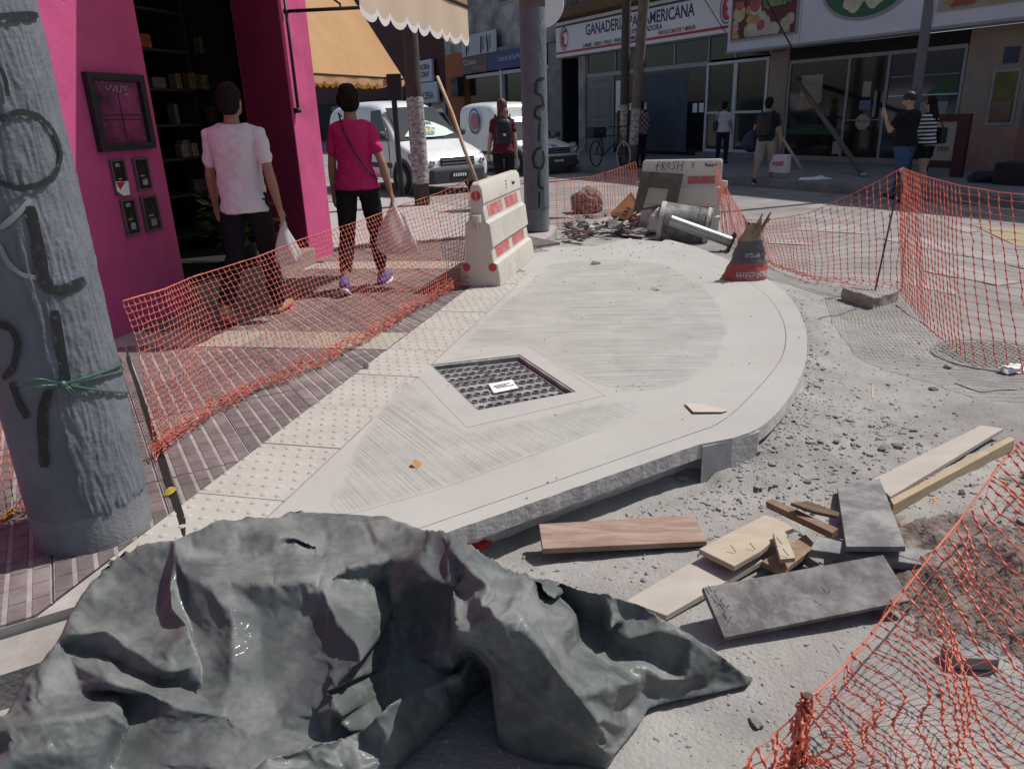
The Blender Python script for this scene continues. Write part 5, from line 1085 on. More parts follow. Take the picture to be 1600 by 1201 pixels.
TG=8.0
def tarp_base():
    """even triangulation of the heaped sheet: plan points with heights carried over from the crest and valley lines"""
    pts=[Vector((x,-y)) for x,y,z in TPTS]; vs,es,fs,ov,oe,of=delaunay_2d_cdt(pts,[(a,b) for a,b,c in TE],[],0,1e-4)
    Z=[]
    for k,v in enumerate(vs):
        if ov[k]: Z.append(TPTS[ov[k][0]][2])
        else:
            d=sorted((((v-p).length,i) for i,p in enumerate(pts)))[:3]; Z.append(sum(TPTS[i][2]/(dd+.1) for dd,i in d)/sum(1/(dd+.1) for dd,i in d))
    poly=[(TPTS[i][0],-TPTS[i][1]) for i in O_ids]
    tri=[f for f in fs if inpoly(sum((vs[i] for i in f),Vector((0,0)))/len(f),poly)]
    T=np.array([[(*vs[i],Z[i]) for i in f[:3]] for f in tri])
    A=T[:,0,:2]; B=T[:,1,:2]-A; C_=T[:,2,:2]-A; det=B[:,0]*C_[:,1]-B[:,1]*C_[:,0]
    def zat(x,y):
        px=x-A[:,0]; py=y-A[:,1]; u=(px*C_[:,1]-py*C_[:,0])/det; v=(B[:,0]*py-B[:,1]*px)/det
        m=np.minimum(np.minimum(u,v),1-u-v); i=int(np.argmax(m)); u_,v_=u[i],v[i]
        return T[i,0,2]*(1-u_-v_)+T[i,1,2]*u_+T[i,2,2]*v_
    out=[];edges=[];kind=[]
    n=len(poly); 
    for i in range(n):                       # outline resampled
        a=Vector(poly[i]); b=Vector(poly[(i+1)%n]); k=max(1,int((b-a).length/TG)) if max(-a.y,-b.y)<1215 else max(1,int((b-a).length/40))
        for j in range(k): out.append(tuple(a.lerp(b,j/k))); kind.append(1)
    no=len(out); edges=[(i,(i+1)%no) for i in range(no)]
    seen=set()
    for a,b,c in TE:                          # crests and valleys resampled
        if a in O_ids and b in O_ids: continue
        pa=Vector(pts[a]); pb=Vector(pts[b]); k=max(1,int(round((pb-pa).length/TG))); prev=None
        for j in range(k+1):
            q=pa.lerp(pb,j/k); key=(round(q.x,1),round(q.y,1))
            if key in seen: continue
            seen.add(key)
            if min((q-Vector(p)).length for p in out[:no])<TG*.5 or not inpoly(q,poly): continue
            out.append((q.x,q.y)); kind.append(2 if c else 3)
    fixed=np.array(out); gx=TG; r=random.Random(5); y=790.0; row=0
    xs_=np.array([p[0] for p in poly])
    while y<1300:
        st_=gx if y<1215 else 30
        x=-150+(row%2)*st_/2
        while x<1180:
            q=(x+r.uniform(-.28,.28)*TG,-y+r.uniform(-.28,.28)*TG)
            if x>-70 and inpoly(q,poly) and np.min(np.hypot(fixed[:,0]-q[0],fixed[:,1]-q[1]))>TG*.6: out.append(q); kind.append(0)
            x+=st_
        y+=st_*.866; row+=1
    v2,e2_,f2,o2,_,_=delaunay_2d_cdt([Vector(p) for p in out],edges,[],0,1e-4)
    F_=[tuple(f) for f in f2 if inpoly(sum((v2[i] for i in f),Vector((0,0)))/len(f),poly)]
    P=[G(v.x,-v.y,zat(v.x,v.y)) for v in v2]; K=[kind[o2[i][0]] if o2[i] else 0 for i in range(len(v2))]
    return P,F_,K
def relax_sheet(P,F_,K,frames=32):
    """drape: a cloth run with the crest lines loosely held and the sheet a little too large"""
    me=bpy.data.meshes.new('sheet_sim'); me.from_pydata([tuple(p) for p in P],[],F_); o=bpy.data.objects.new('sheet_sim',me); COL.objects.link(o)
    r=np.random.default_rng(3); co=np.array([tuple(p) for p in P]); co+=r.normal(0,.0012,co.shape)*(np.array(K)==0)[:,None]; me.vertices.foreach_set('co',co.ravel())
    vg=o.vertex_groups.new(name='hold')
    for i,k in enumerate(K): vg.add([i],{1:1.0,2:HOLD[0],3:HOLD[1],0:HOLD[2]}[k],'REPLACE')
    md=o.modifiers.new('c','CLOTH'); s_=md.settings; s_.quality=6; s_.mass=.12; s_.air_damping=2; s_.bending_model='ANGULAR'
    s_.tension_stiffness=40; s_.compression_stiffness=40; s_.shear_stiffness=25; s_.bending_stiffness=BEND; s_.tension_damping=12; s_.compression_damping=12; s_.bending_damping=2
    s_.vertex_group_mass='hold'; s_.pin_stiffness=2.0; s_.shrink_min=-GROW; s_.shrink_max=-GROW
    md.collision_settings.use_collision=False; md.collision_settings.use_self_collision=False; md.point_cache.frame_start=1; md.point_cache.frame_end=frames
    S.frame_start=1; S.frame_end=frames
    for f in range(1,frames+1): S.frame_set(f)
    m2=o.evaluated_get(bpy.context.evaluated_depsgraph_get()).to_mesh(); X=np.empty(len(P)*3); m2.vertices.foreach_get('co',X); X=X.reshape(-1,3).copy()
    bpy.data.objects.remove(o); S.frame_set(1)
    Z0=np.array([p[2] for p in P]); low=ZR+.012+.62*(Z0-ZR); h=.018; X[:,2]=.5*(X[:,2]+low+np.sqrt((X[:,2]-low)**2+h*h)); return X
HOLD=(.19,.06,.013); BEND=2.0; GROW=.042
def build_tarp():
    P,F_,K=tarp_base()
    P=[Vector(p) for p in relax_sheet(P,F_,K)]
    bm=bmesh.new(); bv=[bm.verts.new(p) for p in P]
    for f in F_: bm.faces.new([bv[i] for i in f])
    for v in [v for v in bm.verts if not v.link_faces]: bm.verts.remove(v)
    bmesh.ops.recalc_face_normals(bm,faces=bm.faces)
    if sum(f.normal.z*f.calc_area() for f in bm.faces)<0: bmesh.ops.reverse_faces(bm,faces=bm.faces)
    for ring in range(3):         # carry the border on behind the crests and down, as the sheet does
        be=[e for e in bm.edges if e.is_boundary]; ret=bmesh.ops.extrude_edge_only(bm,edges=be)
        for v in [g for g in ret['geom'] if isinstance(g,bmesh.types.BMVert)]:
            away=Vector((v.co.x,v.co.y,0)).normalized(); h=v.co.z
            base=-.155 if (v.co.x>-.25 or v.co.y<1.9) else .004
            drop=max(0,h-base); v.co += away*(.012+.07*drop)+Vector((noise.noise(v.co*8)*.008,noise.noise(v.co*8+Vector((4,0,0)))*.008,0)); v.co.z=max(base,h-drop*(.35,.6,1)[ring]-.002)
    me=bpy.data.meshes.new('tarpaulin'); bm.to_mesh(me); bm.free(); o=bpy.data.objects.new('tarpaulin',me); COL.objects.link(o)
    ss=o.modifiers.new('s','SUBSURF'); ss.levels=1; ss.render_levels=1
    m2=bpy.data.meshes.new_from_object(o.evaluated_get(bpy.context.evaluated_depsgraph_get())); o.modifiers.clear(); o.data=m2; m2.materials.clear(); m2.materials.append(m_tarp)
    n=len(m2.vertices); co=np.empty(n*3); m2.vertices.foreach_get('co',co); co=co.reshape(-1,3); no=np.empty(n*3); m2.vertices.foreach_get('normal',no); no=no.reshape(-1,3)
    for i in range(n):
        p=Vector(co[i]); co[i]+=no[i]*(.0012*noise.noise(p*22)+.0008*noise.noise(p*47))
    m2.vertices.foreach_set('co',co.ravel()); m2.polygons.foreach_set('use_smooth',[True]*len(m2.polygons)); m2.update()
    return o
tarp=tag(build_tarp(),'large crumpled dusty black plastic tarpaulin heaped in the foreground','tarpaulin')
# ================================================================== PEOPLE
m_skin=mat('skin_brown',(.34,.185,.125),rough=.6,vscale=9,var=.12,spec=.35); m_skin2=mat('skin_light',(.42,.26,.19),rough=.6,vscale=9,var=.1,spec=.35)
m_hair=mat('dark_hair',(.012,.009,.008),rough=.7,vscale=40,var=.4,stretch=(1,1,.2),bump=.5,bscale=120,spec=.15); m_hairb=mat('brown_hair',(.13,.065,.03),rough=.5,vscale=30,col2=(.05,.025,.014),stretch=(1,1,.15),bump=.5,bscale=120)
def cloth(name,c,**k): return mat('cloth_'+name,c,rough=.9,vscale=7,var=k.pop('var',.12),bump=.3,bscale=160,bdist=.003,spec=.2,**k)
def remeshed(mb,name,m,parent,vox,sm=4,wr=0,seed=0,cut=None):
    me=mb.mesh(name,m); o=bpy.data.objects.new(name,me); COL.objects.link(o)
    r=o.modifiers.new('r','REMESH'); r.mode='VOXEL'; r.voxel_size=vox; r.use_smooth_shade=True
    s=o.modifiers.new('s','SMOOTH'); s.factor=.5; s.iterations=sm
    m2=bpy.data.meshes.new_from_object(o.evaluated_get(bpy.context.evaluated_depsgraph_get())); o.modifiers.clear(); o.data=m2
    m2.materials.clear()
    for q in (m if isinstance(m,(list,tuple)) else [m]): m2.materials.append(q)
    if wr:
        n=len(m2.vertices); co=np.empty(n*3); m2.vertices.foreach_get('co',co); co=co.reshape(-1,3); no=np.empty(n*3); m2.vertices.foreach_get('normal',no); no=no.reshape(-1,3)
        for i in range(n):
            p=Vector(co[i]); a=noise.noise(Vector((p.x*9+p.z*5,p.y*9,p.z*16+p.x*7+seed))); b=1-abs(noise.noise(Vector((p.x*7-p.z*9,p.y*8,p.z*10+seed*2))))*2
            co[i]+=no[i]*wr*(a*.6+max(0,b)*.7)
        m2.vertices.foreach_set('co',co.ravel())
    m2.polygons.foreach_set('use_smooth',[True]*len(m2.polygons)); m2.update()
    o.parent=parent; return o
def chain(mb,pts,rs,n=12,upv=(0,1,0)):
    P=[Vector(p) for p in pts]; mb.tube(P,rs,n,upv=upv)
    for p,r in ((P[0],rs[0]),(P[-1],rs[-1])):
        rr_=r if not isinstance(r,(tuple,list)) else min(r); mb.ball(p,rr_*.99,10,6)
def person(name,label,loc,rotz,H,legs,arms,skin,hair,shirt,trousers,shoes,vox=.011,sex='f',lean=0,sleeve=.55,shorts=None,hairstyle='short',neckturn=0,shoe_col=None,bulk=1.0,ankle=.12,flip=False,group=None,hem=.88):
    """local frame: +y is where the person faces, x right. legs: (thigh swing, knee bend, foot pitch) per side L,R ; arms: (swing, abduct, elbow)"""
    k=H/1.72; root=thing('person',label,'person',loc,rotz,group)
    Lf=lambda *v: Vector(v)*k
    R_=Matrix.Rotation(-lean,3,'X')
    pel=Lf(0,0,.92); up_=lambda x,y,z: pel+R_@Lf(x,y,z-.92)
    sw=.185 if sex=='m' else .152; hw=.095
    body=MB(); J={}
    for s_,key in ((-1,'L'),(1,'R')):
        a,kn,fp=legs[0 if s_<0 else 1]; hip=Lf(s_*hw,0,.90); th=.43; sh=.41
        kd=Vector((s_*.0,math.sin(a),-math.cos(a))); knee=hip+kd*th*k+Lf(s_*.005,0,0); b=a-kn; ad=Vector((0,math.sin(b),-math.cos(b))); ank=knee+ad*sh*k
        f=b+fp; toe_d=Vector((s_*.12,math.cos(f),math.sin(f))).normalized(); heel_d=Vector((0,math.sin(f)*1,-math.cos(f)))
        J[key]=(hip,knee,ank,toe_d)
        chain(body,[hip,hip.lerp(knee,.5),knee],[.088*k*bulk,.078*k*bulk,.057*k*bulk]); chain(body,[knee,knee.lerp(ank,.3)+Lf(0,-.012,0),knee.lerp(ank,.65),ank],[.056*k,.060*k,.046*k,.037*k])
        fl=toe_d.cross(Vector((1,0,0))); sole=ank+heel_d*.045*k
        chain(body,[sole-toe_d*.035*k,sole+toe_d*.06*k,sole+toe_d*.15*k,sole+toe_d*.195*k],[.034*k,.036*k,.033*k,.022*k])
        J[key+'s']=(sole,toe_d)
        sa,ab,el=arms[0 if s_<0 else 1]; shd=up_(s_*sw,0,1.372); ud=R_@Vector((s_*math.sin(ab),math.sin(sa)*math.cos(ab),-math.cos(sa)*math.cos(ab))); elb=shd+ud*.29*k
        e2_=sa+el; fd=R_@Vector((s_*math.sin(ab)*.55,math.sin(e2_),-math.cos(e2_))).normalized(); wr=elb+fd*.245*k
        J['a'+key]=(shd,elb,wr,fd)
        chain(body,[shd,shd.lerp(elb,.5),elb],[.043*k*bulk,.041*k*bulk,.035*k]); chain(body,[elb,elb.lerp(wr,.35),wr],[.037*k,.038*k,.026*k])
        side=Vector((0,1,0)) if abs(fd.y)<.8 else Vector((0,0,1)); side=(side-fd*side.dot(fd)).normalized(); nrm=fd.cross(side)
        palm=wr+fd*.045*k; chain(body,[wr,palm,wr+fd*.085*k],[.024*k,(.019*k,.036*k),(.015*k,.038*k)],upv=tuple(nrm))
        for q,(o_,l) in enumerate(((-.028,.062),(-.010,.074),(.009,.080),(.027,.070))):
            b0=wr+fd*.085*k+side*o_*k; cur=-s_*nrm*.016*k; cdir=nrm if nrm.x*s_<0 else -nrm
            chain(body,[b0,b0+fd*l*.5*k+cdir*.006*k,b0+fd*l*.95*k+cdir*.028*k],[.0095*k,.0088*k,.007*k],8)
        chain(body,[wr+fd*.03*k+side*.028*k,wr+fd*.06*k+side*.052*k,wr+fd*.095*k+side*.055*k],[.012*k,.0105*k,.0085*k],8)
    hipw=.165 if sex=='f' else .155; ww=.125 if sex=='f' else .145; cw=.155 if sex=='f' else .175
    T_=[(.855,.135,.095,0),(.93,hipw,.115,-.005),(1.02,(hipw+ww)/2,.10,0),(1.10,ww,.09,.0),(1.22,(ww+cw)/2,.10,.005),(1.33,cw,.105,.0),(1.40,cw*.93,.085,-.005),(1.437,.088,.06,-.006)]
    def torso(mb,add,z0,z1,nx=18,hem=None):
        rows=[t for t in T_ if z0<=t[0]<=z1]; vs=[]
        if hem: rows=[(hem,hipw+.012,.124,-.005)]+[t for t in rows if t[0]>.9]
        for z,rx,ry,yo in rows:
            for j in range(nx): q=6.2832*j/nx; vs.append(up_((rx*bulk+add)*math.cos(q),(ry*bulk+add)*math.sin(q)+yo,z))
        m_=len(rows); mb.add(vs,[(i*nx+j,i*nx+(j+1)%nx,(i+1)*nx+(j+1)%nx,(i+1)*nx+j) for i in range(m_-1) for j in range(nx)]+[tuple(range(nx-1,-1,-1)),tuple((m_-1)*nx+j for j in range(nx))])
    torso(body,0,.8,1.5)
    nk=up_(0,-.005,1.44); hd=up_(0,.025,1.60); chain(body,[nk-Lf(0,0,.03),nk+Lf(0,.01,.05),hd-Lf(0,0,.04)],[.062*k,.052*k,.055*k])
    Rn=Matrix.Rotation(neckturn,3,'Z')
    body.ball(hd,(.074*k,.092*k,.112*k),16,12); fc=hd+Rn@Lf(0,.055,-.055); body.ball(fc,(.052*k,.045*k,.055*k),12,8)
    nz_=hd+Rn@Lf(0,.095,-.025); body.ball(nz_,(.013*k,.020*k,.020*k),8,6)
    for s_ in (-1,1): body.ball(hd+Rn@Lf(s_*.075,-.003,-.02),(.012*k,.020*k,.032*k),8,6)
    bo=remeshed(body,'body',skin,root,vox,2)
    ey=MB()
    for s_ in (-1,1): ey.ball(hd+Rn@Lf(s_*.03,.086,.0),(.012*k,.008*k,.008*k),8,6)
    ey.build('eyes',m_ink,root); MB().ball(hd+Rn@Lf(0,.098,-.075),(.022*k,.006*k,.006*k),8,6).build('mouth',mat('lips',(.25,.07,.06),rough=.5),root)
    h=MB(); h.ball(hd+Rn@Lf(0,-.018,.022),(.084*k,.092*k,.108*k),16,10); h.ball(hd+Rn@Lf(0,-.05,-.03),(.072*k,.055*k,.075*k),12,8)
    if hairstyle=='bun': h.ball(hd+Lf(0,-.075,.085),(.055*k,.05*k,.045*k),10,8); h.ball(hd+Lf(.03,-.05,-.02),(.065*k,.06*k,.07*k),10,8); h.ball(hd+Lf(-.03,-.055,.0),(.062*k,.06*k,.07*k),10,8)
    if hairstyle=='long':
        h.ball(hd+Lf(0,-.065,-.10),(.085*k,.05*k,.13*k),12,10); chain(h,[hd+Lf(0,-.06,-.05),hd+Lf(0,-.11,-.20),hd+Lf(.0,-.12,-.34)],[(.05*k,.09*k),(.04*k,.095*k),(.02*k,.07*k)])
    if hairstyle=='ponytail': chain(h,[hd+Lf(0,-.09,.03),hd+Lf(0,-.13,-.05),hd+Lf(0,-.12,-.20)],[.035*k,.032*k,.015*k])
    if hairstyle=='cap':
        h=MB(); h.ball(hd+Rn@Lf(0,-.005,.03),(.09*k,.104*k,.095*k),16,10); h.slab3([tuple(hd+Rn@Lf(x,y,.045)) for x,y in ((-.06,.08),(.06,.08),(.05,.16),(-.05,.16))],.008)
    remeshed(h,'cap' if hairstyle=='cap' else 'hair',hair,root,max(vox,.008),1,wr=.002 if hairstyle=='cap' else .011,seed=2)
    # shirt
    sM=MB(); torso(sM,.018*k,.80,1.45,hem=hem); 
    for key in 'LR':
        shd,elb,wr,fd=J['a'+key]; e=shd.lerp(elb,sleeve) if sleeve<=1 else elb.lerp(wr,sleeve-1)
        pts=[shd+(up_(0,0,1.405)-shd)*.25,shd,shd.lerp(elb,min(sleeve,1)*.6),shd.lerp(elb,min(sleeve,1))]; rr_=[.050*k,.051*k*bulk,.049*k*bulk,.050*k*bulk if sleeve<=1 else .046*k]
        if sleeve>1: pts.append(e); rr_.append(.038*k)
        chain(sM,pts,rr_)
    so=remeshed(sM,'shirt',shirt,root,vox,3,wr=.015*k,seed=len(label)%17)
    # trousers
    tM=MB(); nx=18; vs=[]; rows=[(.82,hipw*.86,.10),(.88,hipw+.002,.120),(.95,hipw*.96,.108)]
    for z,rx,ry in rows:
        for j in range(nx): q=6.2832*j/nx; vs.append(up_((rx*bulk+.006)*math.cos(q),(ry*bulk+.004)*math.sin(q),z))
    tM.add(vs,[(i*nx+j,i*nx+(j+1)%nx,(i+1)*nx+(j+1)%nx,(i+1)*nx+j) for i in range(2) for j in range(nx)]+[tuple(range(nx-1,-1,-1)),tuple(2*nx+j for j in range(nx))])
    loose=1.0 if shorts is None else 1.25
    for key in 'LR':
        hip,knee,ank,td=J[key]
        if shorts: chain(tM,[hip,hip.lerp(knee,.5),hip.lerp(knee,shorts)],[.098*k*bulk,.095*k*bulk,.09*k*bulk])
        else:
            t_=1-ankle; chain(tM,[hip,hip.lerp(knee,.5),knee],[.096*k*bulk,.085*k*bulk,.065*k*bulk]); chain(tM,[knee,knee.lerp(ank,.3)+Lf(0,-.012,0),knee.lerp(ank,.65),knee.lerp(ank,t_)],[.064*k,.068*k,.056*k*(1 if sex=='f' else 1.1),.046*k*(1 if sex=='f' else 1.2)])
    remeshed(tM,'shorts' if shorts else 'trousers',trousers,root,vox,3,wr=.007*k,seed=5)
    for key in 'LR':
        hip,knee,ank,td=J[key]; sole,_=J[key+'s']; f=MB(); dn=(sole-ank).normalized()
        if flip:
            c=sole+dn*.036*k; sd_=td.cross(Vector((0,0,1))).normalized(); P_=[c+td*(.075+.125*math.cos(q))*k+sd_*.045*math.sin(q)*k for q in np.linspace(0,6.28,17)[:-1]]; f.slab3([tuple(p) for p in P_],.016*k); a_=sole+td*.15*k+dn*.02*k
            f.tube([a_,sole+td*.08*k+sd_*.045*k+dn*.03*k],.007,6); f.tube([a_,sole+td*.08*k-sd_*.045*k+dn*.03*k],.007,6); f.build('flip_flop',shoes,root)
        else:
            chain(f,[sole-td*.04*k,sole+td*.06*k,sole+td*.15*k,sole+td*.205*k],[.042*k,.044*k,.041*k,.028*k]); chain(f,[sole-dn*.045*k-td*.01*k,sole],[.043*k,.045*k]); remeshed(f,'shoe',shoes,root,vox,2)
            g=MB(); P_=[sole+dn*.036*k+td*(.08+.14*math.cos(q))*k+Vector((.045*math.sin(q)*k,0,0)) for q in np.linspace(0,6.28,17)[:-1]]; g.slab3([tuple(p) for p in P_],.018*k); g.build('sole',m_white if shoe_col is None else shoe_col,root)
    return root,J,k
def hang_bag(name,label,hand,root,w,h,m,col2=None,seed=1,txt=None):
    top=root.matrix_basis@hand; o=thing(name,label,'bag',top); mb=MB(); n=20
    prof=[(0.02,-.0),(.10,-.10),(.16,-.22),(.30,-.38),(.44,-.60),(.50,-.80),(.46,-.95),(.25,-1.0)]
    vs=[]
    for r,z in prof:
        for j in range(n):
            q=6.2832*j/n; ww=1+.22*math.sin(5*q+z*6+seed)*(.4+abs(z))*.6+.2*noise.noise(Vector((math.cos(q)*2,math.sin(q)*2,z*5+seed))); vs.append((r*w*ww*math.cos(q),r*w*.6*ww*math.sin(q),z*h))
    k=len(prof); mb.add(vs,[(i*n+j,i*n+(j+1)%n,(i+1)*n+(j+1)%n,(i+1)*n+j) for i in range(k-1) for j in range(n)]+[tuple((k-1)*n+j for j in range(n))])
    b=mb.build('sack',m,o,smooth=True); ss=b.modifiers.new('s','SUBSURF'); ss.levels=ss.render_levels=1
    hm=MB()
    for s_ in (-1,1): hm.tube([(s_*.1*w,0,-.14*h),(s_*.035*w,.01,.005),(0,.012,.02),(-s_*.02*w,.02,.0),(-s_*.06*w,.03,-.12*h)],.006,6)
    hm.build('handle',m,o,smooth=True); return o
bpy.context.view_layer.update()
m_polythene=mat('white_polythene',(.72,.73,.73),rough=.35,vscale=6,var=.15,sub=.3,spec=.5)
def hand_pt(J,k,key): return J['a'+key][2]+J['a'+key][3]*.10*k
def at_px(x,y,z=0): g=G(x,y,z); return (g.x,g.y,z)
walk=-rad(14)
# woman in pink
r,J,k=person('person','woman with a bun in a bright pink shirt walking away with a white carrier bag',at_px(574,449),rad(-6),1.70,((rad(-14),rad(16),rad(-2)),(rad(16),rad(8),rad(-2))),((rad(6),rad(12),rad(6)),(rad(-4),rad(18),rad(12))),m_skin,m_hair,cloth('pink',(.50,.025,.14)),cloth('black',(.012,.012,.015)),cloth('blue_shoe',(.09,.10,.30)),vox=.0085,hairstyle='bun',sleeve=.62,ankle=.22)
st=MB(); kk=k
st.tube([Vector((-.10,.085,1.47))*kk,Vector((-.09,-.02,1.495))*kk,Vector((-.03,-.138,1.36))*kk,Vector((.05,-.138,1.18))*kk,Vector((.15,-.12,1.02))*kk,Vector((.19,0,.95))*kk],.007,6); st.build('bag_strap',m_ink,r,smooth=True)
hang_bag('carrier_bag','white plastic carrier bag held by the woman in pink',hand_pt(J,k,'R'),r,.36,.46,m_polythene,seed=2)
# person in white t-shirt
r,J,k=person('person','person in white shirt and pink flip flops walking past the pink shop',at_px(408,494),rad(-8),1.70,((rad(-10),rad(30),rad(10)),(rad(12),rad(6),0)),((rad(10),rad(15),rad(8)),(rad(-10),rad(14),rad(14))),m_skin,m_hair,cloth('white_tee',(.68,.66,.68)),cloth('black',(.012,.012,.015)),mat('pink_rubber',(.62,.14,.20),rough=.6),vox=.0085,sex='m',hairstyle='short',sleeve=.66,ankle=.10,flip=True,hem=.82)
hang_bag('carrier_bag','small white plastic bag held by the person in the white shirt',hand_pt(J,k,'R'),r,.20,.34,m_polythene,seed=5)
# woman with backpack behind the barrier
def backpack(J,k,r,m,w=.27,h=.38,z0=1.03):
    o=MB(); 
    vs=[]; n=16
    for z,s in ((0,.86),(.08,.98),(.5,1),(.8,.92),(.95,.7),(1,.4)):
        for j in range(n): q=6.2832*j/n; c,s2=math.cos(q),math.sin(q); vs.append(((math.copysign(abs(c)**.6,c)*w/2*s)*k,(-.19+math.copysign(abs(s2)**.7,s2)*.085*s)*k,(z0+z*h)*k))
    o.add(vs,[(i*n+j,i*n+(j+1)%n,(i+1)*n+(j+1)%n,(i+1)*n+j) for i in range(5) for j in range(n)]+[tuple(range(n-1,-1,-1)),tuple(5*n+j for j in range(n))])
    root=thing('backpack','','backpack',r.location,r.rotation_euler[2]); o.build('bag_body',m,root,smooth=True,angle=50)
    p=MB(); p.box((-.09*k,-.30*k,(z0+.04)*k),(.09*k,-.27*k,(z0+.17)*k)); bevel(p.build('pocket',m,root),.012)
    s=MB()
    for sg in (-1,1): s.tube([Vector((sg*.10,-.13,z0+h*.95))*k,Vector((sg*.12,-.04,1.47))*k,Vector((sg*.125,.08,1.42))*k,Vector((sg*.13,.115,1.28))*k,Vector((sg*.15,.02,1.10))*k,Vector((sg*.12,-.12,z0+.05))*k],(.016*k),6)
    s.build('strap',m,root,smooth=True)
    return root
m_bp=mat('black_nylon',(.015,.016,.02),rough=.5,var=.3,vscale=12)
r,J,k=person('person','long haired woman in a maroon top behind the left barrier',at_px(790,322),rad(5),1.66,((rad(-10),rad(12),0),(rad(12),rad(5),0)),((rad(14),rad(12),rad(10)),(rad(-4),rad(8),rad(10))),m_skin2,m_hairb,cloth('maroon',(.10,.018,.035)),cloth('black',(.012,.012,.015)),m_ink,vox=.012,hairstyle='long',sleeve=.5)
bpk=backpack(J,k,r,m_bp); bpk['label']='black backpack with a small pocket worn by the woman in maroon'
mb=MB(); mb.box((-.02*k,-.306*k,1.15*k),(.02*k,-.301*k,1.18*k)); mb.build('badge',m_white,bpk)
# far people on the other pavement
plaid=cloth('plaid',(.13,.035,.05))
_n=plaid.node_tree.nodes;_l=plaid.node_tree.links; _w=_n.new('ShaderNodeTexChecker'); _w.inputs['Scale'].default_value=16; _w.inputs[1].default_value=(.10,.03,.045,1); _w.inputs[2].default_value=(.26,.24,.26,1); _t=_n.new('ShaderNodeTexCoord'); _l.new(_t.outputs['Object'],_w.inputs[0]); _l.new(_w.outputs[0],_n['Principled BSDF'].inputs['Base Color'])
def far_at(x,y,z): g=G(x,y,z); return (g.x,g.y,z)
r,J,k=person('person','person in a plaid shirt and dark trousers standing behind the wooden poles across the street',far_at(1000,262,0),rad(20),1.62,((rad(0),0,0),(rad(3),0,0)),((rad(20),rad(8),rad(50)),(rad(8),rad(8),rad(30))),m_skin,m_hair,plaid,cloth('navy',(.015,.018,.035)),m_ink,vox=.02,sex='m',sleeve=1.6)
r,J,k=person('person','woman in a white top and dark trousers at the white framed shop door',far_at(1127,256,0),rad(-24),1.55,((rad(-8),rad(8),0),(rad(8),rad(4),0)),((rad(8),rad(14),rad(15)),(rad(-8),rad(14),rad(10))),m_skin,m_hair,cloth('white_top',(.55,.55,.58)),cloth('navy',(.015,.018,.035)),m_ink,vox=.018,sleeve=.45)
bg_=thing('shoulder_bag','dark shoulder bag of the woman in the white top','bag',r.location,r.rotation_euler[2]); mb=MB(); mb.box((-.29*k,-.10*k,.92*k),(-.17*k,.12*k,1.18*k)); bevel(mb.build('pouch',m_bp,bg_),.03); mb=MB(); mb.tube([(-.22*k,0,1.18*k),(-.15*k,-.09*k,1.36*k),(-.12*k,-.02*k,1.48*k),(-.16*k,.09*k,1.35*k),(-.22*k,.05*k,1.18*k)],.012,6); mb.build('strap',m_bp,bg_)
r,J,k=person('person','man in dark shirt and light shorts with a white shopping bag across the street',far_at(1192,289,-.15),rad(-35),1.72,((rad(-14),rad(14),0),(rad(14),rad(6),0)),((rad(24),rad(20),rad(40)),(rad(-2),rad(14),rad(8))),m_skin2,m_hair,cloth('dark_tee',(.025,.028,.04)),cloth('khaki',(.36,.32,.26)),m_ink,vox=.016,sex='m',shorts=.95,sleeve=.6)
bp2=backpack(J,k,r,m_bp,.32,.44,1.0); bp2['label']='black backpack worn by the man in light shorts'
hp=r.matrix_basis@hand_pt(J,k,'R'); tb=thing('shopping_bag','white shopping bag with pink lettering carried by the man in light shorts','bag',hp,FROT+rad(8))
mb=MB(); mb.prism([(-.20,-.06),(.20,-.06),(.22,.06),(-.22,.06)],-.50,-.14); bevel(mb.build('bag_body',mat('white_bag_paper',(.70,.69,.68),rough=.6,var=.08),tb),.01); mb=MB(); mb.tube([(-.10,-.05,-.14),(-.07,-.01,-.02),(0,0,.0),(.07,-.01,-.02),(.10,-.05,-.14)],.01,6); mb.build('handle',mat('pink_tape',(.45,.06,.15),rough=.6),tb)
text('cozi',.16,'lettering',mat('pink_print',(.5,.04,.14),rough=.6),tb,frame((0,-.064,-.31),(1,0,0),(0,-1,0)),bold=.004)
bl=thing('duffel_bag','blue and black duffel bag held in front by the man in light shorts','bag',r.location,r.rotation_euler[2]); mb=MB(); mb.ball((-.34*k,.12*k,.86*k),(.20*k,.16*k,.22*k),14,10); mb.build('bag_body',mat('blue_nylon',(.02,.03,.10),rough=.6,var=.5,vscale=3),bl,smooth=True)
mb=MB(); mb.tube([(-.40*k,.12*k,1.05*k),(-.33*k,.16*k,1.16*k),(-.27*k,.12*k,1.05*k)],.012,6); mb.build('handle',m_bp,bl)
r,J,k=person('person','man in dark cap, black shirt and blue jeans near the far kerb',far_at(1402,313,-.15),rad(28),1.70,((rad(-12),rad(10),0),(rad(12),rad(4),0)),((rad(24),rad(16),rad(134)),(rad(10),rad(10),rad(20))),m_skin2,m_ink,cloth('black_tee',(.012,.012,.014)),cloth('denim',(.06,.10,.20),var=.3),m_ink,vox=.014,sex='m',sleeve=.62,hairstyle='cap',bulk=1.25,neckturn=rad(20))
strp=cloth('striped',(.5,.5,.5))
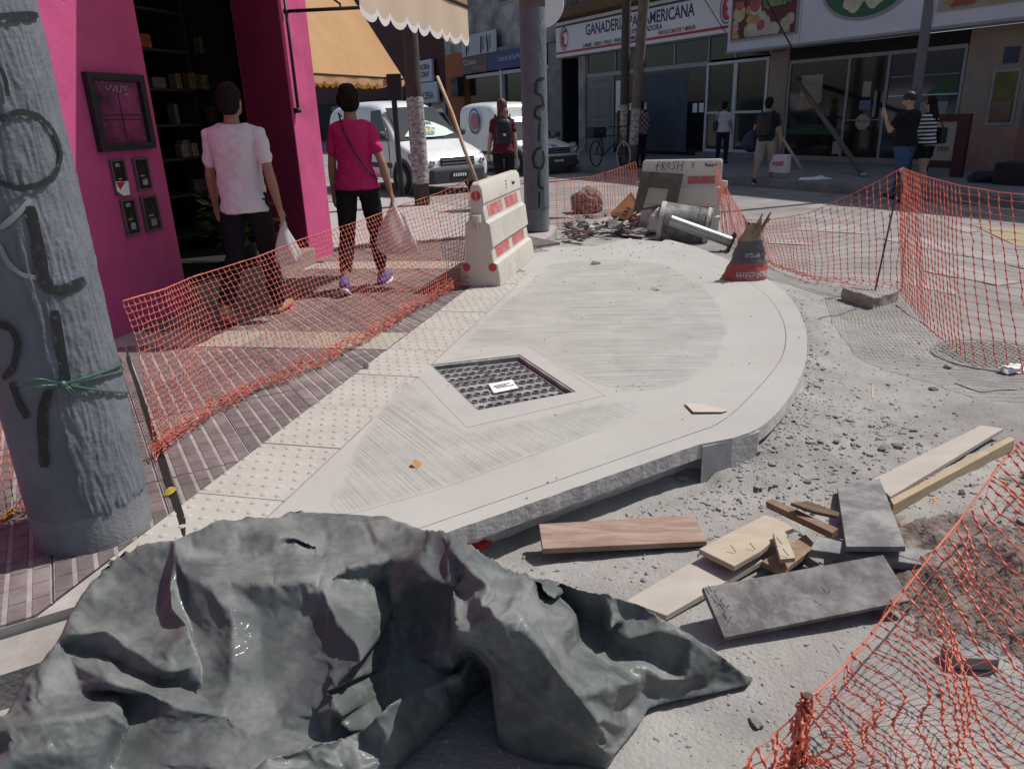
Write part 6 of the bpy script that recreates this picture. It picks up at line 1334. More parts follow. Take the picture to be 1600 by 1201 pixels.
_n=strp.node_tree.nodes;_l=strp.node_tree.links; _w=_n.new('ShaderNodeTexWave'); _w.wave_type='BANDS'; _w.bands_direction='Z'; _w.inputs['Scale'].default_value=5.2; _r=_n.new('ShaderNodeValToRGB'); _r.color_ramp.interpolation='CONSTANT'; _r.color_ramp.elements[0].color=(.012,.012,.014,1); _r.color_ramp.elements[1].position=.5; _r.color_ramp.elements[1].color=(.55,.55,.55,1); _t=_n.new('ShaderNodeTexCoord'); _l.new(_t.outputs['Object'],_w.inputs[0]); _l.new(_w.outputs[0],_r.inputs[0]); _l.new(_r.outputs[0],_n['Principled BSDF'].inputs['Base Color'])
r,J,k=person('person','woman in a black and white striped top beside the man in the black shirt',far_at(1436,305,-.13),rad(28),1.60,((rad(-8),rad(8),0),(rad(8),rad(4),0)),((rad(10),rad(10),rad(20)),(rad(14),rad(12),rad(40))),m_skin2,m_hair,strp,cloth('black',(.012,.012,.015)),m_ink,vox=.016,hairstyle='long',sleeve=1.5,shorts=.45)
hb=thing('handbag','black studded handbag on the arm of the woman in stripes','bag',r.location,r.rotation_euler[2]); mb=MB(); mb.box((.17*k,-.16*k,.90*k),(.34*k,.14*k,1.18*k)); bevel(mb.build('pouch',m_bp,hb),.03); mb=MB(); mb.tube([(.25*k,-.12*k,1.17*k),(.20*k,-.04*k,1.36*k),(.17*k,0,1.47*k),(.22*k,.06*k,1.36*k),(.25*k,.11*k,1.17*k)],.011,6); mb.build('strap',m_bp,hb)
sm=MB(); rr=random.Random(3)
for i in range(16): sm.ball((.345*k,rr.uniform(-.13,.12)*k,rr.uniform(.93,1.15)*k),.009,6,4)
sm.build('studs',m_galv,hb)
# ================================================================== VEHICLES
m_vanw=mat('white_van_paint',(.78,.78,.78),rough=.28,var=.04,coat=.5,dust=(.62,.61,.59),dscale=2,damt=.25); m_glassd=glass('dark_car_glass',(.02,.03,.035),.05,.8); m_rub=mat('tyre_rubber',(.018,.018,.018),rough=.85,var=.3); m_bump=mat('grey_bumper',(.06,.062,.068),rough=.6,var=.15); m_chrome=mat('chrome',(.55,.56,.58),rough=.2,metal=.9,var=.1); m_lens=mat('headlight_lens',(.35,.37,.38),rough=.08,var=.35,vscale=18,spec=.8,coat=.6); m_amber=mat('amber_lens',(.5,.18,.02),rough=.2)
def van(name,label,loc,rotz,sc,st,ws,box=0,grille=True,group='white vans'):
    """local +x forward; stations (x, half width, belt z, roof z, roof half width)"""
    root=thing(name,label,'van',loc,rotz,group); k=sc; mb=MB(); n=0; vs=[]
    for x,w,zb,zr,wr in st:
        ring=[(w*.90,.24),(w*.985,.34),(w,.55 if zb>.6 else .45),(w*.985,zb),(wr+(w-wr)*.35,zb+(zr-zb)*.62),(wr,zr-.09*(zr-zb+.2)),(wr*.80,zr-.008),(wr*.4,zr+.012)]
        ring=[(y*k,z*k) for y,z in ring]; full=[(-y,z) for y,z in ring]+[(y,z) for y,z in reversed(ring)]; n=len(full)
        vs+=[(x*k,y,z) for y,z in full]
    m_=len(st); mb.add(vs,[(i*n+j,(i+1)*n+j,(i+1)*n+(j+1)%n,i*n+(j+1)%n) for i in range(m_-1) for j in range(n)]+[tuple(range(n)),tuple((m_-1)*n+j for j in range(n-1,-1,-1))])
    b=mb.build('body',m_vanw,root,smooth=True,angle=45); bm=bmesh.new(); bm.from_mesh(b.data); bmesh.ops.recalc_face_normals(bm,faces=bm.faces); bm.to_mesh(b.data); bm.free()
    ss=b.modifiers.new('s','SUBSURF'); ss.levels=ss.render_levels=2
    def patch(pts,nm,m,th=.012,parent=root):
        q=MB(); q.slab3([tuple(Vector(p)*k) for p in pts],th*k); return bevel(q.build(nm,m,parent),.006*k)
    x0,z0,y0,x1,z1,y1=ws
    wsd=patch([(x0,-y0,z0),(x0+.05,-y0*.5,z0-.015),(x0+.06,0,z0-.02),(x0+.05,y0*.5,z0-.015),(x0,y0,z0),(x1,y1,z1),(x1+.05,0,z1+.01),(x1,-y1,z1)],'windscreen',m_glassd,.02)
    for s_ in (-1,1):
        patch([(x0-.26,s_*.872,z0-.02),(x0-1.02,s_*.878,z0-.02),(x0-1.02,s_*.785,z1-.05),(x0-.66,s_*.775,z1-.03)],'door_window',m_glassd,.03)
        for wx in (-.72,-3.28):
            wh=MB(); M=frame(Vector((wx,s_*.86,.31))*k,(1,0,0),(0,s_,0))
            wh2=MB(); wh2.lathe([(.37*k,-.02*k),(.385*k,.010*k),(.33*k,.014*k)],n=28,M=M,cap=False); wh2.lathe([(.34*k,-.01*k),(.34*k,.008*k)],n=28,M=M); wh2.build('wheel_arch',m_bump,root,smooth=True,angle=40)
            w_=MB(); w_.lathe([(.18*k,.0),(.30*k,.0),(.31*k,.02*k),(.31*k,.0),(.30*k,.035*k),(.20*k,.035*k),(.18*k,.02*k)],n=26,M=M,cap=False); wo=w_.build('wheel',m_rub,root,smooth=True,angle=40)
            r2=MB(); r2.lathe([(.001,.034*k),(.06*k,.036*k),(.10*k,.024*k),(.19*k,.03*k),(.195*k,.012*k)],n=20,M=M,cap=False); r2.build('rim',m_galv,wo,smooth=True)
        hl=MB(); pa=[(.02,.40,.52),(.02,.62,.51),(-.08,.79,.53),(-.26,.875,.60),(-.42,.885,.70)]; pb=[(-.06,.42,.66),(-.10,.60,.70),(-.20,.74,.755),(-.34,.83,.79),(-.46,.865,.77)]; N_=len(pa)
        hl.add([Vector((x,s_*y,z))*k for x,y,z in pa]+[Vector((x,s_*y,z))*k for x,y,z in pb]+[Vector((x-.12,s_*(y-.08),z))*k for x,y,z in pa]+[Vector((x-.12,s_*(y-.08),z))*k for x,y,z in pb],[(i,i+1,N_+i+1,N_+i) for i in range(N_-1)]+[(i,2*N_+i,2*N_+i+1,i+1) for i in range(N_-1)]+[(N_+i,N_+i+1,3*N_+i+1,3*N_+i) for i in range(N_-1)]+[(0,N_,3*N_,2*N_),(N_-1,3*N_-1,4*N_-1,2*N_-1)]); ho=hl.build('headlight',m_lens,root); bm=bmesh.new(); bm.from_mesh(ho.data); bmesh.ops.recalc_face_normals(bm,faces=bm.faces); bm.to_mesh(ho.data); bm.free()
        q_=MB(); q_.ball(Vector((.0,s_*.60,.60))*k,(.03*k,.07*k,.06*k),10,8); q_.build('reflector_bowl',m_chrome,ho,smooth=True)
        mr=MB(); mr.ball(Vector((x0-.28,s_*.98,z0+.10))*k,(.05*k,.09*k,.08*k),10,8); mr.tube([Vector((x0-.28,s_*.86,z0+.03))*k,Vector((x0-.28,s_*.95,z0+.06))*k],.02*k,6); mr.build('mirror',m_bump,root,smooth=True)
        sm=MB(); 
        for xx in (x0-.25,x0-1.12): sm.box((xx*k-.006,s_*.868*k-.006,.36*k),(xx*k+.006,s_*.868*k+.006,z0*k*1.0))
        sm.build('door_seam',m_bump,root)
        hd_=MB(); hd_.box(((x0-1.05)*k,s_*.868*k-.012,.86*k),((x0-.92)*k,s_*.868*k+.012,.90*k)); hd_.build('door_handle',m_bump,root)
        rs=MB(); rs.box((-2.9*k,s_*.868*k-.014,.50*k),(-1.1*k,s_*.868*k+.014,.60*k)); bevel(rs.build('side_strip',m_bump,root),.008)
    bp=MB(); P=[(-.36,-.87),(-.14,-.82),(.035,-.60),(.06,0),(.035,.60),(-.14,.82),(-.36,.87),(-.30,.7),(-.08,.5),(-.08,-.5),(-.30,-.7)]; bp.prism([(a*k,c*k) for a,c in P],.20*k,.47*k); bevel(bp.build('bumper',m_bump,root),.03*k)
    if grille:
        g=MB(); 
        for zz in (.565,.63): g.box((-.02*k,-.38*k,zz*k),(.035*k,.38*k,(zz+.028)*k))
        bevel(g.build('grille_bar',m_chrome,root),.006); g=MB(); g.box((-.02*k,-.40*k,.535*k),(.012*k,.40*k,.69*k)); g.build('grille',m_ink,root)
    pl=MB(); pl.box((.055*k,-.20*k,.30*k),(.066*k,.20*k,.41*k)); po=pl.build('number_plate',m_ink,root); ch=MB()
    for i in range(6): ch.box((.0665*k,(-.16+.055*i)*k,.325*k),(.069*k,(-.125+.055*i)*k,.385*k))
    ch.build('plate_characters',m_white,po)
    wi=MB(); 
    for s_ in (-.45,.25): wi.tube([Vector((x0+.07,s_,z0-.0))*k,Vector((x0-.10,s_+.25,z0+.10))*k,Vector((x0-.22,s_+.46,z0+.20))*k],.008*k,6)
    wi.build('wiper',m_ink,root)
    return root,k
ST=[(.0,.70,.52,.60,.55),(-.05,.78,.60,.69,.62),(-.22,.84,.70,.80,.70),(-.55,.86,.80,.90,.74),(-.95,.865,.90,1.02,.76),(-1.02,.868,.96,1.08,.755),(-1.40,.87,1.0,1.42,.70),(-1.80,.87,1.0,1.70,.66),(-2.1,.87,1.0,1.79,.66),(-2.8,.87,1.0,1.82,.68),(-3.6,.87,1.0,1.80,.70),(-4.0,.865,1.0,1.72,.72),(-4.1,.84,.98,1.62,.70)]
WS=(-.93,1.04,.72,-1.68,1.66,.585)
vp=G(733,298,-.10)
v1,k=van('parked_van','white van with a bright folded sunshade behind its windscreen parked beyond the left barrier',(vp.x-.22,vp.y+.1,-.14),FROT+rad(9),1.08,ST,WS)
# sunshade seen through the windscreen
m_shade=mat('pale_green_sunshade',(.52,.66,.58),rough=.5,var=.12,vscale=5); m_sblue=mat('blue_print',(.03,.14,.33),rough=.5); m_syel=mat('yellow_print',(.62,.56,.05),rough=.5); m_sgrn=mat('dark_green_print',(.03,.10,.05),rough=.5)
wn_=(Vector((-1.68,0,1.66))-Vector((-.93,0,1.04))); wx_=Vector((0,1,0)); wup=wn_.normalized(); wnr=wx_.cross(wup).normalized(); wnr=wnr if wnr.x>0 else -wnr
sh=thing('sunshade','crumpled pale green sunshade with blue and yellow print behind the nearer windscreen','sunshade',(vp.x-.22,vp.y+.1,-.14),FROT+rad(9))
def wsp(a,b,off=.0): 
    return (Vector((-.93,a,1.04))+wup*b+Vector((.055*(1-(a/.72)**2),0,0))+wnr*(.012+off))*k
mb=MB(); P=[(-.60,.08),(-.30,.04),(0,.03),(.35,.05),(.62,.12),(.50,.30),(.30,.45),(.05,.56),(-.20,.46),(-.42,.26)]; mb.add([wsp(a,b) for a,b in P],[tuple(range(len(P)))]); mb.build('sheet',m_shade,sh)
mb=MB(); P=[(-.42,.08),(.10,.10),(.22,.30),(.02,.36),(-.22,.22)]; mb.add([wsp(a,b,.004) for a,b in P],[tuple(range(5))]); mb.build('blue_panel',m_sblue,sh)
mb=MB(); P=[(-.06,.16),(-.02,.32),(.05,.22),(.12,.34),(.17,.16),(.12,.16),(.10,.26),(.05,.15),(0,.25),(-.02,.16)]; mb.add([wsp(a,b,.008) for a,b in P],[tuple(range(10))]); mb.build('yellow_emblem',m_syel,sh)
M=frame(wsp(.02,.46,.008),wx_,wnr); text('MOW',.13*k,'lettering',m_sgrn,sh,M@Matrix.Rotation(rad(178),4,'Z'),extrude=.001,bold=.003); M=frame(wsp(-.36,.20,.010),wx_,wnr); text('RA',.12*k,'lettering',m_sgrn,sh,M@Matrix.Rotation(rad(38),4,'Z'),extrude=.001,bold=.003)
# second van by the far kerb
vp2=G(872,272,-.15)
ST2=[(.0,.70,.50,.56,.55),(-.05,.78,.57,.64,.64),(-.25,.83,.64,.72,.72),(-.70,.85,.72,.80,.76),(-1.15,.855,.78,.89,.76),(-1.22,.856,.82,.94,.75),(-1.55,.86,.84,1.20,.66),(-1.85,.86,.86,1.38,.60),(-2.05,.86,.9,1.42,.62),(-2.12,.86,1.0,1.80,.76),(-2.3,.87,1.0,1.92,.80),(-3.7,.87,1.0,1.94,.80),(-4.05,.86,1.0,1.88,.80),(-4.1,.84,.98,1.8,.78)]
v2,k2=van('parked_van','white delivery van with blue bonnet stripes and round badge behind the lettered pole',(vp2.x,vp2.y,-.15),FROT+rad(2),1.0,ST2,(-1.13,.90,.70,-1.80,1.36,.56))
mb=MB()
for a in (-.02,.09): mb.add([(-.16,a,.712),(-.16,a+.06,.712),(-1.05,a+.07,.875),(-1.05,a-.01,.875)],[(0,1,2,3)]); 
mb.build('bonnet_stripe',m_sblue,v2)
M=frame((-3.0,-.885,1.42),(1,0,0),(0,-1,0)); mb=MB(); mb.lathe([(.30,0),(.36,0),(.36,.004),(.30,.004)],n=28,M=M,cap=False); mb.build('badge_ring',m_sblue,v2); mb=MB(); mb.lathe([(.24,.001),(.24,.004)],n=20,M=M); mb.build('badge',mat('faded_pink_print',(.45,.16,.20),rough=.6),v2)
# ================================================================== FAR FACADE
FM=Matrix.Translation(F0)@Matrix.Rotation(FROT,4,'Z')       # local x along the street, y into the building
def fthing(name,label,cat,group=None):
    o=bpy.data.objects.new(name,None); COL.objects.link(o); o.matrix_world=FM; return tag(o,label,cat,group)
def fb_(parent,name,u0,u1,y0,y1,z0,z1,m,bv=0):
    mb=MB(); mb.box((u0,y0,z0),(u1,y1,z1)); o=mb.build(name,m,parent); 
    if bv: bevel(o,bv,1)
    return o
m_fgrey=mat('grey_render',(.27,.26,.25),rough=.9,vscale=2,col2=(.19,.185,.18),bump=.2,dust=(.14,.135,.13),dscale=1.2,damt=.4); m_old=mat('old_grey_plaster',(.42,.41,.40),rough=.95,vscale=1.2,col2=(.25,.245,.24),bump=.3,dust=(.13,.13,.13),dscale=.9,damt=.5)
m_brownf=mat('brown_band',(.15,.085,.045),rough=.85,vscale=2,var=.3); m_alu=mat('white_aluminium',(.55,.56,.58),rough=.5,var=.08); m_alug=mat('dull_aluminium',(.28,.29,.30),rough=.5,var=.15); m_shopglass=glass('shop_glass',(.014,.018,.02),.07,.6); m_signw=mat('white_sign_sheet',(.70,.70,.71),rough=.5,var=.06,vscale=1.5); m_navy=mat('navy_print',(.03,.05,.16),rough=.5); m_sred=mat('red_print',(.50,.035,.05),rough=.5); m_tan=mat('tan_stone',(.30,.255,.21),rough=.9,vscale=3,col2=(.235,.20,.165),bump=.3); m_int=mat('dark_interior',(.02,.02,.022),rough=.9,var=.3)
# pavement on the far side with its kerb
far_s=[tuple(fac(-40,5.0))[:2],tuple(fac(30,5.0))[:2],tuple(fac(30,-8))[:2],tuple(fac(-40,-8))[:2]]
mb=MB(); plate(mb,[tuple(fac(-40,4.68))[:2],tuple(fac(30,4.68))[:2],tuple(fac(30,-8))[:2],tuple(fac(-40,-8))[:2]],[],0.0,.3); tag(mb.build('far_sidewalk',mat('far_paving',(.24,.225,.21),rough=.9,vscale=4,col2=(.18,.17,.16),bump=.2)),kind='structure')
mb=MB(); plate(mb,[tuple(fac(-40,4.85))[:2],tuple(fac(30,4.85))[:2],tuple(fac(30,4.685))[:2],tuple(fac(-40,4.685))[:2]],[],-.008,.3); tag(mb.build('far_kerb',m_fgrey),kind='structure')
# ---- butcher shop
B=fthing('shop_building','three storey grey butcher shop building with brown balcony band and long white sign','building')
fb_(B,'upper_wall',-8.15,1.60,.05,8,3.36,9.6,m_old); fb_(B,'brown_band',-8.2,1.62,-.75,.045,4.62,4.98,m_brownf,.02); fb_(B,'pillar',-6.87,-6.42,-.03,.5,-.05,3.35,m_old,.015); fb_(B,'pillar',2.42,3.02,-.02,.5,-.05,2.77,m_tan,.015)
fb_(B,'interior',-8.15,2.42,3.2,3.3,0,3.36,m_int); fb_(B,'interior',-8.15,2.42,.35,3.2,-.06,.01,m_int); fb_(B,'interior',-8.15,-8.05,.05,3.2,0,3.36,m_int)
fb_(B,'door_step',-.05,2.42,-.30,.35,-.05,.13,m_fgrey,.01); fb_(B,'transom_beam',-6.40,-.02,.02,.14,2.58,2.72,m_alug,.008)
for a in (-6.38,-4.66,-3.10,-1.56,-.03,1.08,2.36):
    fb_(B,'mullion',a-.03,a+.03,.03,.11,2.725,3.35,m_alug)
for a,b in ((-6.35,-4.69),(-4.63,-3.13),(-3.07,-1.59),(-1.53,-.06),(0,1.05),(1.11,2.33)): fb_(B,'transom_pane',a+.002,b-.002,.06,.08,2.73,3.345,m_shopglass)
sd_=fb_(B,'shutter_door',-6.38,-4.72,.03,.10,0,2.575,mat('grey_shutter_paint',(.20,.20,.205),rough=.6,var=.1))
for zz,h in ((.1,.5),(.75,.35),(1.2,1.0)):
    for a in (-6.25,-5.5): fb_(sd_,'door_panel',a,a+.62,.012,.029,zz,zz+h,mat('grey_panel_paint',(.17,.17,.175),rough=.6,var=.1),.01)
text('GANADERIA P',.17,'lettering',m_fgrey,sd_,frame((-5.5,.026,2.42),(1,0,0),(0,-1,0)),extrude=.003,bold=.004)
fb_(B,'shop_window',-4.70,-.72,.06,.08,.02,2.575,m_shopglass)
cu=MB(); N=90; vs=[]
for i in range(N+1):
    u=-3.1+2.2*i/N; yy=.035+.018*math.sin(i*1.35)+.008*math.sin(i*.37)
    vs+=[(u,yy,.1),(u,yy,2.5)]
cu.add(vs,[(2*i,2*i+2,2*i+3,2*i+1) for i in range(N)]); cu.build('curtain',mat('blue_grey_curtain',(.09,.11,.14),rough=.8,var=.25,vscale=3),B,smooth=True)
fb_(B,'notice_paper',-4.62,-4.36,.045,.05,1.35,2.4,m_signw); 
for a in (-3.45,-3.2): fb_(B,'notice_paper',a,a+.19,.04,.045,1.15,1.5,mat('pale_blue_paper',(.35,.40,.41),rough=.8))
for a in (-.62,-.33): fb_(B,'notice_paper',a,a+.20,.03,.035,1.28,1.55,m_signw)
fb_(B,'side_light',-.70,-.06,.04,.06,.02,2.575,m_shopglass)
dr=fb_(B,'door_frame',-.03,.05,-.02,.10,.135,2.66,m_alu,.006)
for n_,(a,b,c,d) in enumerate(((2.30,2.39,.135,2.66),(1.08,1.22,.135,2.575),(.052,2.298,2.58,2.66),(.052,1.078,.135,.22),(1.222,2.298,.135,.22),(.052,1.078,1.22,1.29),(1.222,2.298,1.22,1.29))): fb_(dr,'frame_bar',a,b,-.018,.098,c,d,m_alu,.005)
for a,b in ((.055,1.075),(1.225,2.295)):
    fb_(dr,'pane',a,b,.03,.05,.225,1.215,m_shopglass); fb_(dr,'pane',a,b,.03,.05,1.295,2.575,m_shopglass)
fb_(dr,'door_handle',1.0,1.04,-.08,-.02,1.0,1.35,m_ink)
rl=fb_(B,'balcony_rail',-8.0,1.5,-.70,-.66,5.75,5.80,m_ink)
for i in range(64): fb_(rl,'baluster',-7.95+.15*i,-7.925+.15*i,-.69,-.67,4.985,5.748,m_ink)
# sign
sg=fthing('shop_sign','long white butcher shop sign with navy serif capitals, red line and two round bull badges','sign')
mb=MB(); mb.box((-8.12,-.20,3.38),(1.54,-.02,4.60)); bevel(mb.build('panel',m_signw,sg),.012); y_=-.203
def sbox(u0,u1,z0,z1,m,nm,par=None,y=y_): 
    mb=MB(); mb.box((u0,y-.003,z0),(u1,y,z1)); return mb.build(nm,m,par or sg)
sbox(-8.1,1.52,3.50,3.58,m_sred,'red_line'); sbox(-8.1,1.52,4.42,4.49,m_navy,'blue_line'); sbox(-8.12,1.54,3.385,3.40,m_alug,'bottom_edge')
fm=lambda u,z: frame((u,y_-.002,z),(1,0,0),(0,-1,0))
text('GANADERIA PANAMERICANA',.50,'lettering',m_navy,sg,fm(-3.30,4.14),bold=.010,sx=.84)
# slab serifs under and over the capitals
text('EXPORTADORA',.23,'lettering',m_navy,sg,fm(-2.75,3.845),bold=.005)
text('CARNES - CERDO - POLLO - VERDURAS - EMBUTIDOS',.165,'lettering',m_navy,sg,fm(-4.55,3.655),bold=.005,sx=.88); text('VENTAS X MAYOR Y MENOR',.165,'lettering',m_sred,sg,fm(-1.25,3.665),bold=.005,sx=.80)
for u in (-7.55,.88):
    em=MB(); M=fm(u,4.02); 
    em.lathe([(.36,0),(.40,0),(.40,.004),(.36,.004)],n=32,M=M@Matrix.Scale(.72,4,(1,0,0)),cap=False); eo=em.build('badge_ring',m_navy,sg)
    bmb=MB(); P=[(-.05,.30),(.10,.31),(.20,.22),(.14,.19),(.02,.19),(-.06,.14),(-.02,.05),(.04,-.02),(-.02,-.10),(.02,-.18),(.14,-.22),(.18,-.27),(.06,-.31),(-.08,-.30),(-.17,-.18),(-.20,0),(-.17,.17)]
    bmb.slab3([M@Vector((x,z,.006)) for x,z in P],.004); bmb.build('bull_badge',m_sred,eo)
# ---- food shop
Fd=fthing('food_shop_building','grey food shop building with white fascia over the pavement and glazed front','building')
fb_(Fd,'upper_wall',1.62,14.5,-.02,8,4.9,9.2,m_old); fas=fb_(Fd,'fascia',1.62,14.5,-.85,-.025,2.79,5.6,mat('white_fascia',(.62,.62,.66),rough=.8,vscale=1.5,var=.12,bump=.15),.015)
fb_(Fd,'fascia_trim',1.60,14.5,-.87,-.853,2.775,2.83,m_alug); fb_(Fd,'header',3.04,7.90,.0,.3,2.46,2.785,m_int); fb_(Fd,'window_rail',3.06,7.88,-.02,-.003,2.42,2.50,m_alug)
for i,(a,b) in enumerate(((1.63,4.09),(4.1,7.55),(7.56,10.2))): fb_(fas,'panel_joint',b,b+.008,-.858,-.852,2.84,5.6,m_alug)
fb_(Fd,'side_pier',3.025,3.10,-.06,.3,-.05,2.785,m_tan); fb_(Fd,'wall',7.92,9.22,-.05,.4,-.05,2.785,m_tan,.01); fb_(Fd,'wall',10.4,14.5,-.05,.4,-.05,2.785,m_tan,.01); fb_(Fd,'interior',3.0,14.5,2.6,2.7,0,2.8,m_int); fb_(Fd,'interior',3.0,14.5,.3,2.6,-.06,.01,m_int)
fb_(Fd,'sill',3.12,7.90,-.06,.2,-.05,.12,m_tan,.01)
gl=mat('green_tinted_shop_glass',(.022,.026,.018),rough=.08,var=.6,vscale=.9,spec=.5)
for a in (3.13,4.97,6.05,7.85): fb_(Fd,'mullion',a-.02,a+.045,-.03,.06,.122,2.455,m_alug)
for a,b in ((3.18,4.94),(5.02,6.02)): fb_(Fd,'window_pane',a,b,.0,.02,.125,2.45,gl)
wb=fb_(Fd,'window_pane',6.10,7.82,.0,.02,.125,2.45,mat('blue_backed_glass',(.010,.014,.05),rough=.1,var=.5,vscale=2))
for z0_,z1_,c,nm in ((1.92,1.935,m_alug,'shelf_line'),(1.50,1.525,m_alu,'shelf_line')): fb_(wb,nm,6.12,7.8,-.006,-.001,z0_,z1_,c)
gr_=MB(); gr_.slab3([(7.05,-.004,1.52),(7.75,-.004,1.50),(7.75,-.004,1.88),(7.4,-.004,1.74)],.003); gr_.build('painted_awning_reflection',mat('painted_green_reflection',(.02,.10,.02),rough=.6),wb)  # awning reflection painted on the pane as a flat green shape
fb_(wb,'white_counter',6.75,7.62,-.012,-.001,.62,1.36,mat('white_counter',(.24,.25,.25),rough=.6,var=.15)); 
fb_(Fd,'green_band',3.2,4.93,-.006,-.001,.66,.80,mat('green_band_print',(.01,.055,.025),rough=.4))
text('PASTAS FRESCAS',.10,'lettering',m_alug,Fd,frame((4.05,-.008,.73),(1,0,0),(0,-1,0)),extrude=.001) if False else None
def fprint(poly,m,nm,par,y): mb=MB(); mb.slab3([(u,y,z) for u,z in poly],.003); return mb.build(nm,m,par)
m_foodprint=mat('orange_food_print',(.42,.15,.05),rough=.6,vscale=7,col2=(.30,.22,.14)); m_cr=mat('cream_print',(.33,.31,.25),rough=.7,var=.12)
pu=[facW(x,y) for x,y in ((1253,119),(1287,116),(1283,160),(1249,172))]
w1=fthing('window_poster','cream window poster with orange food picture in the left pane','poster'); fprint(pu,m_cr,'sheet',w1,-.006); lo_=[facW(x,y) for x,y in ((1252,152),(1282,147),(1279,168),(1252,172))]; fprint(lo_,m_foodprint,'picture',w1,-.011)
w2=fthing('window_paper','white paper low in the left food shop pane','paper'); a=facW(1302,221); c=facW(1314,241); fprint([(a[0],a[1]),(c[0],a[1]),(c[0],c[1]),(a[0],c[1])],m_cr,'sheet',w2,-.006)
w3=fthing('door_sticker','pale octagonal sticker on the glass door','sticker'); c=facW(1348,191); fprint([(c[0]+.24*math.cos(q)*(.9),c[1]+.19*math.sin(q)) for q in np.linspace(.39,6.67,9)[:-1]],m_cr,'sheet',w3,-.010)
w4=fthing('door_sign','small white sign high on the glass door','sign'); a=facW(1350,128); c=facW(1360,151); fprint([(a[0],a[1]),(c[0],a[1]),(c[0],c[1]),(a[0],c[1])],m_cr,'sheet',w4,-.008)
w5=fthing('door_sign','small pale blue sign on the glass door','sign'); a=facW(1344,157); c=facW(1360,171); fprint([(a[0],a[1]),(c[0],a[1]),(c[0],c[1]),(a[0],c[1])],mat('pale_blue_sign',(.12,.18,.25),rough=.5,var=.2),'sheet',w5,-.008)
fb_(Fd,'push_bar',5.03,6.0,-.05,-.02,.985,1.005,m_alug); fb_(Fd,'door_handle',5.82,5.86,-.09,-.02,1.05,1.65,m_alug)
# vegetable picture panel, oval sign, second picture
def veg(parent,u0,u1,z0,z1,y,seed,cols):
    rr=random.Random(seed)
    for i in range(26):
        c=rr.choice(cols); m=mat('produce_%d_%d'%(seed,cols.index(c)),c,rough=.6,vscale=5,var=.35); u=rr.uniform(u0,u1); z=z0+(z1-z0)*rr.random()**1.3; r=rr.uniform(.12,.24)
        P=[(min(u1,max(u0,u+r*math.cos(q)*rr.uniform(.85,1.1))),min(z1,max(z0,z+r*.9*math.sin(q)))) for q in np.linspace(0,6.28,15)[:-1]]
        fprint(P,m,'picture_shape',parent,y-.0006*i)
vg=fthing('food_picture','framed picture of pale vegetables on the white fascia','picture'); u0,z0=facW(1175,60,.86)[0],3.10
fb_(vg,'frame',1.75,4.02,-.885,-.875,3.05,4.35,m_alug); fb_(vg,'backing',1.80,3.96,-.8885,-.8855,3.10,4.32,mat('dark_red_print',(.12,.03,.03),rough=.6))
veg(vg,1.85,3.92,3.12,4.0,-.890,3,[(.55,.50,.40),(.50,.42,.28),(.42,.10,.10),(.48,.30,.12),(.55,.52,.45)]); veg(vg,2.9,3.8,3.75,4.28,-.907,5,[(.10,.22,.06),(.20,.32,.12)])
vg2=fthing('food_picture','framed orange food picture at the right end of the fascia, cut by the top edge','picture'); fb_(vg2,'frame',7.62,10.4,-.885,-.875,3.10,4.4,m_cr); veg(vg2,7.7,10.3,3.16,4.3,-.890,9,[(.45,.20,.06),(.40,.28,.12),(.35,.10,.05)])
ov=fthing('oval_sign','green oval sign with cream pasta shapes on red','sign'); 
oc=facW(1386,-32,.87); 
def oval(rx,rz,y,m,nm): 
    P=[(5.86+rx*math.cos(q),3.95+rz*math.sin(q)) for q in np.linspace(0,6.28,49)[:-1]]; return fprint(P,m,nm,ov,y)
oval(1.22,.80,-.876,m_alug,'rim'); oval(1.14,.73,-.882,mat('green_sign_paint',(.02,.11,.05),rough=.5,var=.15),'field'); oval(.62,.42,-.888,mat('tomato_red_print',(.42,.05,.035),rough=.5),'red_shape')
for du,dz,s in ((-.22,-.10,1),(.20,-.06,-1)):
    P=[(5.86+du+.30*math.cos(q)*(1+.12*math.cos(4*q)),3.72+dz+.28*math.sin(q+.3*s)*(1+.12*math.cos(4*q))) for q in np.linspace(0,6.28,25)[:-1]]; fprint(P,mat('cream_pasta_print',(.58,.52,.38),rough=.6),'pasta_shape',ov,-.893-.003*s)
ps=fthing('food_picture','narrow framed food poster on the tan stone wall','picture'); fb_(ps,'frame',8.54,9.10,-.075,-.052,.86,1.94,m_alug); fb_(ps,'print',8.59,9.05,-.079,-.0755,.91,1.89,mat('yellow_green_print',(.14,.13,.03),rough=.6,vscale=2.5,col2=(.06,.08,.03))); veg(ps,8.62,9.02,.95,1.32,-.082,7,[(.22,.10,.05),(.25,.17,.09),(.20,.16,.12)])
bp_=fthing('wall_plaque','small dark blue plaque above the narrow food poster','plaque'); fb_(bp_,'plate',8.68,8.98,-.066,-.052,2.05,2.36,mat('dark_blue_plate',(.025,.035,.10),rough=.5,var=.2,vscale=14))
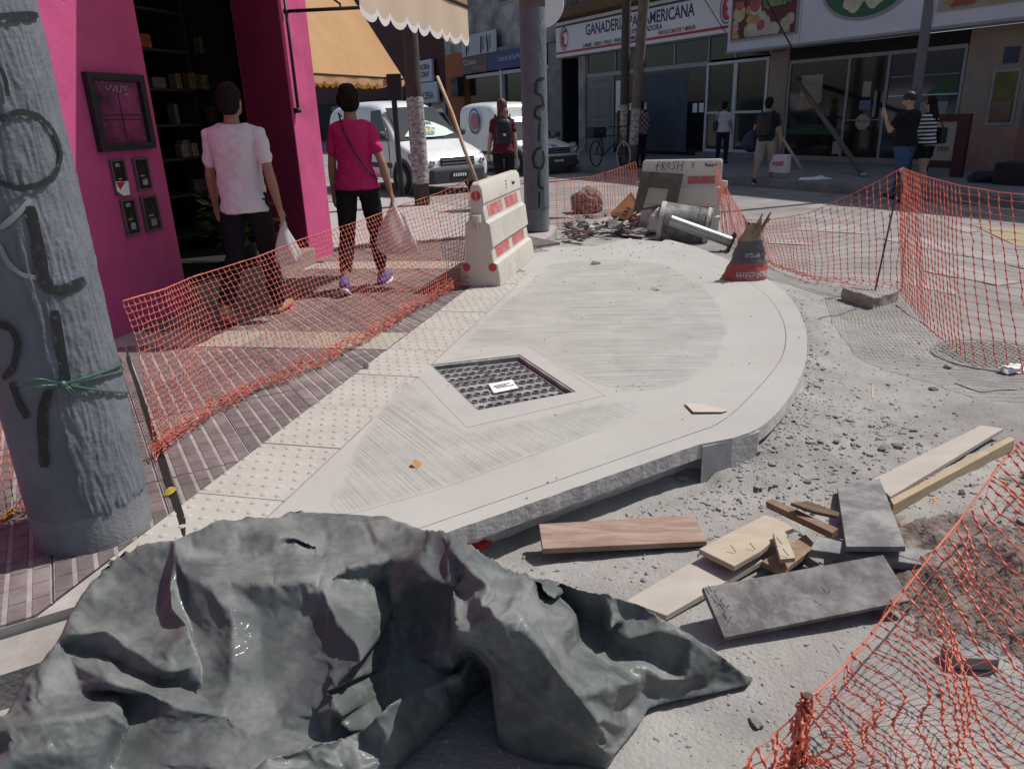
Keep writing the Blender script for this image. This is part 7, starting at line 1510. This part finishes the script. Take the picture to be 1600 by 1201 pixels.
# ---- next buildings to the left
Gb=fthing('agency_building','old stained grey building with a small shop agency below','building')
fb_(Gb,'upper_wall',-17.0,-8.2,.35,8,4.05,10.5,m_old); fb_(Gb,'ledge',-17.0,-8.2,.10,.345,4.03,4.2,m_fgrey); fb_(Gb,'interior',-17,-8.2,2,2.1,0,4,m_int); fb_(Gb,'shop_window',-16.6,-13.3,.25,.28,.3,3.1,m_shopglass); fb_(Gb,'shop_window',-13.1,-9.2,.25,.28,.0,3.1,m_shopglass); fb_(Gb,'pier',-13.3,-13.1,.1,.4,0,3.28,m_alu); fb_(Gb,'pier',-9.2,-8.2,.1,.5,0,4.0,m_fgrey); fb_(Gb,'window_head',-16.8,-9.2,.15,.24,3.1,3.24,m_alu)
wnw=fb_(Gb,'window',-13.6,-12.2,.30,.345,5.9,7.4,m_alug); fb_(wnw,'pane',-13.52,-12.28,.285,.299,5.98,7.32,m_shopglass)
wnw=fb_(Gb,'window',-10.6,-9.4,.30,.345,5.9,7.4,m_alug); fb_(wnw,'pane',-10.52,-9.48,.285,.299,5.98,7.32,m_shopglass)
s1=fthing('shop_sign','brown agency sign reading O.Lentino','sign'); fb_(s1,'panel',-16.95,-14.15,-.05,.09,3.3,4.0,mat('brown_red_sign',(.16,.035,.03),rough=.5,vscale=.5,col2=(.07,.055,.05),detail=1)); text('O.Lentino',.34,'lettering',mat('grey_print2',(.5,.5,.5)),s1,frame((-15.9,-.055,3.78),(1,0,0),(0,-1,0)),bold=.004); text('PROPIEDADES',.19,'lettering',mat('rose_print',(.5,.28,.26)),s1,frame((-15.0,-.055,3.48),(1,0,0),(0,-1,0)),bold=.002)
s2=fthing('shop_sign','blue lottery agency sign beside the brown agency sign','sign'); fb_(s2,'panel',-14.1,-9.3,-.05,.09,3.3,4.02,mat('blue_sign',(.025,.05,.16),rough=.5,var=.2)); text('Loteria de la Provincia',.30,'lettering',mat('pale_print2',(.45,.5,.6)),s2,frame((-11.75,-.055,3.72),(1,0,0),(0,-1,0)),bold=.003); 
bbd=fthing('billboard','pale billboard with black line drawings above the agency signs','billboard'); fb_(bbd,'panel',-16.9,-13.4,.05,.09,4.06,4.95,mat('pale_grey_sheet',(.42,.44,.50),rough=.7,var=.1)); rr=random.Random(2)
for u in (-16.4,-14.9,-14.2):
    mb=MB(); mb.tube([(u,.04,4.1),(u+rr.uniform(-.1,.1),.04,4.8)],.035,5)
    for i in range(6): zz=4.2+.09*i; mb.tube([(u,.04,zz),(u+.2,.04,zz+.06),(u+.35,.04,zz+.14)],.012,4)
    tag(mb.build('drawing',m_ink,bbd),kind='stuff')
Ob=fthing('orange_building','orange painted shop wall left of the agency','building'); fb_(Ob,'wall',-19.0,-17.02,.1,8,0,4.3,mat('orange_wall',(.36,.12,.05),rough=.85,vscale=2,var=.25)); fb_(Ob,'upper_wall',-19.0,-17.02,.12,8,4.305,9,m_old)
nb=fthing('number_box','black box sign with pale figures on the orange wall','sign'); fb_(nb,'box',-17.7,-16.95,-.25,.09,2.35,3.2,m_ink); text('815',.42,'lettering',m_fgrey,nb,frame((-17.3,-.255,2.75),(1,0,0),(0,-1,0)))
Mb_=fthing('maroon_building','dark maroon shop building at the far left of the street','building'); fb_(Mb_,'wall',-75,-19.05,.2,8,2.6,9,mat('maroon_wall',(.075,.025,.03),rough=.85,vscale=2,var=.3)); fb_(Mb_,'shopfront',-75,-19.05,.3,.5,0,2.6,m_int)
for i,(a,m_) in enumerate(((-20.5,m_alug),(-22.6,mat('shutter_grey',(.16,.165,.17),rough=.6,var=.15)),(-25.2,m_fgrey),(-28,m_alug),(-31,m_fgrey),(-34.5,m_alug),(-39,m_fgrey))): fb_(Mb_,'shutter',a-.9,a+.9,.24,.295,.1,2.4,m_)
fb_(Mb_,'green_pillar',-26.9,-26.1,-.05,.28,0,3.2,mat('yellow_green_paint',(.25,.26,.08),rough=.8,var=.2))
for nm,u0,u1,z0_,z1_,tx,m_,lb in (('sign_one',-22.4,-20.2,3.2,4.25,'MERCERIA\n"ACERIA"',.36,'white haberdashery sign, upper of the two beside the wooden pole'),('sign_two',-22.4,-19.7,2.15,3.15,'ACERIA',.50,'white haberdashery sign with black capitals, lower of the two beside the wooden pole')):
    s3=fthing('shop_sign',lb,'sign'); fb_(s3,'panel',u0,u1,-.12,.0,z0_,z1_,mat('pale_blue_white_sign',(.50,.53,.58),rough=.6,var=.06)); text(tx,m_,'lettering',m_ink,s3,frame(((u0+u1)/2,-.125,(z0_+z1_)/2-(.15 if nm=='sign_two' else 0)),(1,0,0),(0,-1,0)),bold=.008)
# ---- street furniture across the street
def post(name,label,cat,base,r0,r1,h,m,lean=(0,0),bands=None,group=None):
    t=thing(name,label,cat,base,0,group); mb=MB(); mb.tube([(lean[0]*f*h,lean[1]*f*h,h*f) for f in (0,.25,.5,.75,1)],[r0+(r1-r0)*f for f in (0,.25,.5,.75,1)],14); mb.build('shaft',m,t,smooth=True); return t
m_wpole=mat('dark_wood_pole',(.085,.065,.055),rough=.9,vscale=4,col2=(.045,.036,.03),stretch=(6,6,1),bump=.4,bscale=40); m_wpole2=mat('grey_wood_pole',(.17,.14,.115),rough=.9,vscale=5,col2=(.10,.08,.068),stretch=(5,5,1),bump=.4,bscale=40); m_peel=mat('peeling_paper',(.50,.47,.45),rough=.9,vscale=14,col2=(.10,.075,.065),stretch=(1,1,1.6),detail=12)
def sleeve_(t,r,z0,z1,m,nm='paper_remains',a0=0,a1=360,lean=(0,0)):
    mb=MB(); n=24; vs=[]; rows=14
    for j in range(rows+1):
        z=z0+(z1-z0)*j/rows
        for i in range(n+1):
            a=rad(a0+(a1-a0)*i/n); rr_=r+.004*noise.noise(Vector((a*4,z*6,2))); vs.append((lean[0]*z+rr_*math.cos(a),lean[1]*z+rr_*math.sin(a),z+(.04*noise.noise(Vector((a*3,j,1))) if j in (0,rows) else 0)))
    mb.add(vs,[(j*(n+1)+i,j*(n+1)+i+1,(j+1)*(n+1)+i+1,(j+1)*(n+1)+i) for j in range(rows) for i in range(n)]); return mb.build(nm,m,t,smooth=True)
p=G(659,320,0); up1=post('wooden_pole','dark wooden utility pole wrapped in peeling white paper in front of the nearer van','pole',(p.x,p.y+.12,0),.135,.11,8,m_wpole); sleeve_(up1,.142,.35,1.75,m_peel)
p=G(628,306,0); tp_=post('thin_post','thin black steel post between the woman in pink and the wooden pole','post',(p.x,p.y,0),.055,.05,2.2,m_blackmetal); mb=MB(); mb.box((-.10,-.06,1.75),(.16,.06,2.2)); mb.build('post_head',m_blackmetal,tp_)
p=G(974,262,0); q1=post('wooden_pole','dark straight wooden pole with a white label strip, left of the pair across the street','pole',(p.x,p.y,0),.12,.10,8,m_wpole,(.004,0)); sleeve_(q1,.124,.55,1.55,m_peel,a0=200,a1=300,lean=(.004,0))
p=G(986,264,0); q2=post('wooden_pole','grey leaning wooden pole with torn bark and labels, right of the pair across the street','pole',(p.x,p.y-.1,0),.12,.14,8,m_wpole2,(.055,0)); sleeve_(q2,.126,.6,1.45,m_peel,a0=200,a1=320,lean=(.055,0))
p=G(1412,290,0); lp_=post('lamp_post','grey steel lamp post on the far kerb behind the man in the black shirt','lamp post',(p.x,p.y,0),.085,.07,7,mat('grey_steel_paint',(.11,.115,.13),rough=.5,var=.15)); mb=MB(); mb.tube([(0,0,6.95),(-.8,.2,7.2),(-1.6,.4,7.25)],.04,8); mb.ball((-1.75,.44,7.22),(.3,.14,.07),12,8); mb.build('lamp_head',m_galv,lp_,smooth=True)
a=G(1350,276,0); u_,z_=facW(1243,122,.05); b=fac(u_,.05,z_); pr_=thing('timber_prop','dark timber prop leaning from the far pavement against the food shop front','prop',a); mb=MB(); mb.tube([Vector((0,0,0)),(b-a)*.86,(b-a)],[.055,.06,.02],8); mb.build('shaft',m_wpole2,pr_,smooth=True); mb=MB(); mb.ball((0,0,.03),(.1,.07,.05),8,6); mb.build('foot',m_galv,pr_)
a=G(1254,266,0); u_,z_=facW(1203,185,1.2); b=fac(u_,1.2,z_); pr_=thing('timber_prop','pale thin timber prop between the man in shorts and the food shop','prop',a); mb=MB(); mb.tube([Vector((0,0,0)),(b-a)],.035,8); mb.build('shaft',m_wood,pr_,smooth=True)
# bicycle
ra=G(931,260,0); fa_=G(974,264,0); bdv=(fa_-ra); wl_=1.05; bdv.normalize(); by=thing('bicycle','dark bicycle with pale front wheel leaning by the wooden poles across the street','bicycle',ra,math.atan2(bdv.y,bdv.x)); wb_=max(.98,(fa_-ra).length)
def wheel(x,m,nm):
    mb=MB(); R=.33; mb.tube([(x+R*math.cos(q),0,R+R*math.sin(q)) for q in np.linspace(0,6.2832,33)],.018,6,cap=False); w=mb.build(nm,m,by,smooth=True); s=MB()
    for q in np.linspace(0,6.2832,17)[:-1]: s.tube([(x,0,R),(x+.32*math.cos(q),0,R+.32*math.sin(q))],.0025,3)
    s.build('spokes',m_galv,w); return w
wheel(0,m_rub,'wheel'); wheel(wb_,mat('pale_tyre',(.42,.42,.41),rough=.7),'wheel')
mb=MB(); 
for a,b in (((0,0,.33),(.42,0,.30)),((0,0,.33),(.30,0,.80)),((.42,0,.30),(.30,0,.86)),((.42,0,.30),(wb_-.20,0,.78)),((.32,0,.78),(wb_-.20,0,.84)),((wb_-.22,0,.95),(wb_,0,.33))): mb.tube([a,b],.017,6)
mb.build('frame',m_blackmetal,by,smooth=True); mb=MB(); mb.ball((.28,0,.90),(.13,.07,.04),10,6); mb.build('saddle',m_ink,by); mb=MB(); mb.tube([(wb_-.22,0,.92),(wb_-.22,0,1.02)],.014,6); mb.tube([(wb_-.30,-.28,1.04),(wb_-.22,0,1.03),(wb_-.30,.28,1.04)],.013,6); mb.build('handlebar',m_blackmetal,by)
cr=thing('crate','dark crate strapped over the rear wheel of the bicycle','crate',ra,math.atan2(bdv.y,bdv.x)); mb=MB(); mb.box((-.22,-.2,.74),(.22,.2,1.02)); bevel(mb.build('box',mat('blue_black_crate',(.02,.025,.04),rough=.7,var=.3),cr),.02)
# menu board
mbd=fthing('menu_board','black chalk menu board with a white header strip outside the butcher shop','board'); fb_(mbd,'board_panel',-2.85,-1.42,-1.2,-1.15,.10,1.42,mat('chalk_board',(.015,.015,.017),rough=.7)); fb_(mbd,'header',-2.85,-1.42,-1.21,-1.14,1.42,1.62,m_signw); text('GANADERIA PANAMERICANA',.105,'lettering',m_navy,mbd,frame((-2.13,-1.213,1.55),(1,0,0),(0,-1,0)),sx=.9); mb=MB(); rr=random.Random(8)
for i in range(8):
    zz=1.30-.14*i; u=-2.75
    while u<-1.6: l=rr.uniform(.06,.2); mb.box((u,-1.204,zz),(u+l,-1.2005,zz+.035)); u+=l+rr.uniform(.03,.09)
mb.build('chalk_writing',mat('grey_chalk',(.10,.10,.105),rough=.9),mbd)
for a in (-2.8,-1.47): fb_(mbd,'leg',a-.02,a+.02,-1.19,-1.16,0,.099,m_ink)
# sale stand on the right
sst=fthing('sale_stand','dark red framed stand with a white board behind the striped woman','stand'); ua=facW(1447,240,2.4)[0]; ub=facW(1508,240,2.4)[0]; st_=ub-ua
fb_(sst,'white_board',ua+.06,ub-.24,-2.4,-2.36,.30,1.0,m_cr)
for nm,a,b,c,d in (('post',ua-.02,ua+.05,.0,1.14),('post',ub-.23,ub,.0,1.14),('rail',ua+.055,ub-.235,1.01,1.14),('rail',ua+.055,ub-.235,.16,.29)): fb_(sst,nm,a,b,-2.42,-2.34,c,d,mat('dark_red_frame',(.07,.012,.014),rough=.6))
text('rtin',.17,'lettering',m_ink,sst,frame((ub-.44,-2.405,.52),(1,0,0),(0,-1,0)))
p=G(1343,284,0); p=G(1347,285,.0); p=G(1543,284,0)
crumple('dark_cloth','dark blue cloth heap lying on the far pavement below the far net','cloth',(p.x,p.y,.06),(.35,.25,.14),mat('dark_blue_cloth',(.03,.035,.06),rough=.9,var=.3),9.3)
p=G(1590,288,0); bx=thing('black_crate','black crate on the far pavement at the right edge','crate',(p.x,p.y,0),FROT); mb=MB(); mb.box((-.3,-.25,0),(.5,.25,.36)); bevel(mb.build('box',m_ink,bx),.02)
# white round sign behind the centre pole
d=ray(846,4); c_=CAM+d*(11.0); ws_=thing('round_sign','white round sign edge showing behind the lettered centre pole','sign',c_); mb=MB(); M=frame((0,0,0),(1,.1,0),(.25,-1,.05)); mb.lathe([(.001,0),(.34,0),(.35,.01),(.34,.02),(.001,.02)],n=32,M=M,cap=False); mb.build('disc',m_white,ws_)
# overhead cables
def cable(label,a,b,sag,r=.012):
    t=thing('cable',label,'cable',a); mb=MB(); A=Vector(a); Bv=Vector(b); mb.tube([ (Bv-A)*f+Vector((0,0,-sag*4*f*(1-f))) for f in np.linspace(0,1,17)],r,5); mb.build('wire',m_ink,t)
u_,z_=facW(1133,50,.25); cable('thin black cable hanging down the butcher shop sign',fac(u_,.25,z_),fac(u_-1.4,.9,z_+2.2),.05); u_,z_=facW(1238,76,.95); cable('black stay wire from the fascia edge above the timber prop',fac(u_,.95,z_),fac(u_-1.2,1.3,z_+1.9),.02,.02)
# road markings: worn white crossing bars and a yellow patch
m_mark=mat('worn_white_marking',(.38,.365,.35),rough=.9,vscale=4,col2=(.29,.27,.26),dust=(.26,.24,.23),dscale=5,damt=.75); m_ymark=mat('worn_yellow_marking',(.33,.265,.15),rough=.9,vscale=4,col2=(.27,.24,.19))
def marking(px,m,nm):
    mb=MB(); P=g2(*px,z=ZR); plate(mb,P,[],lambda x,y: hroad(x,y)+.006,.007); return tag(mb.build(nm,m,road),None)
for px in ([(1255,350),(1340,352),(1352,366),(1245,360)],[(1370,372),(1500,400),(1560,398),(1440,372)],[(1440,386),(1600,420),(1660,412),(1500,384)],[(1440,425),(1560,447),(1600,440),(1500,418)],[(1400,440),(1490,462),(1500,455),(1420,436)],[(1200,372),(1265,378),(1268,384),(1200,380)],[(1480,355),(1510,364),(1530,362),(1500,352)]): marking(px,m_mark,'crossing_bar')
marking([(1520,352),(1640,362),(1680,392),(1590,386)],m_ymark,'yellow_patch')
# joint cracks in the road
for P in ([(1262,515),(1315,492),(1345,478)],[(1400,478),(1450,512),(1490,545)],[(1490,600),(1530,612),(1600,608)]):
    mb=MB(); pts=[G(x,y,ZR) for x,y in P]; pts=[Vector((p.x,p.y,hroad(p.x,p.y)+.001)) for p in pts]; pp=[]
    for a,b in zip(pts,pts[1:]):
        for k_ in range(8): q=a.lerp(b,k_/8); pp.append(q+Vector((noise.noise(q*9)*.02,noise.noise(q*9+Vector((4,0,0)))*.02,hroad(q.x,q.y)-q.z+.001)))
    mb.tube(pp,.004,4); mb.build('crack',m_dark,road)
# kerb of the near side street beyond the pole, seen under the van
